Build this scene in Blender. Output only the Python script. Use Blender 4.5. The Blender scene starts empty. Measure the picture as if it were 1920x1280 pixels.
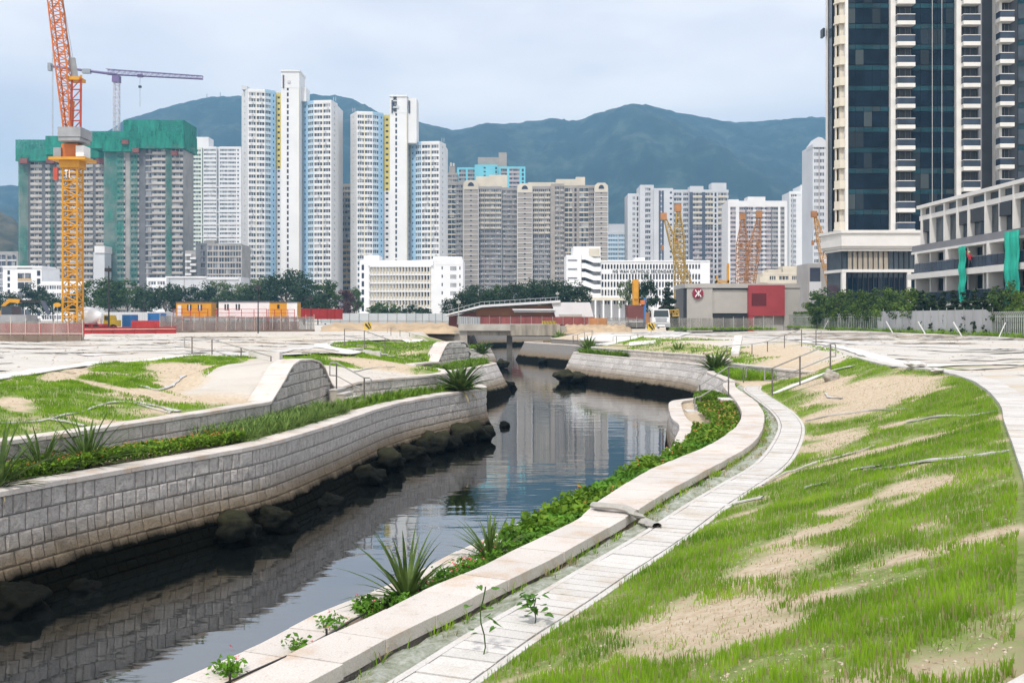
import bpy, math, random, numpy as np
from mathutils import Vector, Matrix, geometry, noise
random.seed(7); RNG = np.random.default_rng(11)
scene = bpy.context.scene
COL = scene.collection
# ---------------------------------------------------------------- camera
CAMZ, FPX, HX, HY = 5.1, 2000.0, 960.0, 596.0      # eye height over the water, focal length and horizon of the 1920x1280 photograph
cam = bpy.data.cameras.new('camera'); cam_o = bpy.data.objects.new('camera', cam); COL.objects.link(cam_o)
cam.sensor_width = 36.0; cam.sensor_fit = 'HORIZONTAL'; cam.lens = 36.0 * FPX / 1920.0
cam.shift_y = -(640.0 - HY) / 1920.0
cam.clip_start = 0.1; cam.clip_end = 20000
cam_o.location = (0, 0, CAMZ); cam_o.rotation_euler = (math.pi / 2, 0, 0)
scene.camera = cam_o
# ---------------------------------------------------------------- sky, sun, exposure
SUN_EL, SUN_AZ = math.radians(54), math.radians(194)      # azimuth clockwise from +Y: behind the camera, to the left
world = bpy.data.worlds.new('World'); scene.world = world; world.use_nodes = True
wn, wl = world.node_tree.nodes, world.node_tree.links
bg = wn['Background']
sky = wn.new('ShaderNodeTexSky'); sky.sky_type = 'NISHITA'; sky.sun_disc = False
sky.sun_elevation = SUN_EL; sky.sun_rotation = SUN_AZ; sky.air_density = 1.0; sky.dust_density = 2.0; sky.ozone_density = 1.0
tc = wn.new('ShaderNodeTexCoord'); mp = wn.new('ShaderNodeMapping'); mp.inputs['Scale'].default_value = (1.0, 1.0, 3.2)
cn = wn.new('ShaderNodeTexNoise'); cn.inputs['Scale'].default_value = 2.6; cn.inputs['Detail'].default_value = 5; cn.inputs['Roughness'].default_value = 0.5
cr = wn.new('ShaderNodeValToRGB')
cr.color_ramp.elements[0].position = 0.38; cr.color_ramp.elements[0].color = (8.5, 8.25, 8.85, 1)
cr.color_ramp.elements[1].position = 0.62; cr.color_ramp.elements[1].color = (11.9, 11.05, 10.5, 1)
mx = wn.new('ShaderNodeMixRGB'); mx.inputs[0].default_value = 0.86      # thin overcast sheet over the clear sky
wl.new(tc.outputs['Generated'], mp.inputs['Vector']); wl.new(mp.outputs[0], cn.inputs['Vector'])
wl.new(cn.outputs['Fac'], cr.inputs[0]); wl.new(sky.outputs[0], mx.inputs[1]); wl.new(cr.outputs[0], mx.inputs[2])
wl.new(mx.outputs[0], bg.inputs['Color']); bg.inputs['Strength'].default_value = 0.105
sun = bpy.data.lights.new('sun', 'SUN'); sun.energy = 2.4; sun.angle = math.radians(5); sun.color = (1.0, 0.95, 0.88)
sun_o = bpy.data.objects.new('sun', sun); COL.objects.link(sun_o)
sd = Vector((math.sin(SUN_AZ) * math.cos(SUN_EL), math.cos(SUN_AZ) * math.cos(SUN_EL), math.sin(SUN_EL)))
sun_o.rotation_euler = sd.to_track_quat('Z', 'Y').to_euler()
scene.view_settings.view_transform = 'Standard'; scene.view_settings.look = 'None'
scene.view_settings.exposure = 0.40; scene.view_settings.gamma = 1.0
scene.cycles.volume_bounces = 0; scene.cycles.max_bounces = 6; scene.cycles.diffuse_bounces = 2; scene.cycles.glossy_bounces = 3
scene.cycles.transparent_max_bounces = 12; scene.cycles.use_denoising = True; scene.cycles.sample_clamp_indirect = 4.0
# ---------------------------------------------------------------- helpers: pixel of the photograph -> place
def P(px, py, z):                       # where the ray through a pixel meets the level z
    d = (CAMZ - z) * FPX / (py - HY)
    return ((px - HX) / FPX * d, d, z)
def XD(px, d): return (px - HX) / FPX * d
def ZD(py, d): return CAMZ - (py - HY) / FPX * d
def PD(px, py, d): return (XD(px, d), d, ZD(py, d))
# ---------------------------------------------------------------- helpers: materials
MAT = {}
def new_mat(name):
    m = bpy.data.materials.new(name); m.use_nodes = True; MAT[name] = m
    return m, m.node_tree.nodes, m.node_tree.links, m.node_tree.nodes['Principled BSDF']
def noise_node(n, l, scale, detail=4, rough=0.55, stretch=None, obj=False):
    g = n.new('ShaderNodeTexCoord' if obj else 'ShaderNodeNewGeometry')
    t = n.new('ShaderNodeTexNoise'); t.inputs['Scale'].default_value = scale; t.inputs['Detail'].default_value = detail
    t.inputs['Roughness'].default_value = rough
    src = g.outputs['Object'] if obj else g.outputs['Position']
    if stretch:
        mpn = n.new('ShaderNodeMapping'); mpn.inputs['Scale'].default_value = stretch
        l.new(src, mpn.inputs['Vector']); src = mpn.outputs[0]
    l.new(src, t.inputs['Vector']); return t
def ramp(n, l, src, stops):
    r = n.new('ShaderNodeValToRGB'); e = r.color_ramp.elements
    while len(e) < len(stops): e.new(0.5)
    for k, (p, c) in enumerate(stops):
        e[k].position = p; e[k].color = (c[0], c[1], c[2], 1) if not isinstance(c, (int, float)) else (c, c, c, 1)
    l.new(src, r.inputs[0]); return r
def sc(c, k): return tuple(min(1, x * k) for x in c)
def M(name, col, rough=0.75, var=0.12, scale=3.0, bump=0.0, bscale=None, metal=0.0, spec=None, stretch=None, col2=None, perobj=0.0):
    if name in MAT: return MAT[name]
    m, n, l, b = new_mat(name)
    t = noise_node(n, l, scale, stretch=stretch)
    r = ramp(n, l, t.outputs['Fac'], [(0.3, sc(col, 1 - var)), (0.7, col2 if col2 else sc(col, 1 + var))])
    out = r.outputs[0]
    if perobj:
        oi = n.new('ShaderNodeObjectInfo'); hs = n.new('ShaderNodeHueSaturation'); mr = n.new('ShaderNodeMapRange')
        mr.inputs['To Min'].default_value = 1 - perobj; mr.inputs['To Max'].default_value = 1 + perobj
        l.new(oi.outputs['Random'], mr.inputs['Value']); l.new(mr.outputs[0], hs.inputs['Value']); l.new(out, hs.inputs['Color']); out = hs.outputs[0]
    l.new(out, b.inputs['Base Color'])
    b.inputs['Roughness'].default_value = rough; b.inputs['Metallic'].default_value = metal
    if spec is not None: b.inputs['Specular IOR Level'].default_value = spec
    if bump:
        t2 = noise_node(n, l, bscale or scale * 4, 6, 0.65)
        bp = n.new('ShaderNodeBump'); bp.inputs['Strength'].default_value = bump; bp.inputs['Distance'].default_value = 0.03
        l.new(t2.outputs['Fac'], bp.inputs['Height']); l.new(bp.outputs[0], b.inputs['Normal'])
    return m
def glass(name, col, rough=0.06, spec=0.6, blinds=0.0):
    m, n, l, b = new_mat(name); t = noise_node(n, l, 0.35, 2)
    r = ramp(n, l, t.outputs['Fac'], [(0.35, sc(col, 0.7)), (0.65, sc(col, 1.3))]); out = r.outputs[0]
    if blinds:                              # some panes have a curtain or blind behind them
        oi = n.new('ShaderNodeObjectInfo'); rr_ = ramp(n, l, oi.outputs['Random'], [(.72, (0, 0, 0)), (.74, (.35, .35, .35)), (.95, (1, 1, 1))]); rr_.color_ramp.interpolation = 'CONSTANT'; q = n.new('ShaderNodeMixRGB'); l.new(rr_.outputs[0], q.inputs[0]); l.new(out, q.inputs[1]); q.inputs[2].default_value = (.03 + blinds * .10, .045 + blinds * .10, .05 + blinds * .10, 1); out = q.outputs[0]
    l.new(out, b.inputs['Base Color'])
    b.inputs['Roughness'].default_value = rough; b.inputs['Specular IOR Level'].default_value = spec
    return m
def net(name, col, alpha, va=0.12):     # woven netting, partly see-through; light and dark fold streaks put into the colour
    m, n, l, b = new_mat(name); t = noise_node(n, l, 0.5, 6, .65, stretch=(1.6, 1.6, .35)); t2 = noise_node(n, l, .16, 4)
    r = ramp(n, l, t.outputs['Fac'], [(0.3, sc(col, 0.55)), (0.5, col), (0.7, sc(col, 1.45))]); l.new(r.outputs[0], b.inputs['Base Color'])
    ra = ramp(n, l, t2.outputs['Fac'], [(0.35, max(.05, alpha - va)), (0.65, min(1, alpha + va))]); l.new(ra.outputs[0], b.inputs['Alpha']); b.inputs['Roughness'].default_value = 0.9
    return m
# ---------------------------------------------------------------- helpers: meshes, things and parts
class MB:
    def __init__(s): s.v = []; s.f = []
    def quad(s, a, b, c, d):
        i = len(s.v); s.v += [a, b, c, d]; s.f.append((i, i + 1, i + 2, i + 3)); return s
    def poly(s, pts):
        i = len(s.v); s.v += list(pts); s.f.append(tuple(range(i, i + len(pts)))); return s
    def hexa(s, p):                     # 8 corners: bottom ring 0-3, top ring 4-7
        i = len(s.v); s.v += list(p)
        s.f += [(i, i+3, i+2, i+1), (i+4, i+5, i+6, i+7), (i, i+1, i+5, i+4), (i+1, i+2, i+6, i+5), (i+2, i+3, i+7, i+6), (i+3, i, i+4, i+7)]
        return s
    def box(s, x0, x1, y0, y1, z0, z1):
        return s.hexa([(x0, y0, z0), (x1, y0, z0), (x1, y1, z0), (x0, y1, z0), (x0, y0, z1), (x1, y0, z1), (x1, y1, z1), (x0, y1, z1)])
    def prism(s, pts, z0, z1):          # plan polygon pulled up
        k = len(pts); i = len(s.v)
        s.v += [(p[0], p[1], z0) for p in pts] + [(p[0], p[1], z1) for p in pts]
        s.f.append(tuple(i + j for j in range(k - 1, -1, -1))); s.f.append(tuple(i + k + j for j in range(k)))
        for j in range(k): s.f.append((i + j, i + (j + 1) % k, i + k + (j + 1) % k, i + k + j))
        return s
    def slabxz(s, pts, y0, y1):         # outline in x,z given thickness in y
        k = len(pts); i = len(s.v)
        s.v += [(p[0], y0, p[1]) for p in pts] + [(p[0], y1, p[1]) for p in pts]
        s.f.append(tuple(range(i, i + k))); s.f.append(tuple(i + k + j for j in range(k - 1, -1, -1)))
        for j in range(k): s.f.append((i + j, i + k + j, i + k + (j + 1) % k, i + (j + 1) % k))
        return s
    def bar(s, a, b, r, n=5, r2=None, cap=True):
        a = Vector(a); b = Vector(b); r2 = r if r2 is None else r2
        d = b - a
        if d.length < 1e-6: return s
        u = d.orthogonal().normalized(); w = d.normalized().cross(u); i = len(s.v)
        if n == 4: u, w = (u + w).normalized(), (u - w).normalized()
        for k in range(n):
            t = 2 * math.pi * k / n; o = u * math.cos(t) + w * math.sin(t)
            s.v.append(tuple(a + o * r)); s.v.append(tuple(b + o * r2))
        for k in range(n):
            j = (k + 1) % n; s.f.append((i + 2 * k, i + 2 * j, i + 2 * j + 1, i + 2 * k + 1))
        if cap:
            s.f.append(tuple(i + 2 * k for k in range(n - 1, -1, -1))); s.f.append(tuple(i + 2 * k + 1 for k in range(n)))
        return s
    def tube(s, pts, r, n=6):
        for a, b in zip(pts, pts[1:]): s.bar(a, b, r, n)
        return s
    def lathe(s, axis_pts, n=12):       # [(Vector centre, radius)...] rings round straight z axis
        i = len(s.v); k = len(axis_pts)
        for (c, r) in axis_pts:
            for j in range(n):
                t = 2 * math.pi * j / n; s.v.append((c[0] + r * math.cos(t), c[1] + r * math.sin(t), c[2]))
        for a in range(k - 1):
            for j in range(n):
                q = (j + 1) % n; s.f.append((i + a*n + j, i + a*n + q, i + (a+1)*n + q, i + (a+1)*n + j))
        s.f.append(tuple(i + j for j in range(n - 1, -1, -1))); s.f.append(tuple(i + (k-1)*n + j for j in range(n)))
        return s
    def add(s, o, mat=None):
        i = len(s.v); s.v += [tuple(mat @ Vector(p)) for p in o.v] if mat else o.v
        s.f += [tuple(i + j for j in f) for f in o.f]; return s
def wloc(o):
    v = Vector((0, 0, 0))
    while o: v += o.location; o = o.parent
    return v
def build(mb, name, mat, parent=None, smooth=False, kind=None, label=None):
    me = bpy.data.meshes.new(name)
    v = mb.v
    if parent is not None:
        q = wloc(parent); v = [(a - q.x, b - q.y, c - q.z) for a, b, c in v]
    me.from_pydata(v, [], mb.f)
    me.materials.append(mat if not isinstance(mat, str) else MAT[mat])
    if smooth: me.polygons.foreach_set('use_smooth', [True] * len(me.polygons))
    o = bpy.data.objects.new(name, me); COL.objects.link(o)
    if parent is not None: o.parent = parent
    if kind: o['kind'] = kind
    if label: o['label'] = label
    return o
def tag(o, label, cat, group=None):
    o['label'] = label; o['category'] = cat
    if group: o['group'] = group
    return o
def thing(name, label, cat, loc=(0, 0, 0), group=None):
    o = bpy.data.objects.new(name, None); COL.objects.link(o); o.location = loc; o.empty_display_size = 0.3
    return tag(o, label, cat, group)
def solo(mb, name, mat, label, cat, loc, group=None, smooth=False):       # a thing that is one mesh, origin at its base
    me_o = build(MB_shift(mb, loc), name, mat, None, smooth); me_o.location = loc
    return tag(me_o, label, cat, group)
def MB_shift(mb, loc):
    o = MB(); o.v = [(a - loc[0], b - loc[1], c - loc[2]) for a, b, c in mb.v]; o.f = mb.f; return o
def struct(mb, name, mat, smooth=False): return build(mb, name, mat, None, smooth, 'structure')
def copy_tree(o, parent=None):
    c = o.copy(); COL.objects.link(c); c.parent = parent
    for ch in list(o.children): copy_tree(ch, c)
    return c
def np_mesh(name, verts, faces, mat, smooth=False, attr=None):
    verts = np.asarray(verts, dtype=np.float32); faces = np.asarray(faces, dtype=np.int32)
    me = bpy.data.meshes.new(name); k = faces.shape[1]
    me.vertices.add(len(verts)); me.vertices.foreach_set('co', verts.ravel())
    me.loops.add(faces.size); me.loops.foreach_set('vertex_index', faces.ravel())
    me.polygons.add(len(faces)); me.polygons.foreach_set('loop_start', np.arange(0, faces.size, k, dtype=np.int32))
    me.polygons.foreach_set('loop_total', np.full(len(faces), k, dtype=np.int32))
    if smooth: me.polygons.foreach_set('use_smooth', np.ones(len(faces), dtype=bool))
    me.update(); me.validate()
    me.materials.append(mat if not isinstance(mat, str) else MAT[mat])
    for an, av in (attr or {}).items():
        a = me.attributes.new(an, 'FLOAT', 'POINT'); a.data.foreach_set('value', np.asarray(av, dtype=np.float32))
    o = bpy.data.objects.new(name, me); COL.objects.link(o); return o
# value noise for masks
_perm = RNG.random((256, 256))
def vnoise(x, y):
    xi = np.floor(x).astype(int); yi = np.floor(y).astype(int); fx = x - xi; fy = y - yi
    fx = fx * fx * (3 - 2 * fx); fy = fy * fy * (3 - 2 * fy); g = lambda a, b: _perm[a & 255, b & 255]
    return (g(xi, yi) * (1 - fx) + g(xi + 1, yi) * fx) * (1 - fy) + (g(xi, yi + 1) * (1 - fx) + g(xi + 1, yi + 1) * fx) * fy
def fbm(x, y, o=4):
    s = 0; a = 0.5; t = 0
    for k in range(o): s = s + a * vnoise(x * 2 ** k + 17.3 * k, y * 2 ** k + 5.1 * k); t += a; a *= 0.5
    return s / t
# curves in plan
def catmull(pts, step=0.4):
    p = [np.array(q, float) for q in pts]; p = [2 * p[0] - p[1]] + p + [2 * p[-1] - p[-2]]; out = []
    for i in range(1, len(p) - 2):
        n = max(2, int(np.linalg.norm(p[i + 1][:2] - p[i][:2]) / step))
        for k in range(n):
            t = k / n
            out.append(0.5 * (2 * p[i] + (p[i+1] - p[i-1]) * t + (2*p[i-1] - 5*p[i] + 4*p[i+1] - p[i+2]) * t*t + (3*p[i] - p[i-1] - 3*p[i+1] + p[i+2]) * t**3))
    out.append(p[-2]); return np.array(out)
def resample(c, step):
    s = np.r_[0, np.cumsum(np.linalg.norm(np.diff(c[:, :2], axis=0), axis=1))]
    n = max(2, int(round(s[-1] / step)) + 1); q = np.linspace(0, s[-1], n)
    return np.stack([np.interp(q, s, c[:, k]) for k in range(c.shape[1])], 1)
class Curve:                            # plan curve with arclength lookup; normal points to the right of travel
    def __init__(s, c):
        s.c = c; s.s = np.r_[0, np.cumsum(np.linalg.norm(np.diff(c[:, :2], axis=0), axis=1))]; s.L = s.s[-1]
        t = np.gradient(c[:, :2], s.s, axis=0); t /= np.linalg.norm(t, axis=1)[:, None] + 1e-9
        s.nrm = np.stack([t[:, 1], -t[:, 0]], 1)
    def at(s, q, off=0.0):
        x = np.interp(q, s.s, s.c[:, 0]); y = np.interp(q, s.s, s.c[:, 1])
        nx = np.interp(q, s.s, s.nrm[:, 0]); ny = np.interp(q, s.s, s.nrm[:, 1]); k = math.hypot(nx, ny) + 1e-9
        return (x + off * nx / k, y + off * ny / k)
    def near_s(s, x, y):
        return s.s[int(np.argmin((s.c[:, 0] - x) ** 2 + (s.c[:, 1] - y) ** 2))]
def offset(c, off):
    cv = Curve(c); return np.column_stack([c[:, 0] + off * cv.nrm[:, 0], c[:, 1] + off * cv.nrm[:, 1]])
# ================================================================ levels (metres over the water)
Z_LC, Z_PLT, Z_RC, Z_BERM, Z_UC, Z_CH = 2.06, 3.37, 2.18, 1.69, 2.71, 2.14
def px_curve(pts, z): return [P(a, b, z)[:2] for a, b in pts]
# ---------------------------------------------------------------- plan lines of the banks
L0_pts = [(-23.0, -15), (-13.9, 6), (-11.3, 13)] + px_curve([(0, 920), (120, 897), (240, 876), (360, 855), (480, 834), (549, 816), (631, 791), (678, 775), (722, 761), (768, 750), (836, 738), (905, 727)], Z_LC) \
    + [(-1.3, 48.3), (-2.0, 50.0), (-3.5, 53), (-4.1, 57), (-3.5, 61), (-2.5, 64.7), (-1.25, 70.6), (-1.15, 72.6), (-1.9, 75.2), (-4.4, 82), (-5.2, 92), (-4.8, 99), (-4.07, 103), (-2.4, 108.4), (-2.6, 111), (-5, 116), (-7.2, 124), (-7.6, 137), (-7.6, 165), (-7.2, 186), (-4, 194), (0, 200), (8, 206), (20, 212), (60, 222)]
RA_px = [(469, 1266), (625, 1190), (719, 1147), (812, 1100), (906, 1062), (969, 1030), (1031, 1001), (1094, 968), (1120, 944), (1201, 891), (1264, 862), (1326, 837), (1367, 812), (1389, 791), (1392, 769), (1379, 747), (1370, 737), (1358, 724), (1358, 717)]
RB_px = [(584, 1280), (672, 1234), (737, 1197), (834, 1150), (916, 1109), (997, 1069), (1037, 1050), (1097, 1016), (1189, 964), (1264, 916), (1311, 891), (1364, 862), (1407, 837), (1429, 812), (1436, 787), (1432, 769), (1417, 750), (1389, 731), (1377, 722), (1380, 715)]
RC_px = [(744, 1280), (812, 1237), (906, 1178), (1000, 1125), (1094, 1069), (1211, 1000), (1295, 945), (1357, 908), (1420, 870), (1451, 834), (1465, 803), (1461, 784), (1445, 766), (1420, 747), (1399, 731), (1402, 723)]
RL_px = [(337, 1275), (500, 1203), (594, 1153), (694, 1113), (797, 1066), (870, 1028)]
RL_pts = [(-14.8, -15), (-5.9, 4)] + px_curve(RL_px, Z_BERM) + [(0.55, 18.7), (2.2, 22.8), (3.95, 27.2), (4.7, 30.4), (5.35, 33.8), (5.5, 36.3), (5.85, 39.4), (6.35, 42.9), (6.75, 44.2), (7.6, 45.3), (8.6, 46.6), (9.5, 48.8)]
RW2_pts = [(10.0, 49.5), (10.35, 53.6), (10.6, 57.8), (11.5, 62), (11.9, 66.4), (11.0, 71.2), (9.7, 75), (7.7, 81.2), (5.6, 88.6), (5.25, 91), (6.2, 94), (8.5, 98), (9.4, 104), (8.8, 109), (7.4, 112.5), (4.3, 122), (1.9, 129), (1.7, 132), (3.6, 135), (6.2, 138), (6.3, 160), (10, 175), (20, 185), (60, 196)]
RA_pts = [(-12.6, -15), (-4.2, 4)] + px_curve(RA_px, Z_RC)
RB_pts = [(-11.9, -15), (-3.6, 4)] + px_curve(RB_px, Z_RC)
RC_pts = [(-11.1, -15), (-3.0, 4)] + px_curve(RC_px, Z_CH)
PL_px = [(1914, 1280), (1914, 1094), (1914, 960), (1912, 905), (1903, 873), (1890, 830), (1877, 791), (1874, 770), (1863, 751), (1843, 731), (1810, 712), (1755, 697), (1703, 691), (1654, 685), (1602, 671)]
PL_pts = [(-3, -15), (1.3, 2.6)] + px_curve(PL_px, Z_PLT)
U_pts = [(-24.6, -15), (-15.4, 6), (-12.7, 13)] + px_curve([(0, 826), (120, 811), (250, 792), (375, 773), (480, 756)], Z_UC) \
    + [(-6.97, 30.7), (-6.86, 34), (-6.7, 38), (-6.5, 39.6), (-5.5, 41.0), (-4.67, 42.8), (-3.65, 44.5), (-2.95, 46.2), (-2.75, 48.3), (-3.6, 51), (-5.3, 57.2), (-5.2, 61.5), (-4.6, 66), (-4.0, 69), (-2.95, 72.4), (-3.1, 74.2), (-5.2, 78.5), (-6.7, 84), (-7.1, 94), (-6.1, 101), (-5.1, 105), (-4.6, 108), (-7, 113), (-9, 124), (-9.6, 134)]
UR_pts = [(14.0, 48.2), (13.3, 50), (12.6, 53.6), (11.9, 57.6), (12.5, 62), (12.9, 66.5), (12.2, 71.5), (10.8, 76), (8.9, 82), (6.9, 88.2), (6.9, 91), (8.6, 94.6), (10.6, 100), (10.9, 106), (9.4, 114), (6.0, 125), (4.8, 130.5), (7.6, 136)]
TL_pts = [(-29, -15), (-20, 8), (-17, 18), (-14.6, 26), (-14.8, 30.9), (-15.5, 36.8), (-15.6, 41), (-13.3, 43.3), (-10.9, 45.5), (-9.3, 47.8), (-8.2, 50), (-8.2, 54), (-11.1, 63), (-12.4, 71), (-12, 79), (-10.1, 83.6), (-7.2, 85), (-8.2, 95), (-9.5, 108), (-10.5, 124), (-11.2, 134)]
TR_pts = [(14.8, 46.1), (17.6, 58), (19.6, 72), (17.8, 83), (12.6, 80.5), (11.2, 92), (13, 104), (11.6, 116), (8.8, 130)]
cv = {k: catmull(v) for k, v in dict(L0=L0_pts, RL=RL_pts, RW2=RW2_pts, RA=RA_pts, RB=RB_pts, RC=RC_pts, PL=PL_pts, U=U_pts, UR=UR_pts, TL=TL_pts).items()}
CV = {k: Curve(v) for k, v in cv.items()}
RD = offset(cv['RC'], 0.54)
U = CV['U']; sW1a, sW1b = U.near_s(-6.97, 30.7), U.near_s(-6.5, 39.6); sW2a, sW2b = U.near_s(-4.6, 66), U.near_s(-2.95, 72.4)
def u_top(s):                            # top of the upper left wall: two wing walls rise out of it
    z = Z_UC
    t = (s - sW1a) / (sW1b - sW1a)
    if 0 <= t <= 1: z = float(np.interp(t, [0, .30, .40, .62, .74, .82, .95, 1], [Z_UC, 3.66, 3.76, 3.72, 3.60, 3.36, 2.66, 2.5]))
    t = (s - sW2a) / (sW2b - sW2a)
    if 0 <= t <= 1: z = float(np.interp(t, [0, .33, .42, .86, 1], [2.4, 3.45, 3.55, 3.55, 3.2]))
    if s > sW2b: z = float(np.interp(s - sW2b, [0, 2.5], [2.9, 2.35]))
    elif sW1b < s < sW2a: z = float(np.interp(s, [sW1b, sW1b + 1.2, U.near_s(-3.6, 51), U.near_s(-5.3, 57.2), sW2a], [2.5, Z_UC, Z_UC, 2.6, 2.4]))
    return z
# ---------------------------------------------------------------- terrain from break lines
V2, VZ, ED = [], [], []
def line(pts, z):
    i0 = len(V2)
    for k, p in enumerate(pts):
        V2.append(Vector((float(p[0]), float(p[1])))); VZ.append(float(z(k, p)) if callable(z) else float(z))
        if k: ED.append((i0 + k - 1, i0 + k))
def rs(c, st=0.7): return resample(np.asarray(c)[:, :2], st)
def Lw(c, off, st=0.7): return offset(rs(c, st), off)
line(Lw(cv['L0'], -0.30), -1.5); line(Lw(cv['L0'], -0.42), 1.98)
usm = rs(cv['U'])
uz = [u_top(q) for q in Curve(usm).s]
line(offset(usm, -0.12), 1.98); line(offset(usm, -0.24), lambda k, p: uz[k] - 0.06)
line(rs(cv['TL'], 1.5), lambda k, p: Z_PLT + (0.12 if 43 < p[1] < 50 else 0))
for p in [(-8.6, 34.6, 3.55), (-8.6, 38, 3.45), (-10.2, 41, 3.42), (-9.4, 31.2, 2.95), (-10.6, 33, 2.95), (-11.5, 38, 3.25), (-7.2, 62, 2.75), (-6.6, 66, 2.5), (-8.4, 66, 2.7), (-7.5, 72, 3.3), (-9.5, 76, 3.36), (-5.5, 75, 3.45), (-8, 58, 3.0)]:
    line([p[:2]], p[2])
rl = np.vstack([cv['RL'], cv['RW2']])
line(Lw(rl, 0.30), -1.5)
line(Lw(cv['RL'], 0.45), 1.60); line(Lw(cv['RW2'], 0.45), 2.05)
line(Lw(cv['RA'], 0.12), 1.62); line(Lw(cv['RA'], 0.26), 2.0)
line(Lw(cv['RB'], -0.2), 1.96); line(Lw(cv['RC'], -0.15), 1.98); line(Lw(cv['RC'], 0.25), 2.03); line(Lw(cv['RC'], 0.45), 2.07)
line(Lw(cv['RC'], 0.62), 2.13)
line(Lw(cv['PL'], 0.0), Z_PLT - 0.02); line(Lw(cv['PL'], 0.75), Z_PLT)
line(Lw(cv['UR'], 0.12), 2.05); line(Lw(cv['UR'], 0.24), 2.62)
line(catmull(TR_pts, 1.5), Z_PLT)
for y in (150, 200, 300):
    for x in (-150, -60, -25, 40, 80, 200): line([(x, y)], Z_PLT)
for x, y in [(-40, 10), (-40, 40), (-40, 80), (30, 10), (40, 40), (40, 90), (-22, 60), (-25, 100), (-18, 120), (22, 120), (28, 60), (20, 30), (10, 4)]: line([(x, y)], Z_PLT)
for x, y in [(-3600, -300), (3600, -300), (3600, 3500), (-3600, 3500)]: line([(x, y)], Z_PLT)
def cdt(v2, ed, vz):
    vs, es, fs, ov, oe, of = geometry.delaunay_2d_cdt(v2, ed, [], 0, 1e-4)
    z = np.full(len(vs), np.nan)
    for k, o in enumerate(ov):
        if o: z[k] = vz[o[0]]
    bad = [k for k in range(len(vs)) if np.isnan(z[k])]
    if bad:
        nb = {}
        for a, b in es: nb.setdefault(a, []).append(b); nb.setdefault(b, []).append(a)
        for _ in range(6):
            for k in bad:
                q = [z[j] for j in nb.get(k, []) if not np.isnan(z[j])]
                if q: z[k] = min(q) if max(q) - min(q) > 1.5 else sum(q) / len(q)
        z = np.nan_to_num(z, nan=Z_PLT)
    return [(v[0], v[1], float(q)) for v, q in zip(vs, z)], [f for f in fs]
from mathutils.bvhtree import BVHTree
tv, tf = cdt(V2, ED, VZ)
bv = BVHTree.FromPolygons(tv, tf)
def gz0(x, y, b):
    h = b.ray_cast(Vector((x, y, 60)), Vector((0, 0, -1)))[0]
    return h.z if h else Z_PLT
# second pass: a finer sheet with relief of its own
allp = np.array([(v.x, v.y) for v in V2]); kd = {}
for a, b in allp: kd.setdefault((int(a // 1), int(b // 1)), []).append((a, b))
def clear_of(x, y, r):
    for i in (-1, 0, 1):
        for j in (-1, 0, 1):
            for a, b in kd.get((int(x // 1) + i, int(y // 1) + j), []):
                if (a - x) ** 2 + (b - y) ** 2 < r * r: return False
    return True
def steiner(x0, x1, y0, y1, st, amp, r):
    for x in np.arange(x0, x1, st):
        for y in np.arange(y0, y1, st):
            q, w = x + RNG.uniform(-.3, .3) * st, y + RNG.uniform(-.3, .3) * st
            if abs(q) > 0.55 * w + 6 or not clear_of(q, w, r): continue
            z = gz0(q, w, bv)
            if z < -0.5: continue
            z += amp * (fbm(np.float64(q * .45 + 40), np.float64(w * .45 + 9), 3) - 0.5)
            V2.append(Vector((q, w))); VZ.append(float(z)); kd.setdefault((int(q // 1), int(w // 1)), []).append((q, w))
steiner(-24, 24, 4, 50, 0.55, 0.28, 0.42)
steiner(-40, 40, 50, 110, 1.6, 0.25, 0.9)
steiner(-60, 70, 110, 150, 4.0, 0.2, 2.0)
tv, tf = cdt(V2, ED, VZ)
GB = BVHTree.FromPolygons(tv, tf)
def gz(x, y): return gz0(float(x), float(y), GB)
def ground_px(px, py, zmin=-9):          # where the ray through a pixel meets the ground
    d = Vector(((px - HX) / FPX, 1, -(py - HY) / FPX)); h = GB.ray_cast(Vector((0, 0, CAMZ)), d.normalized())[0]
    return h
# ---------------------------------------------------------------- masks: where turf has taken, where it is bare
def xat(curve, y):
    c = np.asarray(curve); o = np.argsort(c[:, 1]); return np.interp(y, c[o, 1], c[o, 0])
BARE = [(1310, 1165, 150, 26, -14), (1340, 1195, 190, 30, -12), (1463, 1055, 105, 26, -10), (1634, 1100, 150, 14, -13), (1805, 1235, 110, 36, -8), (1711, 914, 80, 12, -14), (1583, 953, 60, 10, -14), (1493, 1008, 120, 9, -14), (1646, 731, 130, 24, -8), (1591, 770, 100, 16, -12), (1564, 827, 70, 16, -16), (1714, 791, 70, 6, -10), (1646, 846, 150, 5, -14), (1540, 720, 60, 12, -10), (1480, 690, 60, 20, 0), (1450, 900, 90, 7, -22), (1390, 965, 70, 6, -20),
        (345, 715, 50, 28, 10), (330, 690, 60, 10, 0), (440, 745, 90, 14, 0), (30, 760, 40, 14, 10), (120, 702, 50, 12, -10), (300, 742, 60, 8, 12), (200, 725, 70, 5, 12), (720, 690, 60, 10, 8), (700, 680, 90, 6, 6), (640, 700, 30, 5, 0), (1460, 655, 60, 14, 0), (1520, 668, 60, 10, 0)]
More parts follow.
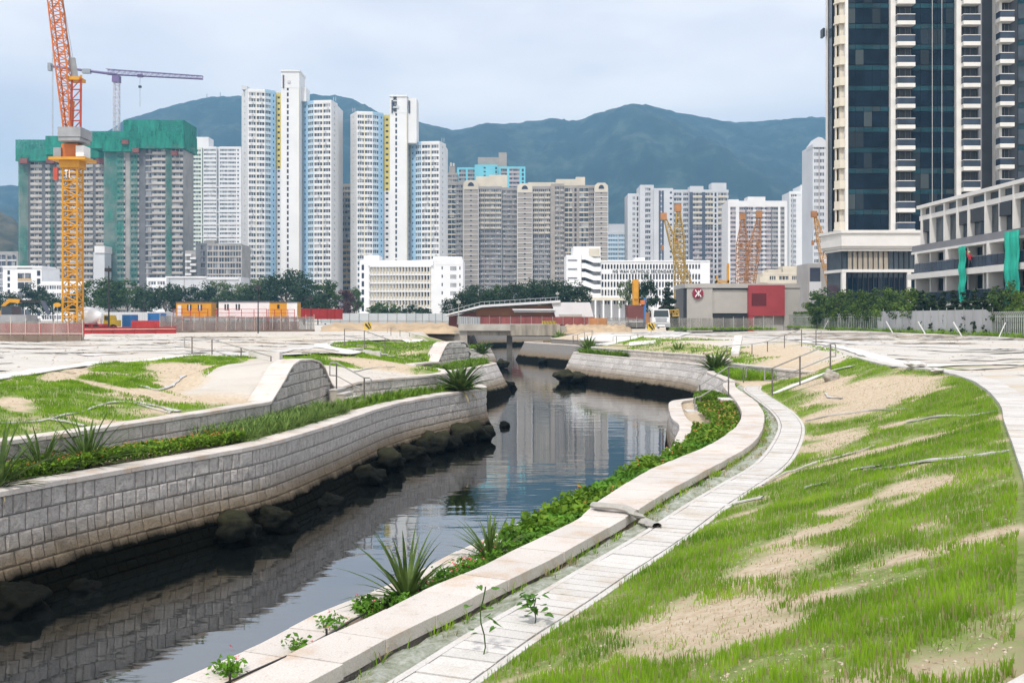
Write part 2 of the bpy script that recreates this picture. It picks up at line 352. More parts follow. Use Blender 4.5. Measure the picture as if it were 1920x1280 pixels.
def mask_grass(x, y, z):
    x, y, z = (np.asarray(q, float) for q in (x, y, z))
    yy = np.maximum(y, 2.0)
    px = HX + FPX * x / yy; py = HY + FPX * (CAMZ - z) / yy
    rd, pl, tl, u = xat(RD, y), xat(cv['PL'], y), xat(cv['TL'], y), xat(cv['U'], y)
    n = fbm(x * 0.55 + 3, y * 0.9 + 8, 4); n2 = fbm(x * 3.3 + 31, y * 4.1, 4)
    g = np.clip((n - 0.30) * 3.0, 0, 1) * 0.45 + np.clip((n2 - 0.36) * 3.0, 0, 1) * 0.6
    bare = np.zeros_like(x)
    for cx, cy, rx, ry, an in BARE:
        a = math.radians(an); dx, dy = px - cx, py - cy
        q = ((dx * math.cos(a) + dy * math.sin(a)) / rx) ** 2 + ((-dx * math.sin(a) + dy * math.cos(a)) / ry) ** 2
        bare = np.maximum(bare, np.clip(1.6 - q * 1.0, 0, 1))
    g = g * (1 - 0.88 * np.clip(bare * (0.6 + 0.9 * n2), 0, 1))
    slope_r = (x > rd - 0.02) & (x < pl + 0.45) & (y < 47); slope_l = (x < u - 0.2) & (x > tl) & (y < 110)
    spur = slope_l & (x > -10.6) & (y > 30.2) & (y < 45) & (x + 10.6 > (45 - y) * 0.08)
    slope_r2 = (x > xat(cv['UR'], y)) & (x < xat(np.array(TR_pts), y)) & (y >= 47) & (y < 110)
    plateau = ~(slope_r | slope_l | slope_r2) & (z > 2.9)
    pn = fbm(x * 0.10 + 50, y * 0.42 + 3, 4)
    g = np.where(slope_r, np.clip(g * 1.42, 0, 1), np.where(slope_l, np.where(y < 60, np.clip(g * 1.15, 0, 1), g * 0.9), np.where(slope_r2, g * 0.55, np.where(plateau, np.clip((pn - 0.66) * 4, 0, 0.5), 0))))
    g = np.where(spur, 0.0, g)
    pale = np.where(plateau, np.clip(1.0 - np.clip((pn - 0.56) * 5, 0, 0.8), 0, 1), 0.0)
    pale = np.where(spur & (y > 31.2), 0.9, pale)
    return g, pale
# ground material: pale crushed rubble and geotextile, sandy soil, thin turf
m, n, l, b = new_mat('ground')
ag = n.new('ShaderNodeAttribute'); ag.attribute_name = 'grass'; ap = n.new('ShaderNodeAttribute'); ap.attribute_name = 'pale'
t1 = noise_node(n, l, 1.3, 8, 0.7); t2 = noise_node(n, l, 7.0, 10, 0.78); t3 = noise_node(n, l, 0.5, 6, 0.6, stretch=(0.35, 1.6, 1))
soil = ramp(n, l, t2.outputs['Fac'], [(0.28, (0.24, 0.17, 0.10)), (0.42, (0.50, 0.39, 0.26)), (0.58, (0.62, 0.52, 0.385)), (0.72, (0.74, 0.67, 0.57))])
rub = ramp(n, l, t3.outputs['Fac'], [(0.28, (0.44, 0.40, 0.34)), (0.42, (0.55, 0.52, 0.47)), (0.6, (0.60, 0.575, 0.53)), (0.8, (0.52, 0.485, 0.43))])
turf = ramp(n, l, t2.outputs['Fac'], [(0.3, (0.06, 0.125, 0.010)), (0.55, (0.17, 0.27, 0.03)), (0.75, (0.34, 0.33, 0.11))])
def mixc(n, l, f, a, b_):
    q = n.new('ShaderNodeMixRGB'); l.new(f, q.inputs[0]); l.new(a, q.inputs[1]); l.new(b_, q.inputs[2]); return q.outputs[0]
c1 = mixc(n, l, ap.outputs['Fac'], soil.outputs[0], rub.outputs[0])
ad = n.new('ShaderNodeMath'); ad.operation = 'MULTIPLY_ADD'; l.new(t2.outputs['Fac'], ad.inputs[0]); ad.inputs[1].default_value = 0.9; l.new(ag.outputs['Fac'], ad.inputs[2])
gr = ramp(n, l, ad.outputs[0], [(0.62, 0.0), (0.95, 0.85)])
c2 = mixc(n, l, gr.outputs[0], c1, turf.outputs[0]); l.new(c2, b.inputs['Base Color']); b.inputs['Roughness'].default_value = 0.95
bp = n.new('ShaderNodeBump'); bp.inputs['Strength'].default_value = 0.7; bp.inputs['Distance'].default_value = 0.06
l.new(t2.outputs['Fac'], bp.inputs['Height']); l.new(bp.outputs[0], b.inputs['Normal'])
ta = np.array(tv); g_, p_ = mask_grass(ta[:, 0], ta[:, 1], ta[:, 2])
tri = []
for f in tf:
    for k in range(1, len(f) - 1): tri.append((f[0], f[k], f[k + 1]))
ground = np_mesh('ground', ta, tri, 'ground', attr={'grass': g_, 'pale': p_}); ground['kind'] = 'structure'
# ---------------------------------------------------------------- river
m, n, l, b = new_mat('river_water')
b.inputs['Base Color'].default_value = (0.006, 0.008, 0.008, 1); b.inputs['Roughness'].default_value = 0.025; b.inputs['IOR'].default_value = 1.9
w1 = noise_node(n, l, 0.9, 3, 0.5, stretch=(0.35, 1.0, 1)); w2 = noise_node(n, l, 0.07, 2, 0.5)
w3 = noise_node(n, l, 3.6, 3, 0.55, stretch=(0.25, 1.0, 1))
r2 = ramp(n, l, w2.outputs['Fac'], [(0.45, 0.15), (0.58, 1.0)])
mm = n.new('ShaderNodeMath'); mm.operation = 'MULTIPLY'; l.new(w3.outputs['Fac'], mm.inputs[0]); l.new(r2.outputs[0], mm.inputs[1])
ma = n.new('ShaderNodeMath'); ma.operation = 'MULTIPLY_ADD'; l.new(mm.outputs[0], ma.inputs[0]); ma.inputs[1].default_value = 0.22; l.new(w1.outputs['Fac'], ma.inputs[2])
bp = n.new('ShaderNodeBump'); bp.inputs['Strength'].default_value = 0.10; bp.inputs['Distance'].default_value = 0.12
l.new(ma.outputs[0], bp.inputs['Height']); l.new(bp.outputs[0], b.inputs['Normal'])
gs = n.new('ShaderNodeBsdfGlossy'); gs.inputs['Color'].default_value = (.88, .92, .96, 1); gs.inputs['Roughness'].default_value = .03; l.new(bp.outputs[0], gs.inputs['Normal']); mxs = n.new('ShaderNodeMixShader'); mxs.inputs[0].default_value = .16      # extra mirror layer added to strengthen the sky reflection
l.new(b.outputs[0], mxs.inputs[1]); l.new(gs.outputs[0], mxs.inputs[2]); l.new(mxs.outputs[0], n['Material Output'].inputs['Surface'])
wat = MB().quad((-26, -30, 0), (62, -30, 0), (62, 230, 0), (-26, 230, 0))
struct(wat, 'river_water', 'river_water')
# ================================================================ stone walls
m, n, l, b = new_mat('granite_block')
pos = n.new('ShaderNodeNewGeometry'); sx = n.new('ShaderNodeSeparateXYZ'); l.new(pos.outputs['Position'], sx.inputs[0])
t1 = noise_node(n, l, 9.0, 8, 0.75); t2 = noise_node(n, l, 26, 5, 0.7); t3 = noise_node(n, l, 1.2, 5, 0.6); oi = n.new('ShaderNodeObjectInfo')
r1 = ramp(n, l, t1.outputs['Fac'], [(0.30, (0.40, 0.37, 0.34)), (0.5, (0.63, 0.595, 0.56)), (0.70, (0.79, 0.755, 0.715))])
hs = n.new('ShaderNodeHueSaturation'); mr = n.new('ShaderNodeMapRange'); mr.inputs['To Min'].default_value = 0.86; mr.inputs['To Max'].default_value = 1.10
l.new(oi.outputs['Random'], mr.inputs['Value']); l.new(mr.outputs[0], hs.inputs['Value']); l.new(r1.outputs[0], hs.inputs['Color'])
zz = n.new('ShaderNodeMath'); zz.operation = 'MULTIPLY_ADD'; l.new(t3.outputs['Fac'], zz.inputs[0]); zz.inputs[1].default_value = 0.42; l.new(sx.outputs['Z'], zz.inputs[2])
tide = ramp(n, l, zz.outputs[0], [(0.74, 1.0), (0.93, 0.0)])                 # algae-black below the tide line
q = n.new('ShaderNodeMath'); q.operation = 'MULTIPLY'; l.new(zz.outputs[0], q.inputs[0]); q.inputs[1].default_value = 0.5
silt = ramp(n, l, q.outputs[0], [(0.50, 0.9), (0.80, 0.0)])                 # tan silt film above it
tan = ramp(n, l, t2.outputs['Fac'], [(0.3, (0.17, 0.125, 0.075)), (0.7, (0.33, 0.26, 0.17))])
blk = ramp(n, l, t2.outputs['Fac'], [(0.3, (0.0015, 0.002, 0.0015)), (0.75, (0.009, 0.009, 0.005))])
c = mixc(n, l, silt.outputs[0], hs.outputs[0], tan.outputs[0]); c = mixc(n, l, tide.outputs[0], c, blk.outputs[0])
l.new(c, b.inputs['Base Color']); b.inputs['Roughness'].default_value = 0.9; b.inputs['Specular IOR Level'].default_value = 0.06
bp = n.new('ShaderNodeBump'); bp.inputs['Strength'].default_value = 1.0; bp.inputs['Distance'].default_value = 0.09
ad = n.new('ShaderNodeMath'); ad.operation = 'MULTIPLY_ADD'; l.new(t2.outputs['Fac'], ad.inputs[0]); ad.inputs[1].default_value = 0.5; l.new(t1.outputs['Fac'], ad.inputs[2])
l.new(ad.outputs[0], bp.inputs['Height']); l.new(bp.outputs[0], b.inputs['Normal'])
MAT['mortar'] = bpy.data.materials['granite_block'].copy(); MAT['mortar'].name = 'mortar'
for nd in MAT['mortar'].node_tree.nodes:
    if nd.type == 'HUE_SAT': nd.inputs['Saturation'].default_value = 0.8
    if nd.type == 'MAP_RANGE': nd.inputs['To Min'].default_value = 0.42; nd.inputs['To Max'].default_value = 0.5
def weathered(name, pale, tan, dirt, perobj):
    m, n, l, b = new_mat(name); t1 = noise_node(n, l, 1.7, 6, .6); t2 = noise_node(n, l, 55, 3, .7); t3 = noise_node(n, l, 6.5, 7, .72)
    r1 = ramp(n, l, t1.outputs['Fac'], [(.34, tan), (.48, pale), (.7, sc(pale, 1.06))]); r3 = ramp(n, l, t3.outputs['Fac'], [(.30, .75), (.40, .0)]); dd = n.new('ShaderNodeRGB'); dd.outputs[0].default_value = (*dirt, 1)
    c = mixc(n, l, r3.outputs[0], r1.outputs[0], dd.outputs[0]); r2 = ramp(n, l, t2.outputs['Fac'], [(.3, .80), (.7, 1.12)]); q = n.new('ShaderNodeMixRGB'); q.blend_type = 'MULTIPLY'; q.inputs[0].default_value = 1; l.new(c, q.inputs[1]); l.new(r2.outputs[0], q.inputs[2])
    oi = n.new('ShaderNodeObjectInfo'); hs = n.new('ShaderNodeHueSaturation'); mr = n.new('ShaderNodeMapRange'); mr.inputs['To Min'].default_value = 1 - perobj; mr.inputs['To Max'].default_value = 1 + perobj; l.new(oi.outputs['Random'], mr.inputs['Value']); l.new(mr.outputs[0], hs.inputs['Value']); l.new(q.outputs[0], hs.inputs['Color']); l.new(hs.outputs[0], b.inputs['Base Color']); b.inputs['Roughness'].default_value = .85
    bp = n.new('ShaderNodeBump'); bp.inputs['Strength'].default_value = .4; bp.inputs['Distance'].default_value = .02; l.new(t3.outputs['Fac'], bp.inputs['Height']); l.new(bp.outputs[0], b.inputs['Normal'])
weathered('cap_granite', (.61, .565, .52), (.56, .455, .36), (.34, .30, .24), .08); weathered('concrete_white', (.60, .58, .55), (.54, .49, .42), (.33, .30, .25), .07)
M('concrete', (0.40, 0.375, 0.33), 0.85, 0.22, 0.6, 0.3, 8)
M('concrete_dark', (0.10, 0.095, 0.085), 0.9, 0.4, 0.8, 0.4, 8)
def block_mesh(fn, s0, s1, z0, z1, proud, g=0.010):
    # fn(s, z, out) -> point; pitched face: rim, raised uneven middle
    mb = MB(); s0 += g; s1 -= g; z0 += g; z1 -= g
    ds, dz = (s1 - s0) * 0.11, (z1 - z0) * 0.12
    back = [fn(s0, z0, -0.05), fn(s1, z0, -0.05), fn(s1, z1, -0.05), fn(s0, z1, -0.05)]
    rim = [fn(s0, z0, 0.004), fn(s1, z0, 0.004), fn(s1, z1, 0.004), fn(s0, z1, 0.004)]
    r = lambda: proud * random.uniform(0.6, 1.2)
    inn = [fn(s0 + ds, z0 + dz, r()), fn(s1 - ds, z0 + dz, r()), fn(s1 - ds, z1 - dz, r()), fn(s0 + ds, z1 - dz, r())]
    ctr = fn(s0 + (s1 - s0) * random.uniform(.35, .65), z0 + (z1 - z0) * random.uniform(.35, .65), proud * random.uniform(.8, 1.25))
    mb.v = back + rim + inn + [ctr]
    for k in range(4):
        j = (k + 1) % 4; mb.f += [(k, j, 4 + j, 4 + k), (4 + k, 4 + j, 8 + j, 8 + k), (8 + k, 8 + j, 12)]
    return mb
def stone_wall(name, label, curve, s0, s1, ztop, zbase, prof, sign, course, bw, cap_w=0.45, cap_t=0.10, proud=0.028, limit=300, cap_len=0.85, blocks=True, capmat='cap_granite', back=0.5, vis=0.0, skip=None, taper=False):
    zt = ztop if callable(ztop) else (lambda s: ztop)
    pc = curve.at((s0 + s1) / 2, 0); root = thing(name, label, 'wall', (pc[0], pc[1], zbase))
    def fn(s, z, out): x, y = curve.at(s, sign * (prof(z) + out)); return (x, y, z)
    # body: lofted behind the blocks
    nS = max(2, int((s1 - s0) / 0.5)); S = np.linspace(s0, s1, nS + 1); body = MB(); nz = 6
    for a in S:
        zc = zt(a) - cap_t - 0.004
        for k in range(nz + 1):
            z = zbase + (zc - zbase) * k / nz; body.v.append(fn(a, z, -0.02))
        x, y = curve.at(a, -sign * back); body.v.append((x, y, zc)); body.v.append((x, y, zbase))
    w = nz + 3
    for i in range(nS):
        for k in range(w - 1): body.f.append((i*w + k, (i+1)*w + k, (i+1)*w + k + 1, i*w + k + 1))
    body.f.append(tuple(range(w))); body.f.append(tuple(nS*w + k for k in range(w - 1, -1, -1)))
    build(body, 'core', 'mortar', root)
    if blocks:
        items = []; z0 = zbase; row = 0; top = max(zt(a) for a in S) - cap_t
        levels = [top]
        while levels[-1] > zbase + 0.05: levels.append(levels[-1] - course * (max(.5, 1.12 - .09 * len(levels)) if taper else 1) * random.uniform(.95, 1.05))
        levels = levels[::-1]
        for r_ in range(len(levels) - 1):
            za, zb = levels[r_], levels[r_ + 1]; s = s0 + random.uniform(0, 0.3)
            if zb < -0.25: continue
            while s < s1 - 0.12:
                e = min(s1, s + bw * random.choice([.6, .8, 1, 1, 1.25, 1.8])); zc = min(zb, min(zt(s), zt((s + e) / 2), zt(e)) - cap_t - 0.006)
                if zc - za > 0.06 and not (skip and skip(s, e, za)):
                    x, y = curve.at((s + e) / 2, 0); items.append((math.hypot(x, y) + (0 if za > -0.1 else 50), s, e, za, zc))
                s = e
        items.sort(); rest = MB()
        for k, (d, s, e, za, zc) in enumerate(items):
            mb = block_mesh(fn, s, e, za, zc, proud * random.uniform(.6, 1.3))
            if k < limit and (e - s) * FPX / d > 6 and d > vis: build(mb, 'block', 'granite_block', root)
            else: rest.add(mb)
        if rest.v: build(rest, 'blocks', 'granite_block', root, kind='stuff')
    if cap_w:
        s = s0
        while s < s1 - 0.05:
            e = min(s1, s + cap_len * random.uniform(.9, 1.1)); g = 0.006
            if s1 - e < 0.25: e = s1
            mb = MB(); nn = 3; i = 0
            j1, j2, j3 = (random.uniform(-.012, .012) for _ in range(3))
            for q in range(nn + 1):
                a = s + g + (e - s - 2 * g) * q / nn; z = zt(a) + j3 * .4; f = prof(zt(a)) + 0.045 + j1; cw = cap_w(a) if callable(cap_w) else cap_w
                x0, y0 = curve.at(a, sign * f); x1, y1 = curve.at(a, sign * (f - cw))
                mb.v += [(x0, y0, z - cap_t), (x0, y0, z - 0.012), (*curve.at(a, sign * (f - 0.012)), z), (x1, y1, z), (x1, y1, z - cap_t)]
            for q in range(nn):
                for k in range(5): a = q*5 + k; b_ = q*5 + (k+1) % 5; mb.f.append((a, a + 5, b_ + 5, b_))
            mb.f.append((4, 3, 2, 1, 0)); mb.f.append(tuple(nn*5 + k for k in range(5)))
            build(mb, 'cap_stone', capmat, root); s = e
    return root
flare = lambda z: 0.38 * max(0.0, 1 - max(z, -0.8) / 1.25) ** 1.7
batter = lambda H: (lambda z: 0.52 * (H - z))
plumb = lambda z: 0.0
L0 = CV['L0']; nsL = L0.near_s
stone_wall('river_wall', 'long curved rough granite river wall in the left foreground, nearest to the camera', L0, nsL(-11.3, 13), nsL(-2.0, 50.0), Z_LC, -0.9, flare, 1, 0.36, 0.30, cap_w=0.62, taper=True)
stone_wall('river_wall', 'sloping granite river wall with planted ledge behind the tip of the long curved left wall', L0, nsL(-3.5, 61), nsL(-1.9, 75.2), Z_LC, -0.9, batter(Z_LC), 1, 0.40, 0.8, cap_w=0.5, proud=0.02)
stone_wall('river_wall', 'small pale granite river wall on the left bank nearest the bridge', L0, nsL(-4.8, 99), nsL(-5, 116), Z_LC, -0.9, batter(Z_LC), 1, 0.42, 1.0, cap_w=0.6, proud=0.02, cap_len=1.6)
stone_wall('river_wall', 'pale concrete river bank seen under the bridge deck left of the pier', L0, nsL(-7.2, 186), nsL(20, 212), 2.3, -0.9, batter(2.3), 1, 0.5, 1.2, cap_w=0.6, blocks=False, cap_len=3)
RL_, RA_, RW = CV['RL'], CV['RA'], CV['RW2']
stone_wall('berm_edge', 'low pale stone edge of the planted berm at the water, lower right bank', RL_, RL_.near_s(-5.9, 4), RL_.L, Z_BERM, -0.9, (lambda z: 0.10 * (Z_BERM - z)), -1, 0.40, 0.6, cap_w=0.50, proud=0.02)
_rb = resample(cv['RB'][:, :2], .1)
def seat_w(s):
    x, y = RA_.at(s); return float(np.clip(np.sqrt(((_rb - np.array([x, y])) ** 2).sum(1).min()), .52, 1.05))
stone_wall('seat_wall', 'wide pale granite capped wall curving along the near right bank', RA_, RA_.near_s(-4.2, 4), RA_.L, Z_RC, 1.35, plumb, -1, 0.42, 0.55, cap_w=seat_w, cap_t=0.13, proud=0.02, cap_len=0.80, back=0.50, limit=120)
stone_wall('river_wall', 'broad battered granite wall of the right hand bay facing the camera, tide stained below', RW, 0.0, RW.near_s(6.2, 94), Z_RC, -0.9, batter(Z_RC), -1, 0.40, 0.9, cap_w=0.42, proud=0.018)
stone_wall('river_wall', 'far battered wall on the right bank with dark tide band, beside the bridge pier', RW, RW.near_s(8.8, 109), RW.near_s(3.6, 135), Z_RC, -0.9, batter(Z_RC), -1, 0.45, 1.2, cap_w=0.5, blocks=False, cap_len=2)
sU1a = U.near_s(-12.7, 13)
stone_wall('planter_wall', 'low granite planter wall behind the flower bed in the left foreground', U, sU1a, sW1a, u_top, 1.7, plumb, 1, 0.30, 0.50, cap_w=0.46, cap_t=0.09, proud=0.022)
stone_wall('wing_wall', 'large humped wing wall of grey split stone with pale sloping cap, left of the metal stair rail', U, sW1a, sW1b, u_top, 1.7, plumb, 1, 0.34, 0.36, cap_w=0.72, cap_t=0.07, proud=0.05, cap_len=0.6)
sU2b = U.near_s(-3.6, 51)
stone_wall('planter_wall', 'low granite planter wall with cap, right of the humped wing wall and stairs', U, sW1b + 0.25, sU2b, u_top, 1.7, plumb, 1, 0.32, 0.6, cap_w=0.5, cap_t=0.09, proud=0.022)
stone_wall('kerb_wall', 'white curving kerb wall between the left grass slope and the second stairs', U, sU2b + .01, sW2a - .02, u_top, 1.7, plumb, 1, 0.35, 0.8, cap_w=0.6, cap_t=0.1, blocks=False, cap_len=1.2)
stone_wall('wing_wall', 'second smaller humped wing wall of grey stone, in front of the bridge', U, sW2a, sW2b, u_top, 1.7, plumb, 1, 0.36, 0.5, cap_w=0.9, cap_t=0.08, proud=0.06, cap_len=1.0)
stone_wall('planter_wall', 'low pale wall on the left bank between second wing wall and bridge', U, sW2b + .01, U.near_s(-4.6, 108), u_top, 1.7, plumb, 1, 0.36, 1.0, cap_w=0.5, cap_t=0.1, blocks=False, cap_len=1.6)
R_ = CV['UR']
stone_wall('planter_wall', 'low planter wall behind the long grass patch, right bank', R_, R_.near_s(14.0, 48.2), R_.near_s(11.9, 57.6), 2.66, 1.8, plumb, -1, 0.3, 0.8, cap_w=0.4, cap_t=0.09, proud=0.02)
stone_wall('planter_wall', 'low curved planter wall with tufts of strappy plants, far right promontory', R_, R_.near_s(12.5, 62), R_.near_s(8.6, 94.6), 2.66, 1.8, plumb, -1, 0.3, 0.9, cap_w=0.45, cap_t=0.09, proud=0.02, limit=150)
stone_wall('planter_wall', 'low pale wall along the white paved ramp near the bridge, right bank', R_, R_.near_s(10.6, 100), R_.near_s(4.8, 130.5), 2.66, 1.8, plumb, -1, 0.3, 1.0, cap_w=0.5, cap_t=0.1, blocks=False, cap_len=2)
# ================================================================ mountains and air
m, n, l, b = new_mat('mountain_scrub')
t1 = noise_node(n, l, 0.012, 8, 0.65); t2 = noise_node(n, l, 0.06, 6, 0.7)
a = n.new('ShaderNodeMath'); a.operation = 'MULTIPLY_ADD'; l.new(t2.outputs['Fac'], a.inputs[0]); a.inputs[1].default_value = 0.6; l.new(t1.outputs['Fac'], a.inputs[2])
r = ramp(n, l, a.outputs[0], [(0.62, (0.008, 0.018, 0.016)), (0.82, (0.014, 0.032, 0.026)), (0.96, (0.052, 0.074, 0.056))]); l.new(r.outputs[0], b.inputs['Base Color'])  # blue of the haze partly tinted into the scrub colour
b.inputs['Roughness'].default_value = 1.0
RIDGE = [(-700, 420), (-300, 390), (-150, 372), (0, 347), (33, 349), (100, 310), (180, 258), (240, 224), (300, 205), (345, 193), (390, 184), (450, 181), (470, 183), (530, 179), (580, 178), (630, 180), (660, 186), (700, 206), (735, 236), (780, 230), (820, 238), (850, 246), (900, 234), (960, 232), (1010, 227), (1040, 224), (1085, 229), (1110, 216), (1150, 206), (1190, 197), (1215, 198), (1250, 207), (1275, 214), (1330, 222), (1380, 231), (1450, 226), (1500, 222), (1545, 220), (1750, 214), (2000, 240), (2500, 300), (2900, 380)]
rp, rq = np.array(RIDGE).T
cols = np.linspace(-650, 2850, 620); deps = np.r_[np.linspace(1150, 2300, 40), np.linspace(2330, 2620, 22), np.linspace(2680, 3400, 8)]
GX, GD = np.meshgrid(cols, deps)
H = (HY - np.interp(GX, rp, rq)) / FPX * 2500 + CAMZ
X_ = (GX - HX) / FPX * GD
t = np.clip((GD - 1150) / (2500 - 1150), 0, 1); prof_ = t * t * (3 - 2 * t) * 0.55 + t * 0.45
prof_ = np.where(GD > 2500, 1 - np.clip((GD - 2500) / 900, 0, 1) ** 1.3, prof_)
spur_ = (fbm(X_ / 260, GD / 420, 5) - 0.5) * 210 * np.sin(np.pi * np.clip(t, 0, 1)) * (GD < 2500)
fine = (fbm(X_ / 26, GD / 26, 4) - 0.5) * np.interp(GD, [1150, 2300, 2480, 2520, 3400], [30, 30, 15, 15, 20])
Zm = np.maximum(3.3, H * prof_ + spur_ + fine * np.clip(t * 3, 0, 1))
lim = (H - CAMZ) / 2500 * GD + CAMZ + fine * 0.55
Zm = np.where(GD < 2490, np.minimum(Zm, lim - 1.5), Zm)
nr, nc = GX.shape; idx = np.arange(nr * nc).reshape(nr, nc)
fq = np.stack([idx[:-1, :-1], idx[:-1, 1:], idx[1:, 1:], idx[1:, :-1]], -1).reshape(-1, 4)
mt = np_mesh('mountain_ridge', np.stack([X_.ravel(), GD.ravel(), Zm.ravel()], 1), fq, 'mountain_scrub', True); mt['kind'] = 'structure'
# nearer wooded hill at the left edge
cols = np.linspace(-320, 120, 60); deps = np.linspace(780, 1120, 16); GX, GD = np.meshgrid(cols, deps)
Hh = (HY - np.interp(GX, [-320, -60, 0, 30, 60, 120], [380, 388, 396, 412, 450, 600])) / FPX * 950 * np.sin(np.pi * np.clip((GD - 780) / 340, 0, 1)) ** 0.8
X_ = (GX - HX) / FPX * GD; Zm = 3.2 + Hh + (fbm(X_ / 8, GD / 8, 3) - 0.5) * 8 * (Hh > 3)
nr, nc = GX.shape; idx = np.arange(nr * nc).reshape(nr, nc); fq = np.stack([idx[:-1, :-1], idx[:-1, 1:], idx[1:, 1:], idx[1:, :-1]], -1).reshape(-1, 4)
M('hill_wood', (0.035, 0.055, 0.025), 1.0, 0.6, 0.08, col2=(0.12, 0.10, 0.06))
hl = np_mesh('wooded_hill', np.stack([X_.ravel(), GD.ravel(), Zm.ravel()], 1), fq, 'hill_wood', True); hl['kind'] = 'structure'
M('mast_grey', (0.35, 0.36, 0.38), 0.6, 0.1)
for px, y0, y1, lb in ((413, 173, 186, 'thin grey radio mast on the left mountain top'), (388, 176, 187, 'shorter radio mast left of the thin mast on the mountain top')):
    a, c = Vector(PD(px, y1 + 4, 2500)), Vector(PD(px, y0, 2500)); mb = MB()
    for k in range(3):
        o = Vector((1.6 * math.cos(k * 2.1), 1.6 * math.sin(k * 2.1), 0)); mb.bar(a + o, c + o * .2, .35, 4)
    for k in range(6): z = a.lerp(c, k / 6); mb.bar(z + Vector((-1.4, 0, 0)), z + Vector((1.4, 0, 2)), .25, 4)
    solo(mb, 'radio_mast', 'mast_grey', lb, 'mast', tuple(a))
m = bpy.data.materials.new('haze'); m.use_nodes = True; n = m.node_tree.nodes; l = m.node_tree.links; n.clear()
o_ = n.new('ShaderNodeOutputMaterial'); v_ = n.new('ShaderNodeVolumePrincipled')
v_.inputs['Color'].default_value = (0.27, 0.62, 1.0, 1); v_.inputs['Density'].default_value = 0.00031; v_.inputs['Anisotropy'].default_value = 0.0
l.new(v_.outputs[0], o_.inputs['Volume']); MAT['haze'] = m
hz = build(MB().box(-3700, 3700, -400, 3550, -4, 545), 'haze', 'haze', kind='stuff')
# ================================================================ buildings: facades of piers, spandrels and recessed glass
M('estate_white', (0.74, 0.74, 0.73), 0.7, 0.05, 0.1); M('estate_blue', (0.36, 0.56, 0.74), 0.7, 0.06, 0.1); M('estate_yellow', (0.66, 0.55, 0.16), 0.7, 0.06, 0.1)
M('estate_pale_blue', (0.58, 0.70, 0.78), 0.7, 0.06, 0.1)
M('slab_grey', (0.36, 0.345, 0.33), 0.85, 0.12, 0.15); M('slab_brown', (0.35, 0.31, 0.27), 0.85, 0.12, 0.15); M('cream', (0.62, 0.56, 0.45), 0.8, 0.10, 0.2); M('ochre', (0.55, 0.36, 0.16), 0.8, 0.12, 0.2)
M('white_line', (0.72, 0.71, 0.70), 0.8, 0.05, 0.2); M('raw_concrete', (0.33, 0.315, 0.295), 0.9, 0.18, 0.2); M('raw_pale', (0.47, 0.44, 0.40), 0.9, 0.18, 0.2); M('raw_dark', (0.15, 0.15, 0.155), 0.9, 0.2, 0.2)
M('pale_grey', (0.56, 0.57, 0.585), 0.8, 0.07, 0.1); M('pinkish', (0.47, 0.41, 0.41), 0.8, 0.1, 0.15); M('turquoise', (0.18, 0.56, 0.66), 0.7, 0.08, 0.1); M('dark_blue_strip', (0.07, 0.085, 0.12), 0.6, 0.1, 0.2)
M('pale_green', (0.62, 0.68, 0.58), 0.8, 0.06, 0.1); M('school_white', (0.80, 0.80, 0.80), 0.65, 0.04, 0.2); M('school_cream', (0.66, 0.60, 0.47), 0.8, 0.06, 0.2)
m, n, l, b = new_mat('flat_glass')       # panes with curtains and shade behind, each a little different
g = n.new('ShaderNodeNewGeometry'); mpn = n.new('ShaderNodeVectorMath'); mpn.operation = 'MULTIPLY'; mpn.inputs[1].default_value = (0.8, 0.05, 0.37); l.new(g.outputs['Position'], mpn.inputs[0])
fl = n.new('ShaderNodeVectorMath'); fl.operation = 'FLOOR'; l.new(mpn.outputs[0], fl.inputs[0]); wnz = n.new('ShaderNodeTexWhiteNoise'); l.new(fl.outputs[0], wnz.inputs['Vector'])
r = ramp(n, l, wnz.outputs['Value'], [(0.0, (0.03, 0.035, 0.045)), (0.5, (0.09, 0.10, 0.12)), (0.8, (0.20, 0.21, 0.23)), (1.0, (0.42, 0.42, 0.42))]); l.new(r.outputs[0], b.inputs['Base Color']); b.inputs['Roughness'].default_value = 0.2
M('dark_glass', (0.03, 0.035, 0.055), 0.15, 0.2, 0.3); M('far_glass_blue', (0.20, 0.30, 0.38), 0.2, 0.25, 0.15); M('ac_white', (0.6, 0.6, 0.58), 0.7, 0.1, 1)
PART = {'flat_glass': 'windows', 'dark_glass': 'windows', 'ac_white': 'air_conditioners', 'net_green': 'scaffold_netting', 'white_line': 'wall_bands', 'far_glass_blue': 'curtain_wall'}
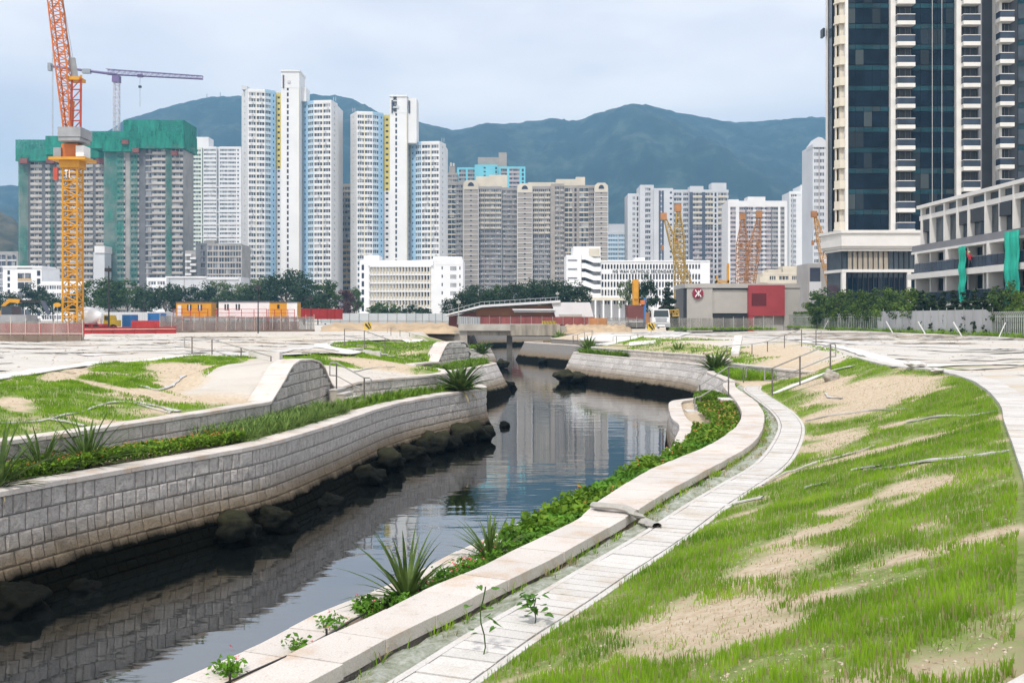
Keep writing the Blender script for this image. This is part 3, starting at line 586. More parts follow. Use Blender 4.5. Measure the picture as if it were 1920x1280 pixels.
class Bld:
    def __init__(s, name, label, d, z0=3.3, cat='building'):
        s.d = d; s.z0 = z0; s.mb = {}; s.name = name; s.label = label; s.cat = cat; s.xs = []; s.rng = random.Random(hash(label) % 9973 if False else sum(map(ord, label)))
    def m(s, k): return s.mb.setdefault(k, MB())
    def seg(s, px0, px1, ytop, cols, dy=(0, 0), pitch=11.0, ybot=None, base='estate_white', back=16, t=0.45, roof=0.9, sill=.36, head=.86, ac=0.0, d=None):
        d = d or s.d; a = Vector((XD(px0, d + dy[0]), d + dy[0], 0)); c = Vector((XD(px1, d + dy[1]), d + dy[1], 0)); s.xs += [a.x, c.x]
        z1 = ZD(ytop, d); z0 = s.z0 if ybot is None else ZD(ybot, d); u = c - a; W = u.length; u = u / W; nn = Vector((u.y, -u.x, 0)); fh = pitch * d / FPX
        def pt(w, out, z): q = a + u * w + nn * out; return (q.x, q.y, z)
        def bx(mat, w0, w1, o0, o1, za, zb):
            s.m(mat).hexa([pt(w0, o1, za), pt(w1, o1, za), pt(w1, o0, za), pt(w0, o0, za), pt(w0, o1, zb), pt(w1, o1, zb), pt(w1, o0, zb), pt(w0, o0, zb)])
        # mass behind the face
        p = [pt(0, -t, 0), pt(W, -t, 0)]; s.m(base).prism([p[0][:2], p[1][:2], (c.x, max(d, c.y) + back), (a.x, max(d, a.y) + back)], z0, z1)
        if roof: bx(base, 0, W, -0.2, 0.06, z1 - roof, z1 + 0.35)
        tot = sum(q[0] for q in cols); w = 0.0; zt = z1 - (roof or 0); nf = max(1, int((zt - z0) / fh)); rg = s.rng
        for q in cols:
            ww = q[0] / tot * W; kind = q[1]; mat = q[2] if len(q) > 2 else base
            if kind == 's': bx(mat, w, w + ww, -t, 0.0, z0, zt)
            else:
                gm = 'dark_glass' if kind in 'kt' else ('far_glass_blue' if kind == 'g' else 'flat_glass')
                s.m(gm).quad(pt(w, -t + .12, z0), pt(w + ww, -t + .12, z0), pt(w + ww, -t + .12, zt), pt(w, -t + .12, zt))
                lo, hi = (sill, head) if kind in 'wmbg' else ((.18, .9) if kind == 'o' else (.42, .80) if kind == 't' else (.22, .88))
                for f in range(nf + 1):
                    zf = zt - f * fh; za = zf - (1 - hi) * fh if f < nf + 1 else zf
                    bot = max(z0, zf - fh * (1 - lo) - 1e-4 - fh * (lo)) ; zl = zf - fh + lo * fh
                    if zf <= z0: break
                    bx(mat, w, w + ww, -t, (0.35 if kind == 'b' else 0.0), max(z0, zf - fh), max(z0, zl))           # spandrel / parapet
                    if hi < .999: bx(mat if kind != 'b' else base, w, w + ww, -t, -0.02, max(z0, zf - (1 - hi) * fh), zf)
                    nm = {'w': 2, 'm': 4, 'b': 2, 'g': 3, 'k': 0, 't': 0, 'o': 1}[kind]
                    for j in range(1, nm + 1):
                        x = w + ww * j / (nm + 1); bx(mat, x - .09, x + .09, -t, -0.14, max(z0, zl), max(z0 + .01, zf - (1 - hi) * fh))
                    if ac and rg.random() < ac and ww > 1.2:
                        x = w + rg.uniform(.1, .8) * (ww - .8); bx('ac_white', x, x + .75, 0, .45, zf - fh + .08, zf - fh + .62)
                if kind in 'tk' and ww > 1.5: bx(mat, w, w + ww * .22, -t, 0.01, z0, zt); bx(mat, w + ww * .78, w + ww, -t, 0.01, z0, zt)
            w += ww
        return s
    def blk(s, px0, px1, y0, y1, mat, dy0=0.0, dep=10, d=None):
        d = (d or s.d) + dy0; s.m(mat).box(XD(px0, d), XD(px1, d), d, d + dep, ZD(y1, d), ZD(y0, d)); s.xs += [XD(px0, d), XD(px1, d)]; return s
    def done(s, names={}):
        root = thing(s.name, s.label, s.cat, ((min(s.xs) + max(s.xs)) / 2, s.d + 5, s.z0))
        for k, mb in s.mb.items(): build(mb, names.get(k) or PART.get(k) or (k.replace('estate_', '').replace('slab_', '') + '_wall'), k, root, kind='stuff' if len(mb.f) > 40 else None)
        return root
S, Wn, K, T_, O_ = 's', 'w', 'k', 't', 'o'
def estate(label, d, xl, xcl, xc0, xc1, xcr, xr, yl, yc, yr, name='housing_tower'):
    B = Bld(name, label, d); y = 'estate_yellow'; bl = 'estate_blue'; wh = 'estate_white'; pb = 'estate_pale_blue'
    B.seg(xl, xl + 12, yl, [(1, S), (.5, T_), (1, S)], (9, 0), sill=.4, head=.8)
    B.seg(xl + 12, xcl - 25, yl, [(.12, S), (1, 'w', wh), (.08, S, y), (.1, S), (1.15, 'w', wh), (.1, S)], (0, 1), sill=.30, head=.84, ac=.5)
    B.seg(xcl - 25, xcl - 5, yl, [(.1, S, bl), (1.1, 'w', pb), (.5, S, bl), (.25, T_, bl), (.3, S, bl)], (1, 5), base=bl, sill=.3)
    B.seg(xcl - 5, xc0 + .5, yl + 2, [(.5, S, y), (.6, T_, y), (.4, S, y)], (6.5, 6.5), base=y, ybot=yl + 145); B.seg(xcl - 5, xc0 + .5, yl + 145, [(.5, S), (.6, T_), (.4, S)], (6.5, 6.5), roof=0)
    B.seg(xc0, xc1, yc + 33, [(1.1, S), (.75, K), (2.1, S), (.06, S, y)], (-3, -3), roof=0, sill=.25, head=.9)
    B.blk(xc0, xc1, yc + 2, yc + 34, wh, -3.1, 14); B.blk(xc0 - 1, xc1 + 1, yc, yc + 3, wh, -3.6, 15)
    B.blk(xc0 + 3, xc0 + 5.5, yc + 10, yc + 34, 'dark_blue_strip', -3.5, 1); B.blk(xc0 + 12, xc0 + 17, yc + 20, yc + 25, 'pale_grey', -3.5, 1)
    B.seg(xc1 - .5, xcr + 5, yr + 2, [(.4, S, y), (.6, T_, y), (.5, S, y)], (6.5, 6.5), base=y, ybot=yr + 150); B.seg(xc1 - .5, xcr + 5, yr + 150, [(.4, S), (.6, T_), (.5, S)], (6.5, 6.5), roof=0)
    B.seg(xcr + 5, xcr + 25, yr, [(.3, S, bl), (.25, T_, bl), (.5, S, bl), (1.1, 'w', pb), (.1, S, bl)], (5, 1), base=bl, sill=.3)
    B.seg(xcr + 25, xr - 12, yr, [(.1, S), (1.15, 'w', wh), (.1, S), (.08, S, y), (1, 'w', wh), (.12, S)], (1, 0), sill=.30, head=.84, ac=.5)
    B.seg(xr - 12, xr, yr, [(1, S), (.5, T_), (1, S)], (0, 9), sill=.4, head=.8)
    for k, x in enumerate((xl + 4, xl + 8, xr - 8, xr - 4)): B.blk(x, x + .7, (yl if k < 2 else yr) - 7, (yl if k < 2 else yr), 'pale_grey', 4, .3)
    return B
B = estate('tallest white and pale blue housing tower with yellow strips, left of its twin', 500, 453, 522, 527, 561, 563, 633, 168, 131, 189)
B.blk(560, 574, 164, 190, 'estate_white', 2, 9); B.blk(453, 463, 161, 168, 'pale_grey', 3, 5); TW1 = B.done()
B = estate('white and pale blue housing tower with black Chinese characters on its core', 510, 657, 724, 731, 763, 765, 836, 210, 178, 266)
B.blk(762, 781, 184, 268, 'estate_white', -1, 12); B.blk(766, 769, 189, 212, 'dark_blue_strip', -1.4, 1); TW2 = B.done()
# sign characters
M('sign_black', (0.02, 0.02, 0.022), 0.5, 0.1); M('sign_white', (0.85, 0.85, 0.85), 0.5, 0.02)
def text_mesh(body, size, depth=0.1):
    c = bpy.data.curves.new('lettering', 'FONT'); c.body = body; c.size = size; c.align_x = 'CENTER'; c.align_y = 'CENTER'; c.extrude = depth; c.space_character = 1.18; c.offset = 0.014
    o = bpy.data.objects.new('lettering', c); COL.objects.link(o); dg = bpy.context.evaluated_depsgraph_get(); me = bpy.data.meshes.new_from_object(o.evaluated_get(dg))
    bpy.data.objects.remove(o); return me
def text_on(root, body, px, py, d, width_px, mat='sign_black', depth=0.12, height_px=None, name='lettering'):
    me = text_mesh(body, 1.0, depth); xs = [v.co.x for v in me.vertices]; ys = [v.co.y for v in me.vertices]
    if not xs: return None
    k = width_px * d / FPX / (max(xs) - min(xs)); kz = (height_px * d / FPX / (max(ys) - min(ys))) if height_px else k
    cx, cy = (max(xs) + min(xs)) / 2, (max(ys) + min(ys)) / 2; p = PD(px, py, d); q = wloc(root)
    for v in me.vertices:
        x, y, z = v.co; v.co = (p[0] + (x - cx) * k - q.x, p[1] - z - q.y, p[2] + (y - cy) * kz - q.z)
    me.materials.clear(); me.materials.append(MAT[mat]); o = bpy.data.objects.new(name, me); COL.objects.link(o); o.parent = root; o['kind'] = 'stuff'; return o
for ch, y in zip('東匯邨', (183.5, 194.5, 206)): text_on(TW2, ch, 740.5, y, 506.7, 7.5, depth=.15, height_px=8, name='sign_character')
# towers under construction, wrapped in netting
net('net_green', (0.02, 0.20, 0.155), 0.50, .2); net('net_crown', (0.014, 0.22, 0.155), 0.78, .18); PART['net_crown'] = 'crown_netting'
def crown(B, px0, px1, y0, y1, dy=-2.5, dep=20):
    d = B.d + dy; B.m('net_crown').box(XD(px0, d), XD(px1, d), d, d + dep, ZD(y1, d), ZD(y0, d))
def netstrip(B, px0, px1, y0, y1, dy=-.8):
    d = B.d + dy; mb = B.m('net_green'); k = 10
    for i in range(k):
        a = px0 + (px1 - px0) * i / k; c = px0 + (px1 - px0) * (i + 1) / k; o1, o2 = .25 * math.sin(i * 2.2), .25 * math.sin((i + 1) * 2.2)
        mb.quad((XD(a, d), d + o1, ZD(y1, d)), (XD(c, d), d + o2, ZD(y1, d)), (XD(c, d), d + o2, ZD(y0, d)), (XD(a, d), d + o1, ZD(y0, d)))
rc, rpale, rdk = 'raw_concrete', 'raw_pale', 'raw_dark'
B = Bld('unfinished_tower', 'unfinished grey tower behind the yellow crane mast, low green net crown', 490)
B.seg(35, 195, 285, [(1.6, S, rc), (.5, S, rdk), (2, 'b', rpale), (.6, S, rdk), (1.6, 'b', rpale), (.4, S, rdk), (1.6, 'b', rpale), (.5, S, rdk), (1.8, 'b', rpale), (.6, S, rc), (1.8, 'b', rpale), (.5, S, rdk), (1.4, 'b', rpale)], base=rc, sill=.4, roof=1.5, pitch=11.2)
netstrip(B, 34, 52, 290, 560); netstrip(B, 94, 101, 290, 560); crown(B, 29, 120, 262, 302); crown(B, 85, 122, 255, 290, -3.1, 18); crown(B, 120, 196, 248, 296, -1.5)
M('rust_red', (0.20, 0.07, 0.06), 0.9, 0.3, 0.4)
for x in (36, 86, 180): B.blk(x, x + 15, 297, 306, 'rust_red', -3.6, 2)
B.done()
B = Bld('unfinished_tower', 'unfinished grey tower with tall green net crown and green vertical strips, right of the crane', 480)
B.seg(195, 343, 272, [(1.9, S, rc), (1.2, 'b', rpale), (.8, S, rc), (1.2, 'b', rpale), (.9, S, rdk), (1, 'o', rc), (1.9, 'b', rpale), (.9, S, rc), (1.6, 'b', rpale)], base=rc, sill=.4, roof=1.5, pitch=11.2)
netstrip(B, 194, 232, 275, 545); netstrip(B, 243, 258, 280, 535); netstrip(B, 311, 322, 280, 525); crown(B, 168, 345, 246, 278); crown(B, 231, 344, 225, 262, -2); crown(B, 192, 260, 262, 284, -2.8)
for x, y in ((248, 278), (320, 283), (228, 262)): B.blk(x, x + 12, y, y + 8, 'rust_red', -3.9, 2)
B.done()
B = Bld('housing_slab', 'long white housing slab between the netted tower and the tallest tower', 700)
B.seg(345, 350, 272, [(1, S, 'dark_blue_strip')], base='pale_grey'); B.seg(350, 379, 277, [(.1, S), (1, 'm', 'pale_green'), (.1, S)], pitch=7.8, base='pale_green', ac=.2); B.seg(379, 381, 277, [(1, S, 'raw_dark')], (2, 2), base='pale_grey')
B.seg(381, 406, 276, [(.1, S), (1, 'm'), (.1, S), (1, 'm'), (.1, S)], pitch=7.8, ac=.2); B.seg(406, 411, 276, [(1, S, 'pale_grey')], (2, 2)); B.seg(411, 452, 276, [(.1, S), (1, 'm'), (.1, S), (1, 'm'), (.1, S), (.4, T_), (.2, S)], pitch=7.8, ac=.2)
B.blk(345, 391, 257, 278, 'estate_white', 1, 12)
for k in range(10): B.blk(345, 452, 350 + k * 23.4, 351.4 + k * 23.4, 'white_line', -.35, .5)
B.done()
B = Bld('unfinished_block', 'low bare concrete block frame in front of the white slab', 470)
B.seg(367, 388, 457, [(1, S, rdk), (.8, 'o', rdk), (.4, S, rdk)], base=rdk, roof=.5); B.seg(388, 453, 458, [(.1, S, rpale)] + [(1, 'o', rpale), (.14, S, rpale)] * 6, base=rc, roof=.4, sill=.3, head=.95); B.blk(386, 402, 450, 458, rc, 2, 6)
for k in range(8): B.blk(347 + (k % 2) * 9, 358 + (k % 2) * 9, 476 + k * 6, 480 + k * 6, 'white_line', -1, 3)
B.blk(347, 368, 470, 525, rc, 1, 8); B.done()
B = Bld('podium', 'plain white podium wall below the unfinished block', 440); B.blk(312, 452, 519, 600, 'pale_grey', 0, 14); B.blk(310, 387, 518, 521, 'white_line', -.5, 15); B.blk(387, 447, 521, 524, 'white_line', -.5, 15)
for x in (345, 387, 420): B.blk(x, x + 1, 521, 600, 'slab_grey', -.15, .3)
B.done()
B = Bld('annex_block', 'small white two storey annex left of the plain podium', 436); B.seg(275, 312, 522, [(.2, S), (1, 'w'), (.2, S), (1, 'w'), (.2, S)], pitch=11.5, base='school_white'); B.done()
B = Bld('lift_tower_block', 'plain pale grey slab block rising between the two netted towers', 470); B.blk(175, 196, 473, 600, 'pale_grey', 0, 8); B.blk(177, 196, 461, 474, 'white_line', -.6, 9); B.done()
B = Bld('school_block', 'white school block with orange balcony strip at the left edge', 400)
B.seg(5, 32, 501, [(.6, S), (.8, K), (1, S)], base='school_white', pitch=12, ybot=570); B.seg(32, 60, 506, [(.1, S), (2.6, 'o', 'school_white'), (.2, S)], base='school_white', pitch=17); B.seg(60, 78, 501, [(.8, S), (.6, K), (.2, S)], base='school_white', pitch=15)
B.blk(33, 58, 522, 526, 'ochre', -.3, .4); B.blk(4, 79, 498.5, 502, 'school_white', -.4, 12); B.seg(78, 160, 529, [(.1, S)] + [(1, 'w'), (.12, S)] * 6, base='school_white', pitch=14); B.done()
B = Bld('grey_block', 'low grey block behind the white school block, at the left picture edge', 520); B.seg(-30, 34, 473, [(.2, S), (1, 'o', 'pale_grey'), (.2, S), (1, 'o', 'pale_grey'), (.2, S), (1, 'o', 'pale_grey'), (.2, S)], base='slab_grey', pitch=12); B.done()
B = Bld('brown_tower', 'narrow brown block with orange balconies between the twin towers', 545)
B.seg(630, 662, 346, [(.1, S, 'cream'), (1, 'b', 'slab_brown'), (.1, S, 'slab_brown'), (1, 'b', 'slab_brown'), (.1, S, 'cream')], base='slab_brown', pitch=11, ybot=448, ac=.5)
B.seg(630, 662, 448, [(.3, S, 'slab_brown'), (1.6, 'b', 'ochre'), (.3, S, 'cream')], base='slab_brown', pitch=11, roof=0); B.done()
# white school with vertical fins
B = Bld('finned_school', 'white five storey school building with rows of vertical fins', 400)
sw, scm = 'school_white', 'school_cream'
B.seg(674, 692, 490, [(.25, S), (1, K), (.9, S)], base=sw, pitch=15.4, d=400); B.blk(682, 711, 479, 500, sw, 1, 10)
B.seg(692, 808, 497, [(.1, S)] + [q for _ in range(20) for q in ((1, K, scm), (1.05, S, scm))], (0, 0), base=scm, pitch=15.6, roof=0, sill=.2, head=.98); B.blk(690, 812, 488, 498, sw, -.5, 12)
B.seg(808, 868, 487, [(1.8, S), (.22, T_), (1.3, S), (1, 'm'), (.5, S), (.22, T_), (.4, S)], (0, 3), base=sw, pitch=15.6, roof=1.8, sill=.3, head=.8); B.blk(812, 866, 481, 489, sw, 4, 8)
for k in range(6): B.blk(693, 808, 498 + k * 15.6, 500.5 + k * 15.6, sw, -.55, .8)
for k in range(20): x = 693 + k * 5.9; B.blk(x, x + 1.0, 499, 590, sw, -.75, .8)
B.done()
# grey estate slabs
B = Bld('grey_estate', 'long brown grey housing estate with arched gables and white banded end walls', 575)
g_, br, cm = 'slab_grey', 'slab_brown', 'cream'
def endwall(x0, x1, y, dy=-3):
    B.seg(x0, x1, y + 16, [(1, S, br), (.28, T_, br), (1, S, br)], (dy, dy), base=br, pitch=9.4, roof=0); d = B.d + dy
    c = (x0 + x1) / 2; r_ = (x1 - x0) / 2; pts = [(XD(x0, d), ZD(y + 17, d)), (XD(x1, d), ZD(y + 17, d)), (XD(x1, d), ZD(y + 5, d)), (XD(x1 - r_ * .45, d), ZD(y, d)), (XD(x0 + r_ * .45, d), ZD(y, d)), (XD(x0, d), ZD(y + 5, d))]
    B.m('cream').slabxz(pts, d - .4, d + 8)
    aw = [(XD(c + r_ * .42 * math.cos(a), d), ZD(y + 11 - 7 * math.sin(a), d)) for a in np.linspace(0, math.pi, 9)]; B.m('dark_glass').slabxz(aw, d - .6, d - .35)
    k = 0
    while y + 17 + k * 9.4 < 560: B.blk(x0, x1, y + 16.5 + k * 9.4, y + 17.7 + k * 9.4, 'white_line', dy - .25, .3); k += 1
    B.blk(x0 - .3, x0 + .6, y + 10, 560, 'white_line', dy - .28, .3); B.blk(x1 - .6, x1 + .3, y + 10, 560, 'white_line', dy - .28, .3)
B.seg(837, 869, 342, [(.15, S, cm), (1.3, 'o', cm), (.1, S, g_), (1, 'w', g_), (.15, S, g_)], (2, 2), base=g_, pitch=9.4, ac=.25); endwall(869, 897, 338)
B.seg(897, 941, 350, [(.1, S, g_)] + [(1, 'b', cm), (.14, S, g_)] * 4, (2, 2), base=g_, pitch=9.4, ac=.3, ybot=430); B.seg(897, 941, 430, [(.1, S, g_)] + [(1, 'b', g_), (.14, S, br)] * 4, (2, 2), base=g_, pitch=9.4, ac=.3, roof=0)
B.seg(941, 970, 351, [(.1, S, br)] + [(1, 'w', g_), (.14, S, br)] * 3, (4, 5), base=g_, pitch=9.4, ac=.35); endwall(970, 998, 344)
B.seg(998, 1033, 350, [(.1, S, g_)] + [(1, 'b', cm), (.14, S, g_)] * 3, (1, 1), base=g_, pitch=9.4, ac=.4, ybot=440); B.seg(998, 1033, 440, [(.1, S, g_)] + [(1, 'b', g_), (.14, S, g_)] * 3, (1, 1), base=g_, pitch=9.4, ac=.4, roof=0); B.seg(1033, 1058, 346, [(.9, S, br), (1, 'w', br), (.2, S, br), (.8, 'w', br), (.1, S, br)], (-1, -1), base=br, pitch=9.4, ac=.7)
B.seg(1058, 1085, 348, [(.1, S, br), (1.3, 'o', cm), (.2, S, br), (.7, 'k', br), (.2, S, br)], (2, 2), base=br, pitch=9.4); B.seg(1085, 1115, 348, [(.1, S, br), (1.5, 'o', cm), (.1, S, br), (.8, 'w', br), (.1, S, br)], (1, 1), base=br, pitch=9.4, ac=.3); endwall(1115, 1140, 343)
B.blk(893, 951, 331, 352, cm, 4, 12); B.blk(917, 951, 328, 335, cm, 5, 10); B.blk(1043, 1097, 336, 350, cm, 6, 10); B.blk(1080, 1097, 332, 340, cm, 7, 9); B.blk(990, 1042, 342, 352, cm, 6, 8)
B.done({'slab_grey': 'grey_wall', 'slab_brown': 'end_wall', 'cream': 'parapets', 'dark_glass': 'gable_windows'})
B = Bld('turquoise_block', 'turquoise topped block peeping over the grey estate', 760); tq = 'turquoise'
B.seg(857, 891, 315, [(.3, S, tq), (1, 'w', 'slab_grey'), (.3, S, tq), (1, 'w', 'slab_grey'), (.1, S, tq)], base=tq, pitch=8); B.seg(890, 933, 311, [(1.5, S, tq), (.35, T_, tq), (1.5, S, tq), (.5, K, tq)], (-3, -3), base=tq, pitch=7); B.seg(933, 985, 313, [(.4, S, tq), (.8, 'w', 'slab_grey'), (.3, S, tq), (1.3, 'w', 'pinkish'), (.3, S, tq), (.25, K, tq), (.2, S, tq)], (1, 1), base=tq, pitch=8)
B.blk(896, 937, 295, 312, 'slab_brown', 3, 10); B.blk(935, 950, 286, 314, 'slab_brown', 2, 10); B.done()
B = Bld('ornate_block', 'small brown ornate topped block left of the turquoise block', 740); B.seg(838, 858, 325, [(1, 'w', 'slab_brown'), (.3, S, 'slab_brown'), (1, 'w', 'slab_brown')], base='slab_brown', pitch=8); B.blk(842, 853, 312, 326, 'slab_brown', 1, 5); B.blk(844, 847, 305, 313, 'cream', 1, 2); B.blk(849, 852, 306, 313, 'cream', 1, 2); B.done()
# school with its name on the wall
B = Bld('secondary_school', 'white secondary school with its name lettered between rows of arched windows', 380)
B.blk(1062, 1090, 478, 590, sw, -1, 16); B.blk(1075, 1126, 462, 480, sw, 0, 14); B.blk(1090, 1126, 479, 590, sw, 2, 12)
for k in range(4): B.blk(1065, 1082, 487 + k * 16.7, 488.6 + k * 16.7, 'dark_glass', -1.2, .4)
for k in range(5):      # outside stair: flights with dark openings
    y = 484 + k * 16.5; d = 380.0
    B.m(sw).slabxz([(XD(1090, d), ZD(y + 3, d)), (XD(1097, d), ZD(y + 3, d)), (XD(1113, d), ZD(y + 9, d)), (XD(1126, d), ZD(y + 9, d)), (XD(1126, d), ZD(y, d)), (XD(1113, d), ZD(y, d)), (XD(1097, d), ZD(y - 7, d)), (XD(1090, d), ZD(y - 7, d))], d - 1.5, d + 1)
    B.blk(1094, 1123, y + 2, y + 10, 'dark_glass', 1.6, .3)
B.blk(1104, 1124, 466, 481, 'cream', -.2, .3)
ROWS = [(495, 504.3), (513.2, 524), (527.5, 538.3), (542.5, 554), (559, 570)]
prev = 489.0
for y0, y1 in ROWS: B.blk(1126, 1330, prev, y0, sw, 0, 6); prev = y1
B.blk(1126, 1330, prev, 600, sw, 0, 6)
B.blk(1126, 1330, 490, 600, 'flat_glass', 1.0, 8); B.blk(1313, 1331, 488, 600, sw, -.1, 9)
x = 1126.0
for k in range(33):
    B.blk(x, x + 2.1, 490, 600, sw, 0.02, 1.2)
    for y0, y1 in ROWS[:4]:      # arched heads
        d2 = 380.1; pts = [(XD(x + 2, d2), ZD(y0, d2)), (XD(x + 5.8, d2), ZD(y0, d2)), (XD(x + 5.8, d2), ZD(y0 + 2.4, d2)), (XD(x + 5.2, d2), ZD(y0 + 1.1, d2)), (XD(x + 3.9, d2), ZD(y0 + .4, d2)), (XD(x + 2.6, d2), ZD(y0 + 1.1, d2)), (XD(x + 2, d2), ZD(y0 + 2.4, d2))]
        B.m(sw).slabxz(pts, d2, d2 + .8)
    x += 5.66
B.blk(1190, 1209, 483, 491, sw, 2, 6); B.blk(1288, 1300, 487, 491, sw, 2, 6); B.blk(1126, 1330, 488, 490.5, sw, -.3, 9)
B.blk(1083, 1200, 558, 563, 'school_cream', -6, 6)
for k in range(8): B.blk(1085 + k * 15, 1088 + k * 15, 563, 600, sw, -6, 1)
NG = B.done()
text_on(NG, 'NG WAH CATHOLIC SECONDARY SCHOOL', 1222, 508.8, 379.85, 146, 'sign_black', .12, 6.0)
B = Bld('blue_glass_block', 'low bluish glass block behind the lettered school', 640)
B.seg(1138, 1178, 436, [(.1, S, 'pale_grey'), (1, 'g', 'estate_pale_blue'), (.1, S, 'pale_grey'), (1, 'g', 'estate_pale_blue')], base='pale_grey', pitch=8.5); B.seg(1176, 1213, 432, [(.1, S, 'pale_grey')] + [(1, 'g', 'estate_pale_blue'), (.15, S, 'pale_grey')] * 2, (-2, -2), base='pale_grey', pitch=8.5); B.blk(1142, 1206, 420, 437, 'pale_grey', 2, 8); B.done()
pg = 'pale_grey'
B = Bld('residential_tower', 'pale grey stepped residential tower left of the cream banded one', 560)
B.seg(1177, 1201, 363, [(1, S, pg), (.5, 'w', pg), (.2, S, pg), (.6, 'k', pg), (.3, S, pg)], (3, 3), base=pg, pitch=10); B.seg(1200, 1226, 348, [(.9, S, pg), (.9, 'b', pg), (.6, S, pg)], base=pg, pitch=10)
B.seg(1226, 1262, 355, [(.9, S, pg), (.35, S, 'dark_blue_strip'), (.25, 'o', pg), (.35, S, 'dark_blue_strip'), (1.1, S, pg), (.4, T_, pg), (.2, S, pg)], (-2, -2), base=pg, pitch=10); B.seg(1262, 1294, 357, [(.15, S, pg), (1.2, 'b', pg), (.3, S, pg), (.8, 'b', pg), (.3, S, 'dark_blue_strip')], (0, 0), base=pg, pitch=10, ac=.3); B.done()
B = Bld('residential_tower', 'cream banded residential tower with two rooftop blocks', 555)
B.seg(1293, 1366, 357, [(.5, S, 'dark_blue_strip'), (1.4, 'b', 'cream'), (.5, S, 'dark_blue_strip'), (1.2, 'b', 'cream'), (.25, S, pg), (.3, 'k', pg), (.25, S, pg), (1.3, 'b', 'cream'), (.3, 'w', pg)], base=pg, pitch=10, ac=.2, ybot=425)
B.seg(1293, 1366, 425, [(.5, S, 'dark_blue_strip'), (1.4, 'b', 'pinkish'), (.5, S, 'dark_blue_strip'), (1.2, 'b', 'pinkish'), (.25, S, pg), (.3, 'k', pg), (.25, S, pg), (1.3, 'b', 'pinkish'), (.3, 'w', pg)], base=pg, pitch=10, ac=.2, roof=0)
B.blk(1294, 1319, 349, 358, pg, 1, 8); B.blk(1334, 1362, 343, 358, pg, 1, 8); B.done()
B = Bld('residential_tower', 'broad white framed residential block with pinkish floors behind the leaning crane booms', 520)
B.seg(1365, 1476, 378, [(.35, S, 'white_line'), (.8, 'w', 'pinkish'), (.5, S, 'white_line'), (.9, 'w', 'pinkish'), (.2, S, 'raw_dark'), (.9, 'w', 'pinkish'), (.5, 'b', 'white_line'), (.9, 'w', 'pinkish'), (.5, 'b', 'white_line'), (.8, 'w', 'pinkish'), (.15, S, 'raw_dark'), (.9, 'w', 'slab_grey'), (.35, S, 'white_line'), (.6, 'w', 'slab_grey'), (.4, S, 'white_line')], base='white_line', pitch=8.8, roof=2.5, ac=.2); B.blk(1402, 1435, 369, 380, 'white_line', 2, 8); B.blk(1366, 1385, 374, 380, 'white_line', 2, 8); B.done()
B = Bld('residential_tower', 'pale white tower with rounded balconies at the far right of the hazy group', 580)
B.seg(1480, 1502, 360, [(.3, S), (1, 'b'), (.8, S, pg)], base='estate_white', pitch=9.5); B.seg(1501, 1526, 347, [(1, S), (.3, T_), (.6, S)], (2, 2), pitch=9.5); B.seg(1488, 1524, 371, [(.4, 'w', pg), (1, S), (.4, K), (.3, S), (.4, K), (.6, S)], (-4, -4), pitch=9.5); B.done()
B = Bld('gabled_tower', 'slim grey tower with curved gable beside the dark glass tower', 430)
B.seg(1524, 1550, 272, [(.3, S, pg), (.8, 'w', pg), (.3, S, 'slab_grey'), (.8, 'w', pg), (.5, S, pg)], base=pg, pitch=12.5, roof=0); d = 429.5
B.m(pg).slabxz([(XD(1524, d), ZD(276, d)), (XD(1550, d), ZD(276, d)), (XD(1550, d), ZD(265, d)), (XD(1541, d), ZD(258, d)), (XD(1534, d), ZD(257, d)), (XD(1526, d), ZD(268, d)), (XD(1524, d), ZD(270, d))], d, d + 10); B.done()
B = Bld('service_block', 'grey service block with a dark opening beside the podium', 250); B.blk(1515, 1550, 494, 600, 'slab_grey', 0, 10); B.blk(1519, 1538, 502, 528, 'dark_glass', -.15, .3); B.blk(1518, 1540, 528, 570, pg, -.3, .4); B.done()
B = Bld('cream_block', 'low cream rooftop building above the red and grey station block', 330); B.seg(1430, 1505, 512, [(.6, S, 'cream'), (.5, 'w', 'cream'), (.3, S, 'cream'), (.8, 'w', 'cream'), (.3, S, 'cream'), (.5, 'w', 'cream'), (.4, S, 'cream')], base='cream', pitch=14, roof=.6); B.blk(1440, 1465, 505, 513, 'cream', 1, 5); B.blk(1468, 1500, 499, 513, 'cream', 2, 6); B.blk(1425, 1440, 519, 530, 'cream', -1, 4); B.done()
B = Bld('small_white_block', 'small white block with a column of dark windows right of the red panel building', 300); B.seg(1497, 1520, 540, [(.3, S), (.9, K), (1.2, S)], base='school_white', pitch=11); B.blk(1485, 1520, 536, 541, sw, 1, 6); B.done()
# ================================================================ dark glass tower on the right
glass('tower_glass', (0.006, 0.014, 0.026), 0.06, 0.10, .3); glass('tower_spandrel', (0.014, 0.050, 0.066), 0.12, 0.12, .08); glass('rail_glass', (0.035, 0.050, 0.075), 0.08, 0.3); glass('grey_glass', (0.05, 0.065, 0.08), 0.08, 0.35)
M('tower_white', (0.72, 0.70, 0.66), 0.6, 0.05, 0.5); M('tower_cream', (0.66, 0.60, 0.49), 0.7, 0.06, 0.5); M('tower_dark', (0.02, 0.022, 0.028), 0.4, 0.2, 0.5); M('curtain', (0.40, 0.35, 0.28), 0.9, 0.25, 1.2, stretch=(6, 6, .3)); M('band_grey', (0.20, 0.20, 0.215), 0.6, 0.1, 0.5)
DT = 172.0; FLP = 38.75 * DT / FPX
tower = thing('glass_tower', 'dark glass residential tower with white balconies rising out of the picture at right', 'building', (XD(1735, DT), DT + 10, Z_PLT))
zb = ZD(433, DT); NF = 16
def tb(mb, name, mat, parent=tower, **k): return build(mb, name, mat, parent, **k)
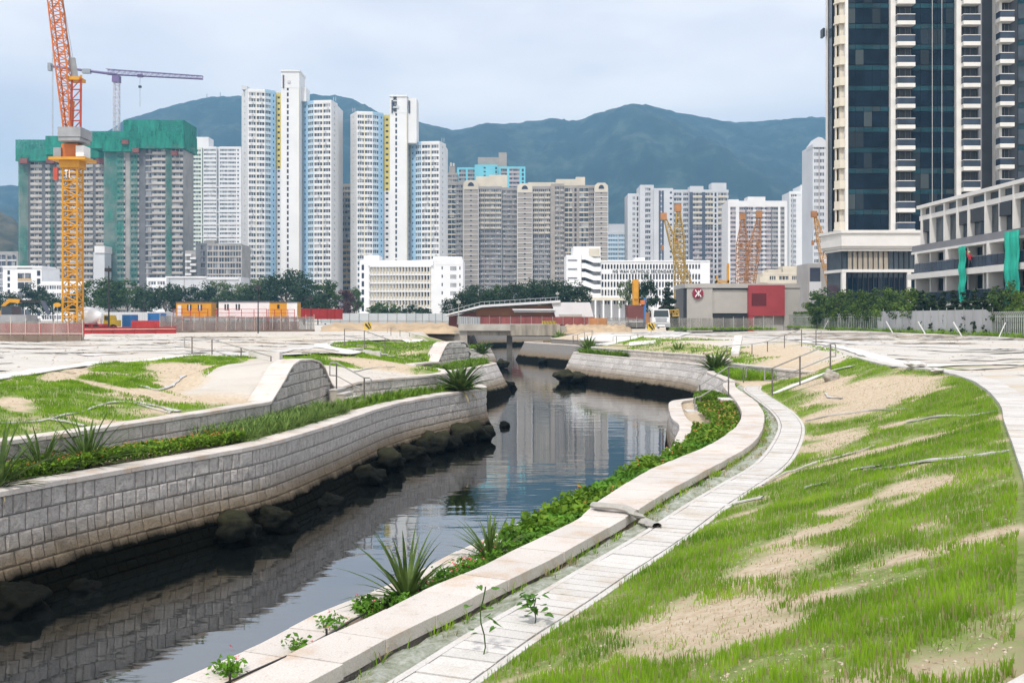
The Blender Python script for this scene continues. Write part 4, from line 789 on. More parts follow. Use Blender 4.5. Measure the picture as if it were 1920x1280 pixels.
tb(MB().prism([(XD(1590, DT), DT + .5), (XD(1866, DT), DT + .5), (XD(1866, DT), DT + 24), (XD(1588, DT + 24), DT + 24)], zb, zb + NF * FLP), 'core', 'tower_dark')
def shared(name, mat, w, h, t):          # one mesh for alike panes
    me = bpy.data.meshes.new(name); mb = MB().box(-w / 2, w / 2, 0, t, 0, h); me.from_pydata(mb.v, [], mb.f); me.materials.append(MAT[mat]); return me
def put(me, name, root, x, y, z):
    o = bpy.data.objects.new(name, me); COL.objects.link(o); o.parent = root; q = wloc(root); o.location = (x - q.x, y - q.y, z - q.z); return o
def glazing(px0, px1, n):
    w = XD(px1, DT) - XD(px0, DT); pw = w / n; g = .05
    mv = shared('pane', 'tower_glass', pw - g, FLP * .735 - g, .10); ms = shared('spandrel', 'tower_spandrel', pw - g, FLP * .235 - g, .12); rest = MB()
    for f in range(NF):
        z = zb + f * FLP + FLP * .06
        for k in range(n):
            x = XD(px0, DT) + (k + .5) * pw
            if f < 12: put(mv, 'pane', tower, x, DT + .30, z); put(ms, 'spandrel', tower, x, DT + .24, z + FLP * .74)
            else: rest.box(x - pw / 2 + g, x + pw / 2 - g, DT + .3, DT + .4, z, z + FLP * .7).box(x - pw / 2 + g, x + pw / 2 - g, DT + .24, DT + .36, z + FLP * .74, z + FLP * .96)
    tb(rest, 'upper_panes', 'tower_glass', kind='stuff')
glazing(1589, 1668, 5); glazing(1711, 1791, 5)
for a, c in ((1668, 1677), (1791, 1800), (1583, 1588.5)): tb(MB().box(XD(a, DT), XD(c, DT), DT - .5, DT + .6, zb, zb + NF * FLP), 'pillar', 'tower_white')
def balcony_meshes(w):
    a = bpy.data.meshes.new('balcony'); mb = MB().box(0, w, -1.35, .3, 0, .62); a.from_pydata(mb.v, [], mb.f); a.materials.append(MAT['tower_white'])
    b_ = bpy.data.meshes.new('railing'); mb = MB().box(.05, w - .05, -1.30, -1.26, .62, 1.62).box(.03, .07, -1.3, .2, .62, 1.62).box(w - .07, w - .03, -1.3, .2, .62, 1.62); b_.from_pydata(mb.v, [], mb.f); b_.materials.append(MAT['rail_glass'])
    c = bpy.data.meshes.new('handrail'); mb = MB().box(0, w, -1.33, -1.23, 1.62, 1.72).box(0, .08, -1.2, .2, 1.62, 1.7).box(w - .08, w, -1.2, .2, 1.62, 1.7); c.from_pydata(mb.v, [], mb.f); c.materials.append(MAT['tower_white'])
    e = bpy.data.meshes.new('door_frame'); mb = MB()
    for q in (.0, .33, .66, 1): mb.box(.1 + (w - .25) * q, .16 + (w - .25) * q, .35, .42, .6, 3.2)
    e.from_pydata(mb.v, [], mb.f); e.materials.append(MAT['band_grey']); return a, b_, c, e
for px0, px1, dd in ((1677, 1710.5, DT), (1800, 1832, DT), (1868, 1895, DT - 2)):
    w = XD(px1, dd) - XD(px0, dd); ms = balcony_meshes(w)
    for f in range(NF):
        z = zb + f * FLP - .42; bo = put(ms[0], 'balcony', tower, XD(px0, dd), dd, z)
        for me in ms[1:]: o = bpy.data.objects.new(me.name, me); COL.objects.link(o); o.parent = bo
# left flank: slim pilasters, curved cream balconies seen from the side
FX = lambda px, o: (XD(px, DT + o), DT + o)
tb(MB().prism([FX(1551, 6), FX(1568, 1.6), FX(1590, .6), FX(1592, 20), FX(1553, 20)], zb, zb + NF * FLP), 'flank', 'tower_dark')
tb(MB().prism([FX(1548, 6), FX(1552, 4.8), FX(1553.5, 5.2), FX(1550, 7)], zb, zb + NF * FLP), 'pillar', 'tower_white')
tb(MB().prism([FX(1553.5, 4.8), FX(1560, 3.0), FX(1561, 3.5), FX(1554.5, 5.4)], zb, zb + NF * FLP), 'flank_glazing', 'grey_glass')
me = bpy.data.meshes.new('balcony'); mb = MB(); ww = XD(1583, DT) - XD(1567, DT)
mb.prism([(0, 1.0), (ww * .45, .0), (ww, -.1), (ww, 1.4), (0, 1.6)], 0, .25).prism([(0, 1.0), (ww * .45, .0), (ww, -.1), (ww, .0), (ww * .47, .1), (.08, 1.05)], .25, 1.35); me.from_pydata(mb.v, [], mb.f); me.materials.append(MAT['tower_cream'])
me2 = bpy.data.meshes.new('wall_panel'); mb = MB().box(ww * .55, ww, .6, 1.2, .3, FLP).box(ww * .15, ww * .3, 1.0, 1.4, .3, FLP); me2.from_pydata(mb.v, [], mb.f); me2.materials.append(MAT['tower_cream'])
for f in range(NF):
    z = zb + f * FLP + .1; bo = put(me, 'balcony', tower, XD(1567, DT), DT - .2, z); o = bpy.data.objects.new('wall_panel', me2); COL.objects.link(o); o.parent = bo
# right side recess and second wing
tb(MB().box(XD(1833, DT), XD(1840, DT), DT - .2, DT + 2, zb, zb + NF * FLP), 'pilaster', 'band_grey'); tb(MB().box(XD(1863, DT), XD(1868, DT), DT - 2, DT + 4, zb, zb + NF * FLP), 'pillar', 'tower_white')
tb(MB().prism([(XD(1868, DT), DT - 1), (XD(1896, DT), DT - 2), (XD(2080, DT), DT - 10), (XD(2080, DT), DT + 16), (XD(1868, DT), DT + 16)], zb, zb + NF * FLP), 'wing', 'tower_dark')
wa, wb_ = Vector((XD(1896, DT), DT - 2.2, 0)), Vector((XD(2080, DT), DT - 10.2, 0)); rest = MB()
for f in range(NF):
    for k in range(8):
        a, c = wa.lerp(wb_, k / 8 + .004), wa.lerp(wb_, (k + 1) / 8 - .004)
        for z0_, z1_, mt_ in ((.06, .78, 'grey_glass'), (.8, .99, 'tower_spandrel')):
            mb = MB().hexa([(p.x, p.y + q, zb + FLP * (f + zz_)) for zz_ in (z0_, z1_) for p, q in ((a, 0), (c, 0), (c, .12), (a, .12))])
            if f < 12 and k < 2: tb(mb, 'pane', mt_)
            else: rest.add(mb)
tb(rest, 'wing_panes', 'grey_glass', kind='stuff')
for x in (1748, 1766): tb(MB().bar((XD(x, DT - 1.5), DT - 1.5, zb), (XD(x, DT - 1.5), DT - 1.5, zb + NF * FLP), .035, 4), 'suspension_cable', 'tower_white')
tb(MB().box(XD(1543, DT + 5), XD(1547, DT + 5), DT + 5, DT + 6.5, ZD(53, DT), ZD(37, DT)), 'sign_bracket', 'tower_dark')
# podium
DP = 168.0; X0, X1, XC = XD(1549, DP + 6), XD(1745, DP), XD(1580, DP)
pod = thing('podium_building', 'white podium with curtained glazing under the dark glass tower', 'building', (XD(1650, DP), DP + 8, Z_PLT))
def pslab(o, y0, y1, name, mat): build(MB().prism([(X0 - o, DP + 6), (XC - o * .5, DP - o), (X1, DP - o), (X1, DP + 20), (XD(1556, DP + 20) - o, DP + 20)], ZD(y1, DP), ZD(y0, DP)), name, mat, pod)
pslab(.9, 438, 462, 'fascia', 'tower_white'); pslab(1.2, 432.5, 437.9, 'cornice', 'tower_white'); pslab(.6, 462.1, 466, 'lower_cornice', 'tower_white'); pslab(-.6, 466.1, 620, 'core', 'tower_dark'); pslab(.35, 505, 510.5, 'floor_band', 'tower_white'); pslab(.25, 466.2, 471, 'soffit_band', 'tower_white')
for k in range(17):
    x0 = XC + (X1 - XC) * k / 17; x1 = XC + (X1 - XC) * (k + 1) / 17
    for y0, y1, up in ((471.5, 504.5, True), (511, 520, False), (521, 600, False)):
        mt_ = 'curtain' if up and 1 <= k <= 8 else ('grey_glass' if up or y0 < 515 else 'tower_glass')
        build(MB().box(x0 + .06, x1 - .06, DP + .35, DP + .45, ZD(y1, DP), ZD(y0, DP)), 'pane', mt_, pod)
    build(MB().box(x0 - .05, x0 + .05, DP + .1, DP + .4, ZD(600, DP), ZD(471, DP)), 'mullion', 'tower_dark', pod)
for y0, y1 in ((471.5, 504.5), (511, 600)): build(MB().prism([(X0 + .1, DP + 5.9), (XC - .1, DP + .3), (XC - .1, DP + .5), (X0 + .2, DP + 6)], ZD(y1, DP), ZD(y0, DP)), 'side_pane', 'grey_glass', pod)
for px in (1578, 1700): build(MB().box(XD(px, DP), XD(px, DP) + .6, DP - .3, DP + .5, Z_PLT, ZD(510, DP)), 'column', 'tower_white', pod)
# ================================================================ low white framed block at the right edge
zl = lambda z: CAMZ + (z - CAMZ) * 1.125      # levels of this block were read off at 119 m
A, Bq = Vector((XD(1727, 134), 134, 0)), Vector((XD(1990, 101), 101, 0)); U_ = (Bq - A).normalized(); N_ = Vector((U_.y, -U_.x, 0)); LB = (Bq - A).length
def s_px(px):                            # distance along this face of the point seen at px
    k = (px - HX) / FPX; return (k * A.y - A.x) / (U_.x - k * U_.y)
low = thing('low_block', 'low white framed apartment block with glass balconies at the right edge', 'building', (A.x + 8, A.y - 4, Z_PLT))
def lbx(name, mat, s0, s1, o0, o1, z0, z1, parent=low, lab=None):
    z0, z1 = (zl(z0) if z0 > Z_PLT + .1 else Z_PLT), zl(z1); f = lambda s_, o, z: tuple(A + U_ * s_ + N_ * o + Vector((0, 0, z)))
    return build(MB().hexa([f(s0, o1, z0), f(s1, o1, z0), f(s1, o0, z0), f(s0, o0, z0), f(s0, o1, z1), f(s1, o1, z1), f(s1, o0, z1), f(s0, o0, z1)]), name, mat, parent, label=lab)
lbx('core', 'tower_dark', -.2, LB, -14, -1.1, Z_PLT, 16.4); lbx('roof_beam', 'tower_white', -.6, LB, -.5, .35, 17.25, 17.62); lbx('floor_beam', 'tower_white', -.3, LB, -.6, .1, 15.95, 16.45); lbx('ledge', 'band_grey', -1, LB, -1, .75, 12.45, 13.15); lbx('ledge_trim', 'tower_white', -1, LB, -1, .85, 12.2, 12.44)
lbx('balcony_slab', 'tower_white', -1.2, LB, -1.0, 1.3, 9.4, 10.0); lbx('balcony_slab', 'tower_white', -1.2, LB, -1.0, 1.1, 6.3, 6.8)
up = [s_px(x) for x in (1729, 1746, 1772, 1796, 1817, 1849, 1876, 1902, 1938, 1970)]
for k, s_ in enumerate(up):
    lbx('column', 'tower_white', s_ - .02, s_ + .34, -.5, .2, 13.15, 17.25)
    if k + 1 < len(up):
        e = up[k + 1]; q = [random.random() for _ in range(4)]
        lbx('pane', 'grey_glass', s_ + .36, e - .03, -.55, -.48, 13.2, 15.93); lbx('pane', 'grey_glass', s_ + .36, e - .03, -.4, -.34, 16.47, 17.2)
        if k in (0, 3, 4, 6): lbx('sunshade', 'tower_dark', s_ + .45, e - .1, -.45, .35 if k == 6 else .05, 14.6, 15.9)
lo = [s_px(x) for x in (1729, 1746, 1772, 1787, 1817, 1846, 1866, 1901, 1938, 1970)]
for k, s_ in enumerate(lo):
    big = k % 3 == 0
    lbx('column', 'tower_white', s_, s_ + (.42 if big else .3), -.7, (.95 if big else .2), 3.4, 6.3); lbx('column', 'tower_white', s_, s_ + (.42 if big else .3), -.7, (.95 if big else .2), 6.8, 9.4); lbx('column', 'tower_white', s_, s_ + (.42 if big else .3), -.7, (.95 if big else .2), 10, 12.2)
    if k + 1 < len(lo):
        e = lo[k + 1]
        for z0_, z1_ in ((6.8, 9.38), (10.02, 12.2)):
            lbx('pane', 'tower_glass' if k % 2 else 'grey_glass', s_ + .5, s_ + .5 + (e - s_) * .5, -.98, -.92, z0_, z1_); lbx('wall_panel', 'tower_white', s_ + .55 + (e - s_) * .5, e - .02, -1.0, -.85, z0_, z1_)
        for z0_ in (6.8, 10.0):
            for j in range(3):
                a_ = s_ + .05 + (e - s_) * j / 3; lbx('balustrade_panel', 'rail_glass', a_, a_ + (e - s_) / 3 - .08, 1.0, 1.04, z0_ + .05, z0_ + 1.05)
            lbx('handrail', 'band_grey', s_ + .4, e, .98, 1.06, z0_ + 1.06, z0_ + 1.12)
net('net_bright', (0.02, 0.42, 0.30), 0.97)
def hang_net(px0, px1, z0, z1, label):
    s0, s1 = s_px(px0), s_px(px1); mb = MB(); k = 8; rows = 14; rg = random.Random(px0)
    f = lambda i, j, b_=0: tuple(A + U_ * (s0 + (s1 - s0) * i / k + .06 * math.sin(j * .9)) + N_ * (1.42 + .10 * math.sin(i * 1.9) + .06 * math.sin(j * 1.3) + b_) + Vector((0, 0, zl(z1) + (zl(z0) - zl(z1)) * j / rows - (rg.uniform(0, .5) if j == rows else 0))))
    for b_ in (0, -.03):
        base_ = len(mb.v)
        for j in range(rows + 1):
            for i in range(k + 1): mb.v.append(f(i, j, b_))
        for j in range(rows):
            for i in range(k): q = base_ + j * (k + 1) + i; mb.f.append((q, q + 1, q + k + 2, q + k + 1))
    solo(mb, 'safety_net', 'net_bright', label, 'net', tuple(A + U_ * s0 + N_ * 1.3 + Vector((0, 0, zl(z0)))))
hang_net(1821, 1835, 7.0, 12.2, 'narrow bright green net hanging beside the worker on the balcony'); hang_net(1909, 1938, 4.8, 12.9, 'wide bright green net hanging at the right picture edge')
# ================================================================ metro station block: grey walls, red panel, round emblem
M('station_grey', (0.44, 0.42, 0.385), 0.8, 0.06, 0.6, 0.15, 3); M('station_red', (0.36, 0.045, 0.05), 0.55, 0.08, 0.5); M('station_dark_red', (0.13, 0.015, 0.02), 0.4, 0.1, 0.5); M('emblem_red', (0.27, 0.015, 0.04), 0.4, 0.04, 1)
DS = 188.0; st = thing('station_block', 'grey concrete station block with red panel and round emblem', 'building', (XD(1390, DS), DS + 6, Z_PLT))
def sb(name, mat, px0, px1, y0, y1, o0, o1): return build(MB().box(XD(px0, DS), XD(px1, DS), DS + o0, DS + o1, ZD(y1, DS), ZD(y0, DS)), name, mat, st)
sb('core', 'station_grey', 1290, 1500, 534, 625, .6, 16); sb('wall_panel', 'station_grey', 1288, 1336, 540, 622, 0, .6); sb('roof_edge', 'station_grey', 1284, 1500, 531.5, 539.8, -.15, 13); sb('wall_panel', 'station_grey', 1470.3, 1500, 540, 622, .02, .6)
sb('recessed_panel', 'station_grey', 1336.2, 1402, 543, 587, .32, .6); sb('painted_shadow_line', 'tower_dark', 1336.2, 1402, 540, 542.8, .5, .61); sb('opening', 'tower_dark', 1336.2, 1402, 587.2, 622, .56, .62); sb('side_return', 'tower_dark', 1282, 1287.8, 541, 622, .3, 9)  # thin dark strip paints the shadow line over the recessed panel
rp_ = sb('red_panel', 'station_red', 1402.2, 1470, 534.5, 592, -.55, .6); sb('red_column', 'station_red', 1402.2, 1413, 592, 622, -.5, .6); sb('window', 'station_dark_red', 1408, 1435.5, 550, 573, -.62, -.55)
def disc(cx, cy, r, y0, y1, n=40): return MB().slabxz([(cx + r * math.cos(2 * math.pi * k / n), cy + r * math.sin(2 * math.pi * k / n)) for k in range(n)], y0, y1)
ex, ez, er = XD(1308, DS), ZD(550, DS), 10.3 * DS / FPX
em = build(disc(ex, ez, er, DS - .35, DS), 'emblem', 'emblem_red', st); sy = MB(); yy_ = DS - .38
def stroke(pts, w):
    for (a, b_), (c_, d_) in zip(pts, pts[1:]):
        q = Vector((c_ - a, d_ - b_)); q.normalize(); nx_, ny_ = -q.y * w / 2, q.x * w / 2; e = q * w * .3
        sy.slabxz([(ex + (a - e.x + nx_) * er, ez + (b_ - e.y + ny_) * er), (ex + (a - e.x - nx_) * er, ez + (b_ - e.y - ny_) * er), (ex + (c_ + e.x - nx_) * er, ez + (d_ + e.y - ny_) * er), (ex + (c_ + e.x + nx_) * er, ez + (d_ + e.y + ny_) * er)], yy_ - .003 * len(sy.f), yy_ + .06 - .0031 * len(sy.f))
for sg in (1, -1):
    arc = [(sg * (.05 + .46 * t_ ** .8), .08 + .54 * t_ ** 1.25) for t_ in np.linspace(0, 1, 7)]
    stroke(arc, .17); stroke([(a, -b_) for a, b_ in arc], .17)
stroke([(0, -.46), (0, .46)], .15); build(sy, 'emblem_symbol', 'sign_white', em, kind='stuff')
# ================================================================ station entrance with the long sloping roof
M('timber_brown', (0.30, 0.135, 0.06), 0.7, 0.15, 0.4); M('maroon', (0.16, 0.05, 0.045), 0.75, 0.15, 0.5); M('roof_white', (0.70, 0.70, 0.71), 0.5, 0.05, 0.4)
DQ = 172.0; sh = thing('entrance_hall', 'brown walled entrance hall with long white sloping roof behind the bridge', 'building', (XD(990, DQ), DQ + 5, Z_PLT))
def poly_slab(name, mat, pts, y0, y1, d=DQ, root=sh, **k): return build(MB().slabxz([(XD(a, d), ZD(b_, d)) for a, b_ in pts], d + y0, d + y1), name, mat, root, **k)
poly_slab('brown_wall', 'timber_brown', [(880, 594), (1040, 594), (1040, 571), (905, 578), (893, 582)], 0, 9); poly_slab('base_wall', 'maroon', [(840, 622), (1110, 622), (1110, 592), (893, 592), (893, 584), (842, 593)], -.25, 9)
poly_slab('roof', 'roof_white', [(836, 592), (905, 576), (1050, 567.5), (1050, 563), (903, 572), (836, 589.5)], -1.6, 11); poly_slab('gable_panel', 'roof_white', [(1041, 594), (1112, 594), (1105, 567), (1034, 567)], -1.2, 9.5)
poly_slab('canopy', 'roof_white', [(962, 582), (1040, 582), (1040, 579), (960, 579)], -1.5, .2); poly_slab('canopy', 'roof_white', [(964, 585.5), (1040, 585.5), (1040, 583), (963, 583)], -1.1, .2); poly_slab('vent_panel', 'station_grey', [(1048, 593.5), (1090, 593.5), (1090, 589), (1047, 589)], -1.4, -1.15)
for k in range(22):
    px = 842 + k * 9.5; y_ = float(np.interp(px, [836, 903, 1050], [589.5, 572, 563])); p = PD(px, y_, DQ); build(MB().bar((p[0], DQ - 1, p[2]), (p[0], DQ - 1, p[2] + .55), .04, 4), 'roof_rail_post', 'mast_grey', sh)
rail = [PD(px, float(np.interp(px, [836, 903, 1050], [589.5, 572, 563])) - 6, DQ - 1) for px in (836, 903, 1048)]; build(MB().tube(rail, .04, 4), 'roof_rail', 'mast_grey', sh)
# ================================================================ bridge
DB = 137.0; br_ = thing('river_bridge', 'low weathered concrete road bridge crossing the river on a dark pier', 'bridge', (0, DB + 3, 0))
def bb(name, mat, px0, px1, y0, y1, o0, o1, d=DB): return build(MB().box(XD(px0, d), XD(px1, d), d + o0, d + o1, ZD(y1, d), ZD(y0, d)), name, mat, br_)
bb('deck', 'concrete', 861, 1050, 608, 620, 0, 9); M('stained_concrete', (0.30, 0.27, 0.22), 0.9, 0.45, 0.5, 0.3, 6, stretch=(2.5, 2.5, .5)); bb('parapet', 'concrete', 861, 957, 607.5, 619.8, -.3, 0); bb('parapet', 'stained_concrete', 957.3, 1050, 608.5, 629, -.32, 0)
bb('beam', 'stained_concrete', 872, 957, 620.2, 629, .25, 9); bb('beam', 'stained_concrete', 957.3, 1040, 629.1, 631, .4, 9)
build(MB().box(XD(950, DB), XD(960.5, DB), DB + 1, DB + 3.4, -1.5, ZD(629, DB)), 'pier', 'concrete_dark', br_); build(MB().box(XD(953, DB + 7), XD(960, DB + 7), DB + 6.5, DB + 8.5, -1.5, ZD(629, DB)), 'pier', 'concrete_dark', br_)
bb('abutment', 'concrete', 852, 876, 620, 660, .1, 9); bb('abutment', 'concrete', 1040.2, 1062, 612, 655, .1, 9)
build(MB().slabxz([(XD(884, 131), ZD(629, 131)), (XD(889, 131), ZD(628, 131)), (XD(897, 131), ZD(648, 131)), (XD(892, 131), ZD(649, 131))], 131, 131.8), 'drain_flap', 'tower_dark', br_)
M('hazard_yellow', (0.62, 0.42, 0.03), 0.6, 0.1, 1)
for px0, px1, y in ((1018, 1044, 602.5),):
    o = build(MB().box(XD(px0, DB), XD(px1, DB), DB + 2, DB + 2.1, ZD(608, DB), ZD(601.5, DB)), 'hazard_barrier', 'hazard_yellow', br_); st_ = MB()
    for k in range(9): x = px0 + 1 + k * 2.8; st_.slabxz([(XD(x, DB), ZD(608, DB)), (XD(x + 1.2, DB), ZD(608, DB)), (XD(x + 2.4, DB), ZD(601.5, DB)), (XD(x + 1.2, DB), ZD(601.5, DB))], DB + 1.97, DB + 2.0)
    build(st_, 'hazard_stripes', 'sign_black', o, kind='stuff')
# raised earth behind the bridge approaches
M('bare_earth', (0.44, 0.33, 0.21), 0.95, 0.25, 0.5, 0.4, 5)
def emb(px0, px1, ytop, d0, d1, ybot, nm):
    xs = np.linspace(px0, px1, 40); v = []; f = []
    for i, px in enumerate(xs):
        e = min(1, i / 4, (39 - i) / 4); zt = Z_PLT - .1 + (ZD(ytop, d0) - Z_PLT + .1) * e + .12 * math.sin(i * 1.7)
        v += [(XD(px, d0), d0 - 3.5, Z_PLT - .3), (XD(px, d0), d0, zt), (XD(px, d1), d1, zt + .05), (XD(px, d1), d1 + 4, Z_PLT - .3)]
    for i in range(39):
        for k in range(3): f.append((i*4 + k, (i+1)*4 + k, (i+1)*4 + k + 1, i*4 + k + 1))
    mb = MB(); mb.v = v; mb.f = f; struct(mb, 'earth_bank', 'bare_earth', True)
emb(600, 863, 609, 140, 196, 622, 1); emb(1047, 1185, 611, 140, 168, 622, 2)
# ================================================================ cranes and site plant
M('crane_yellow', (0.62, 0.30, 0.02), 0.5, 0.1, 1); M('crane_red', (0.45, 0.07, 0.04), 0.5, 0.12, 1); M('crane_orange', (0.60, 0.17, 0.03), 0.5, 0.12, 1); M('crane_purple', (0.17, 0.11, 0.24), 0.5, 0.12, 1); M('crane_pale', (0.62, 0.58, 0.62), 0.6, 0.1, 1)
M('steel_grey', (0.30, 0.31, 0.32), 0.55, 0.15, 1); M('white_paint', (0.78, 0.78, 0.77), 0.5, 0.05, 1); M('black_paint', (0.02, 0.02, 0.022), 0.5, 0.1, 1); M('old_yellow', (0.45, 0.30, 0.07), 0.7, 0.25, .6); M('rust_orange', (0.42, 0.20, 0.08), 0.8, 0.25, .6); M('site_red', (0.40, 0.03, 0.03), 0.6, 0.15, 1); M('site_blue', (0.03, 0.16, 0.40), 0.5, 0.15, 1); M('rubber', (0.025, 0.025, 0.025), 0.9, 0.2, 2)
def lattice(a, b_, w0, w1, n, r, faces=(0, 1, 2, 3), rd=None):
    a, b_ = Vector(a), Vector(b_); d = (b_ - a).normalized(); u = d.cross(Vector((0, 1, 0))); u = u.normalized() if u.length > .05 else Vector((1, 0, 0)); v = d.cross(u).normalized(); mb = MB(); rd = rd or r * .55
    cor = lambda t_, k: a.lerp(b_, t_) + (u * ((k in (1, 2)) * 2 - 1) + v * ((k in (2, 3)) * 2 - 1)) * (w0 + (w1 - w0) * t_) / 2
    for k in range(4): mb.bar(cor(0, k), cor(1, k), r, 4)
    for i in range(n):
        t0, t1 = i / n, (i + 1) / n
        for k in faces:
            j = (k + 1) % 4; mb.bar(cor(t0, k), cor(t1, j) if i % 2 else cor(t1, k) if False else cor(t1, j), rd, 4, cap=False) if i % 2 else mb.bar(cor(t0, j), cor(t1, k), rd, 4, cap=False)
            mb.bar(cor(t1, k), cor(t1, j), rd, 4, cap=False)
    return mb
DC = 130.0; c0 = PD(136.5, 0, DC); cr_ = thing('luffing_tower_crane', 'tall yellow and red luffing tower crane with grey counterweight at left', 'crane', (c0[0], DC, Z_PLT))
x0, zt = c0[0], ZD(312, DC)
build(lattice((x0, DC, Z_PLT), (x0, DC, zt), 1.75, 1.75, 22, .13, rd=.075), 'mast', 'crane_yellow', cr_, kind='stuff')
build(MB().box(x0 - 1.9, x0 - 1.35, DC - 1.2, DC - .9, ZD(340, DC), ZD(316, DC)), 'mast_sign', 'crane_red', cr_); text_on(cr_, 'T1', 126, 326, DC - 1.25, 9, 'sign_white', .03, 15)
build(MB().box(x0 - 2.2, x0 + 2.2, DC - 1.8, DC + 1.8, ZD(303, DC), ZD(298, DC)).box(x0 - 1.2, x0 + 1.2, DC - 1.1, DC + 1.1, ZD(316, DC), ZD(303.2, DC)), 'slewing_platform', 'crane_yellow', cr_)
build(MB().box(x0 - 1.0, x0 + 1.0, DC - 1.0, DC + 1.0, ZD(298, DC), ZD(272, DC)), 'slew_tower', 'crane_orange', cr_)
build(MB().prism([(XD(125, DC), DC - 2.6), (XD(167, DC), DC - 2.6), (XD(167, DC), DC + 1), (XD(125, DC), DC + 1)], ZD(263, DC), ZD(245, DC)).box(XD(125.5, DC), XD(165, DC), DC - 2.5, DC + .8, ZD(270, DC), ZD(263.4, DC)), 'counterweight', 'steel_grey', cr_)
build(MB().box(XD(152, DC), XD(167, DC), DC - 1.6, DC + .4, ZD(297, DC), ZD(277, DC)), 'cabin', 'white_paint', cr_); build(MB().box(XD(109, DC), XD(123, DC), DC - 1.4, DC + .6, ZD(299, DC), ZD(280, DC)), 'winch_house', 'steel_grey', cr_)
af = MB()
for px in (133, 151):
    for o in (-.9, .9): af.bar(PD(px, 246, DC + o), PD(px + (2 if px < 140 else 1), 148, DC + o * .8), .14, 4)
for k in range(5):
    y0, y1 = 246 - k * 19.5, 246 - (k + 1) * 19.5; af.bar(PD(134, y0, DC - .9), PD(152, y1, DC - .85), .08, 4).bar(PD(134.5, y1, DC - .85), PD(152, y1, DC - .85), .08, 4).bar(PD(134, y0, DC + .9), PD(152, y1, DC + .85), .08, 4)
build(af, 'back_mast', 'crane_red', cr_, kind='stuff'); build(MB().box(XD(130, DC), XD(155, DC), DC - 1, DC + 1, ZD(153, DC), ZD(147, DC)).bar(PD(136, 147, DC), PD(136, 141, DC), .15, 5).bar(PD(152, 147, DC), PD(152, 141, DC), .15, 5), 'mast_head', 'crane_yellow', cr_)
build(MB().bar(PD(133, 246, DC), PD(136, 190, DC), .28, 4), 'strut', 'crane_yellow', cr_)
ja, jb, jc = Vector(PD(129, 262, DC - .6)), Vector(PD(119, 130, DC - .6)), Vector(PD(72, -260, DC - .6))
build(lattice(ja, jb, .7, 1.35, 9, .10, rd=.06), 'jib_foot', 'crane_orange', cr_, kind='stuff'); build(lattice(jb, jc, 1.35, 1.25, 26, .10, rd=.06), 'jib', 'crane_orange', cr_, kind='stuff')
build(MB().bar(PD(135, 110, DC), PD(141, 150, DC), .45, 6), 'pendant_block', 'steel_grey', cr_); build(MB().bar(PD(134, 110, DC), PD(82, -200, DC), .03, 4).bar(PD(137, 110, DC), PD(84, -200, DC), .03, 4), 'pendant_ropes', 'steel_grey', cr_); build(MB().bar(PD(98, -30, DC - .6), PD(98, 255, DC - .6), .02, 4).bar(PD(99.5, -30, DC - .6), PD(99.5, 255, DC - .6), .02, 4), 'hoist_ropes', 'steel_grey', cr_)
# flat-top crane on the tower behind
DF = 500.0; fc = thing('flat_top_crane', 'purple flat-top tower crane standing behind the netted towers', 'crane', (XD(218.5, DF), DF, ZD(250, DF)))
build(lattice(PD(218.5, 258, DF), PD(218.5, 152, DF), 2.3, 2.3, 14, .2), 'mast', 'crane_pale', fc, kind='stuff'); build(MB().box(XD(212, DF), XD(225, DF), DF - 1.6, DF + 1.6, ZD(155, DF), ZD(143, DF)), 'slewing_unit', 'crane_purple', fc)
build(lattice(PD(200, 135, DF), PD(380, 146, DF), 2.3, 1.5, 34, .13), 'jib', 'crane_purple', fc, kind='stuff'); build(MB().bar(PD(92, 124, DF), PD(218, 140, DF), .6, 4).bar(PD(218, 141, DF), PD(380, 148, DF), .28, 4), 'counter_jib', 'crane_purple', fc)
build(MB().box(XD(91, DF), XD(97, DF), DF - 1.2, DF + 1.2, ZD(133, DF), ZD(119, DF)).box(XD(155, DF), XD(170, DF), DF - 1, DF + 1, ZD(138, DF), ZD(130, DF)), 'counterweight', 'steel_grey', fc)
build(MB().box(XD(258, DF), XD(268, DF), DF - .8, DF + .8, ZD(145, DF), ZD(140, DF)), 'trolley', 'crane_purple', fc); build(MB().bar(PD(262.5, 144, DF), PD(262.5, 200, DF), .10, 4), 'hoist_rope', 'steel_grey', fc); build(MB().box(XD(260, DF), XD(265, DF), DF - .5, DF + .5, ZD(165, DF), ZD(161, DF)), 'hook_block', 'black_paint', fc)
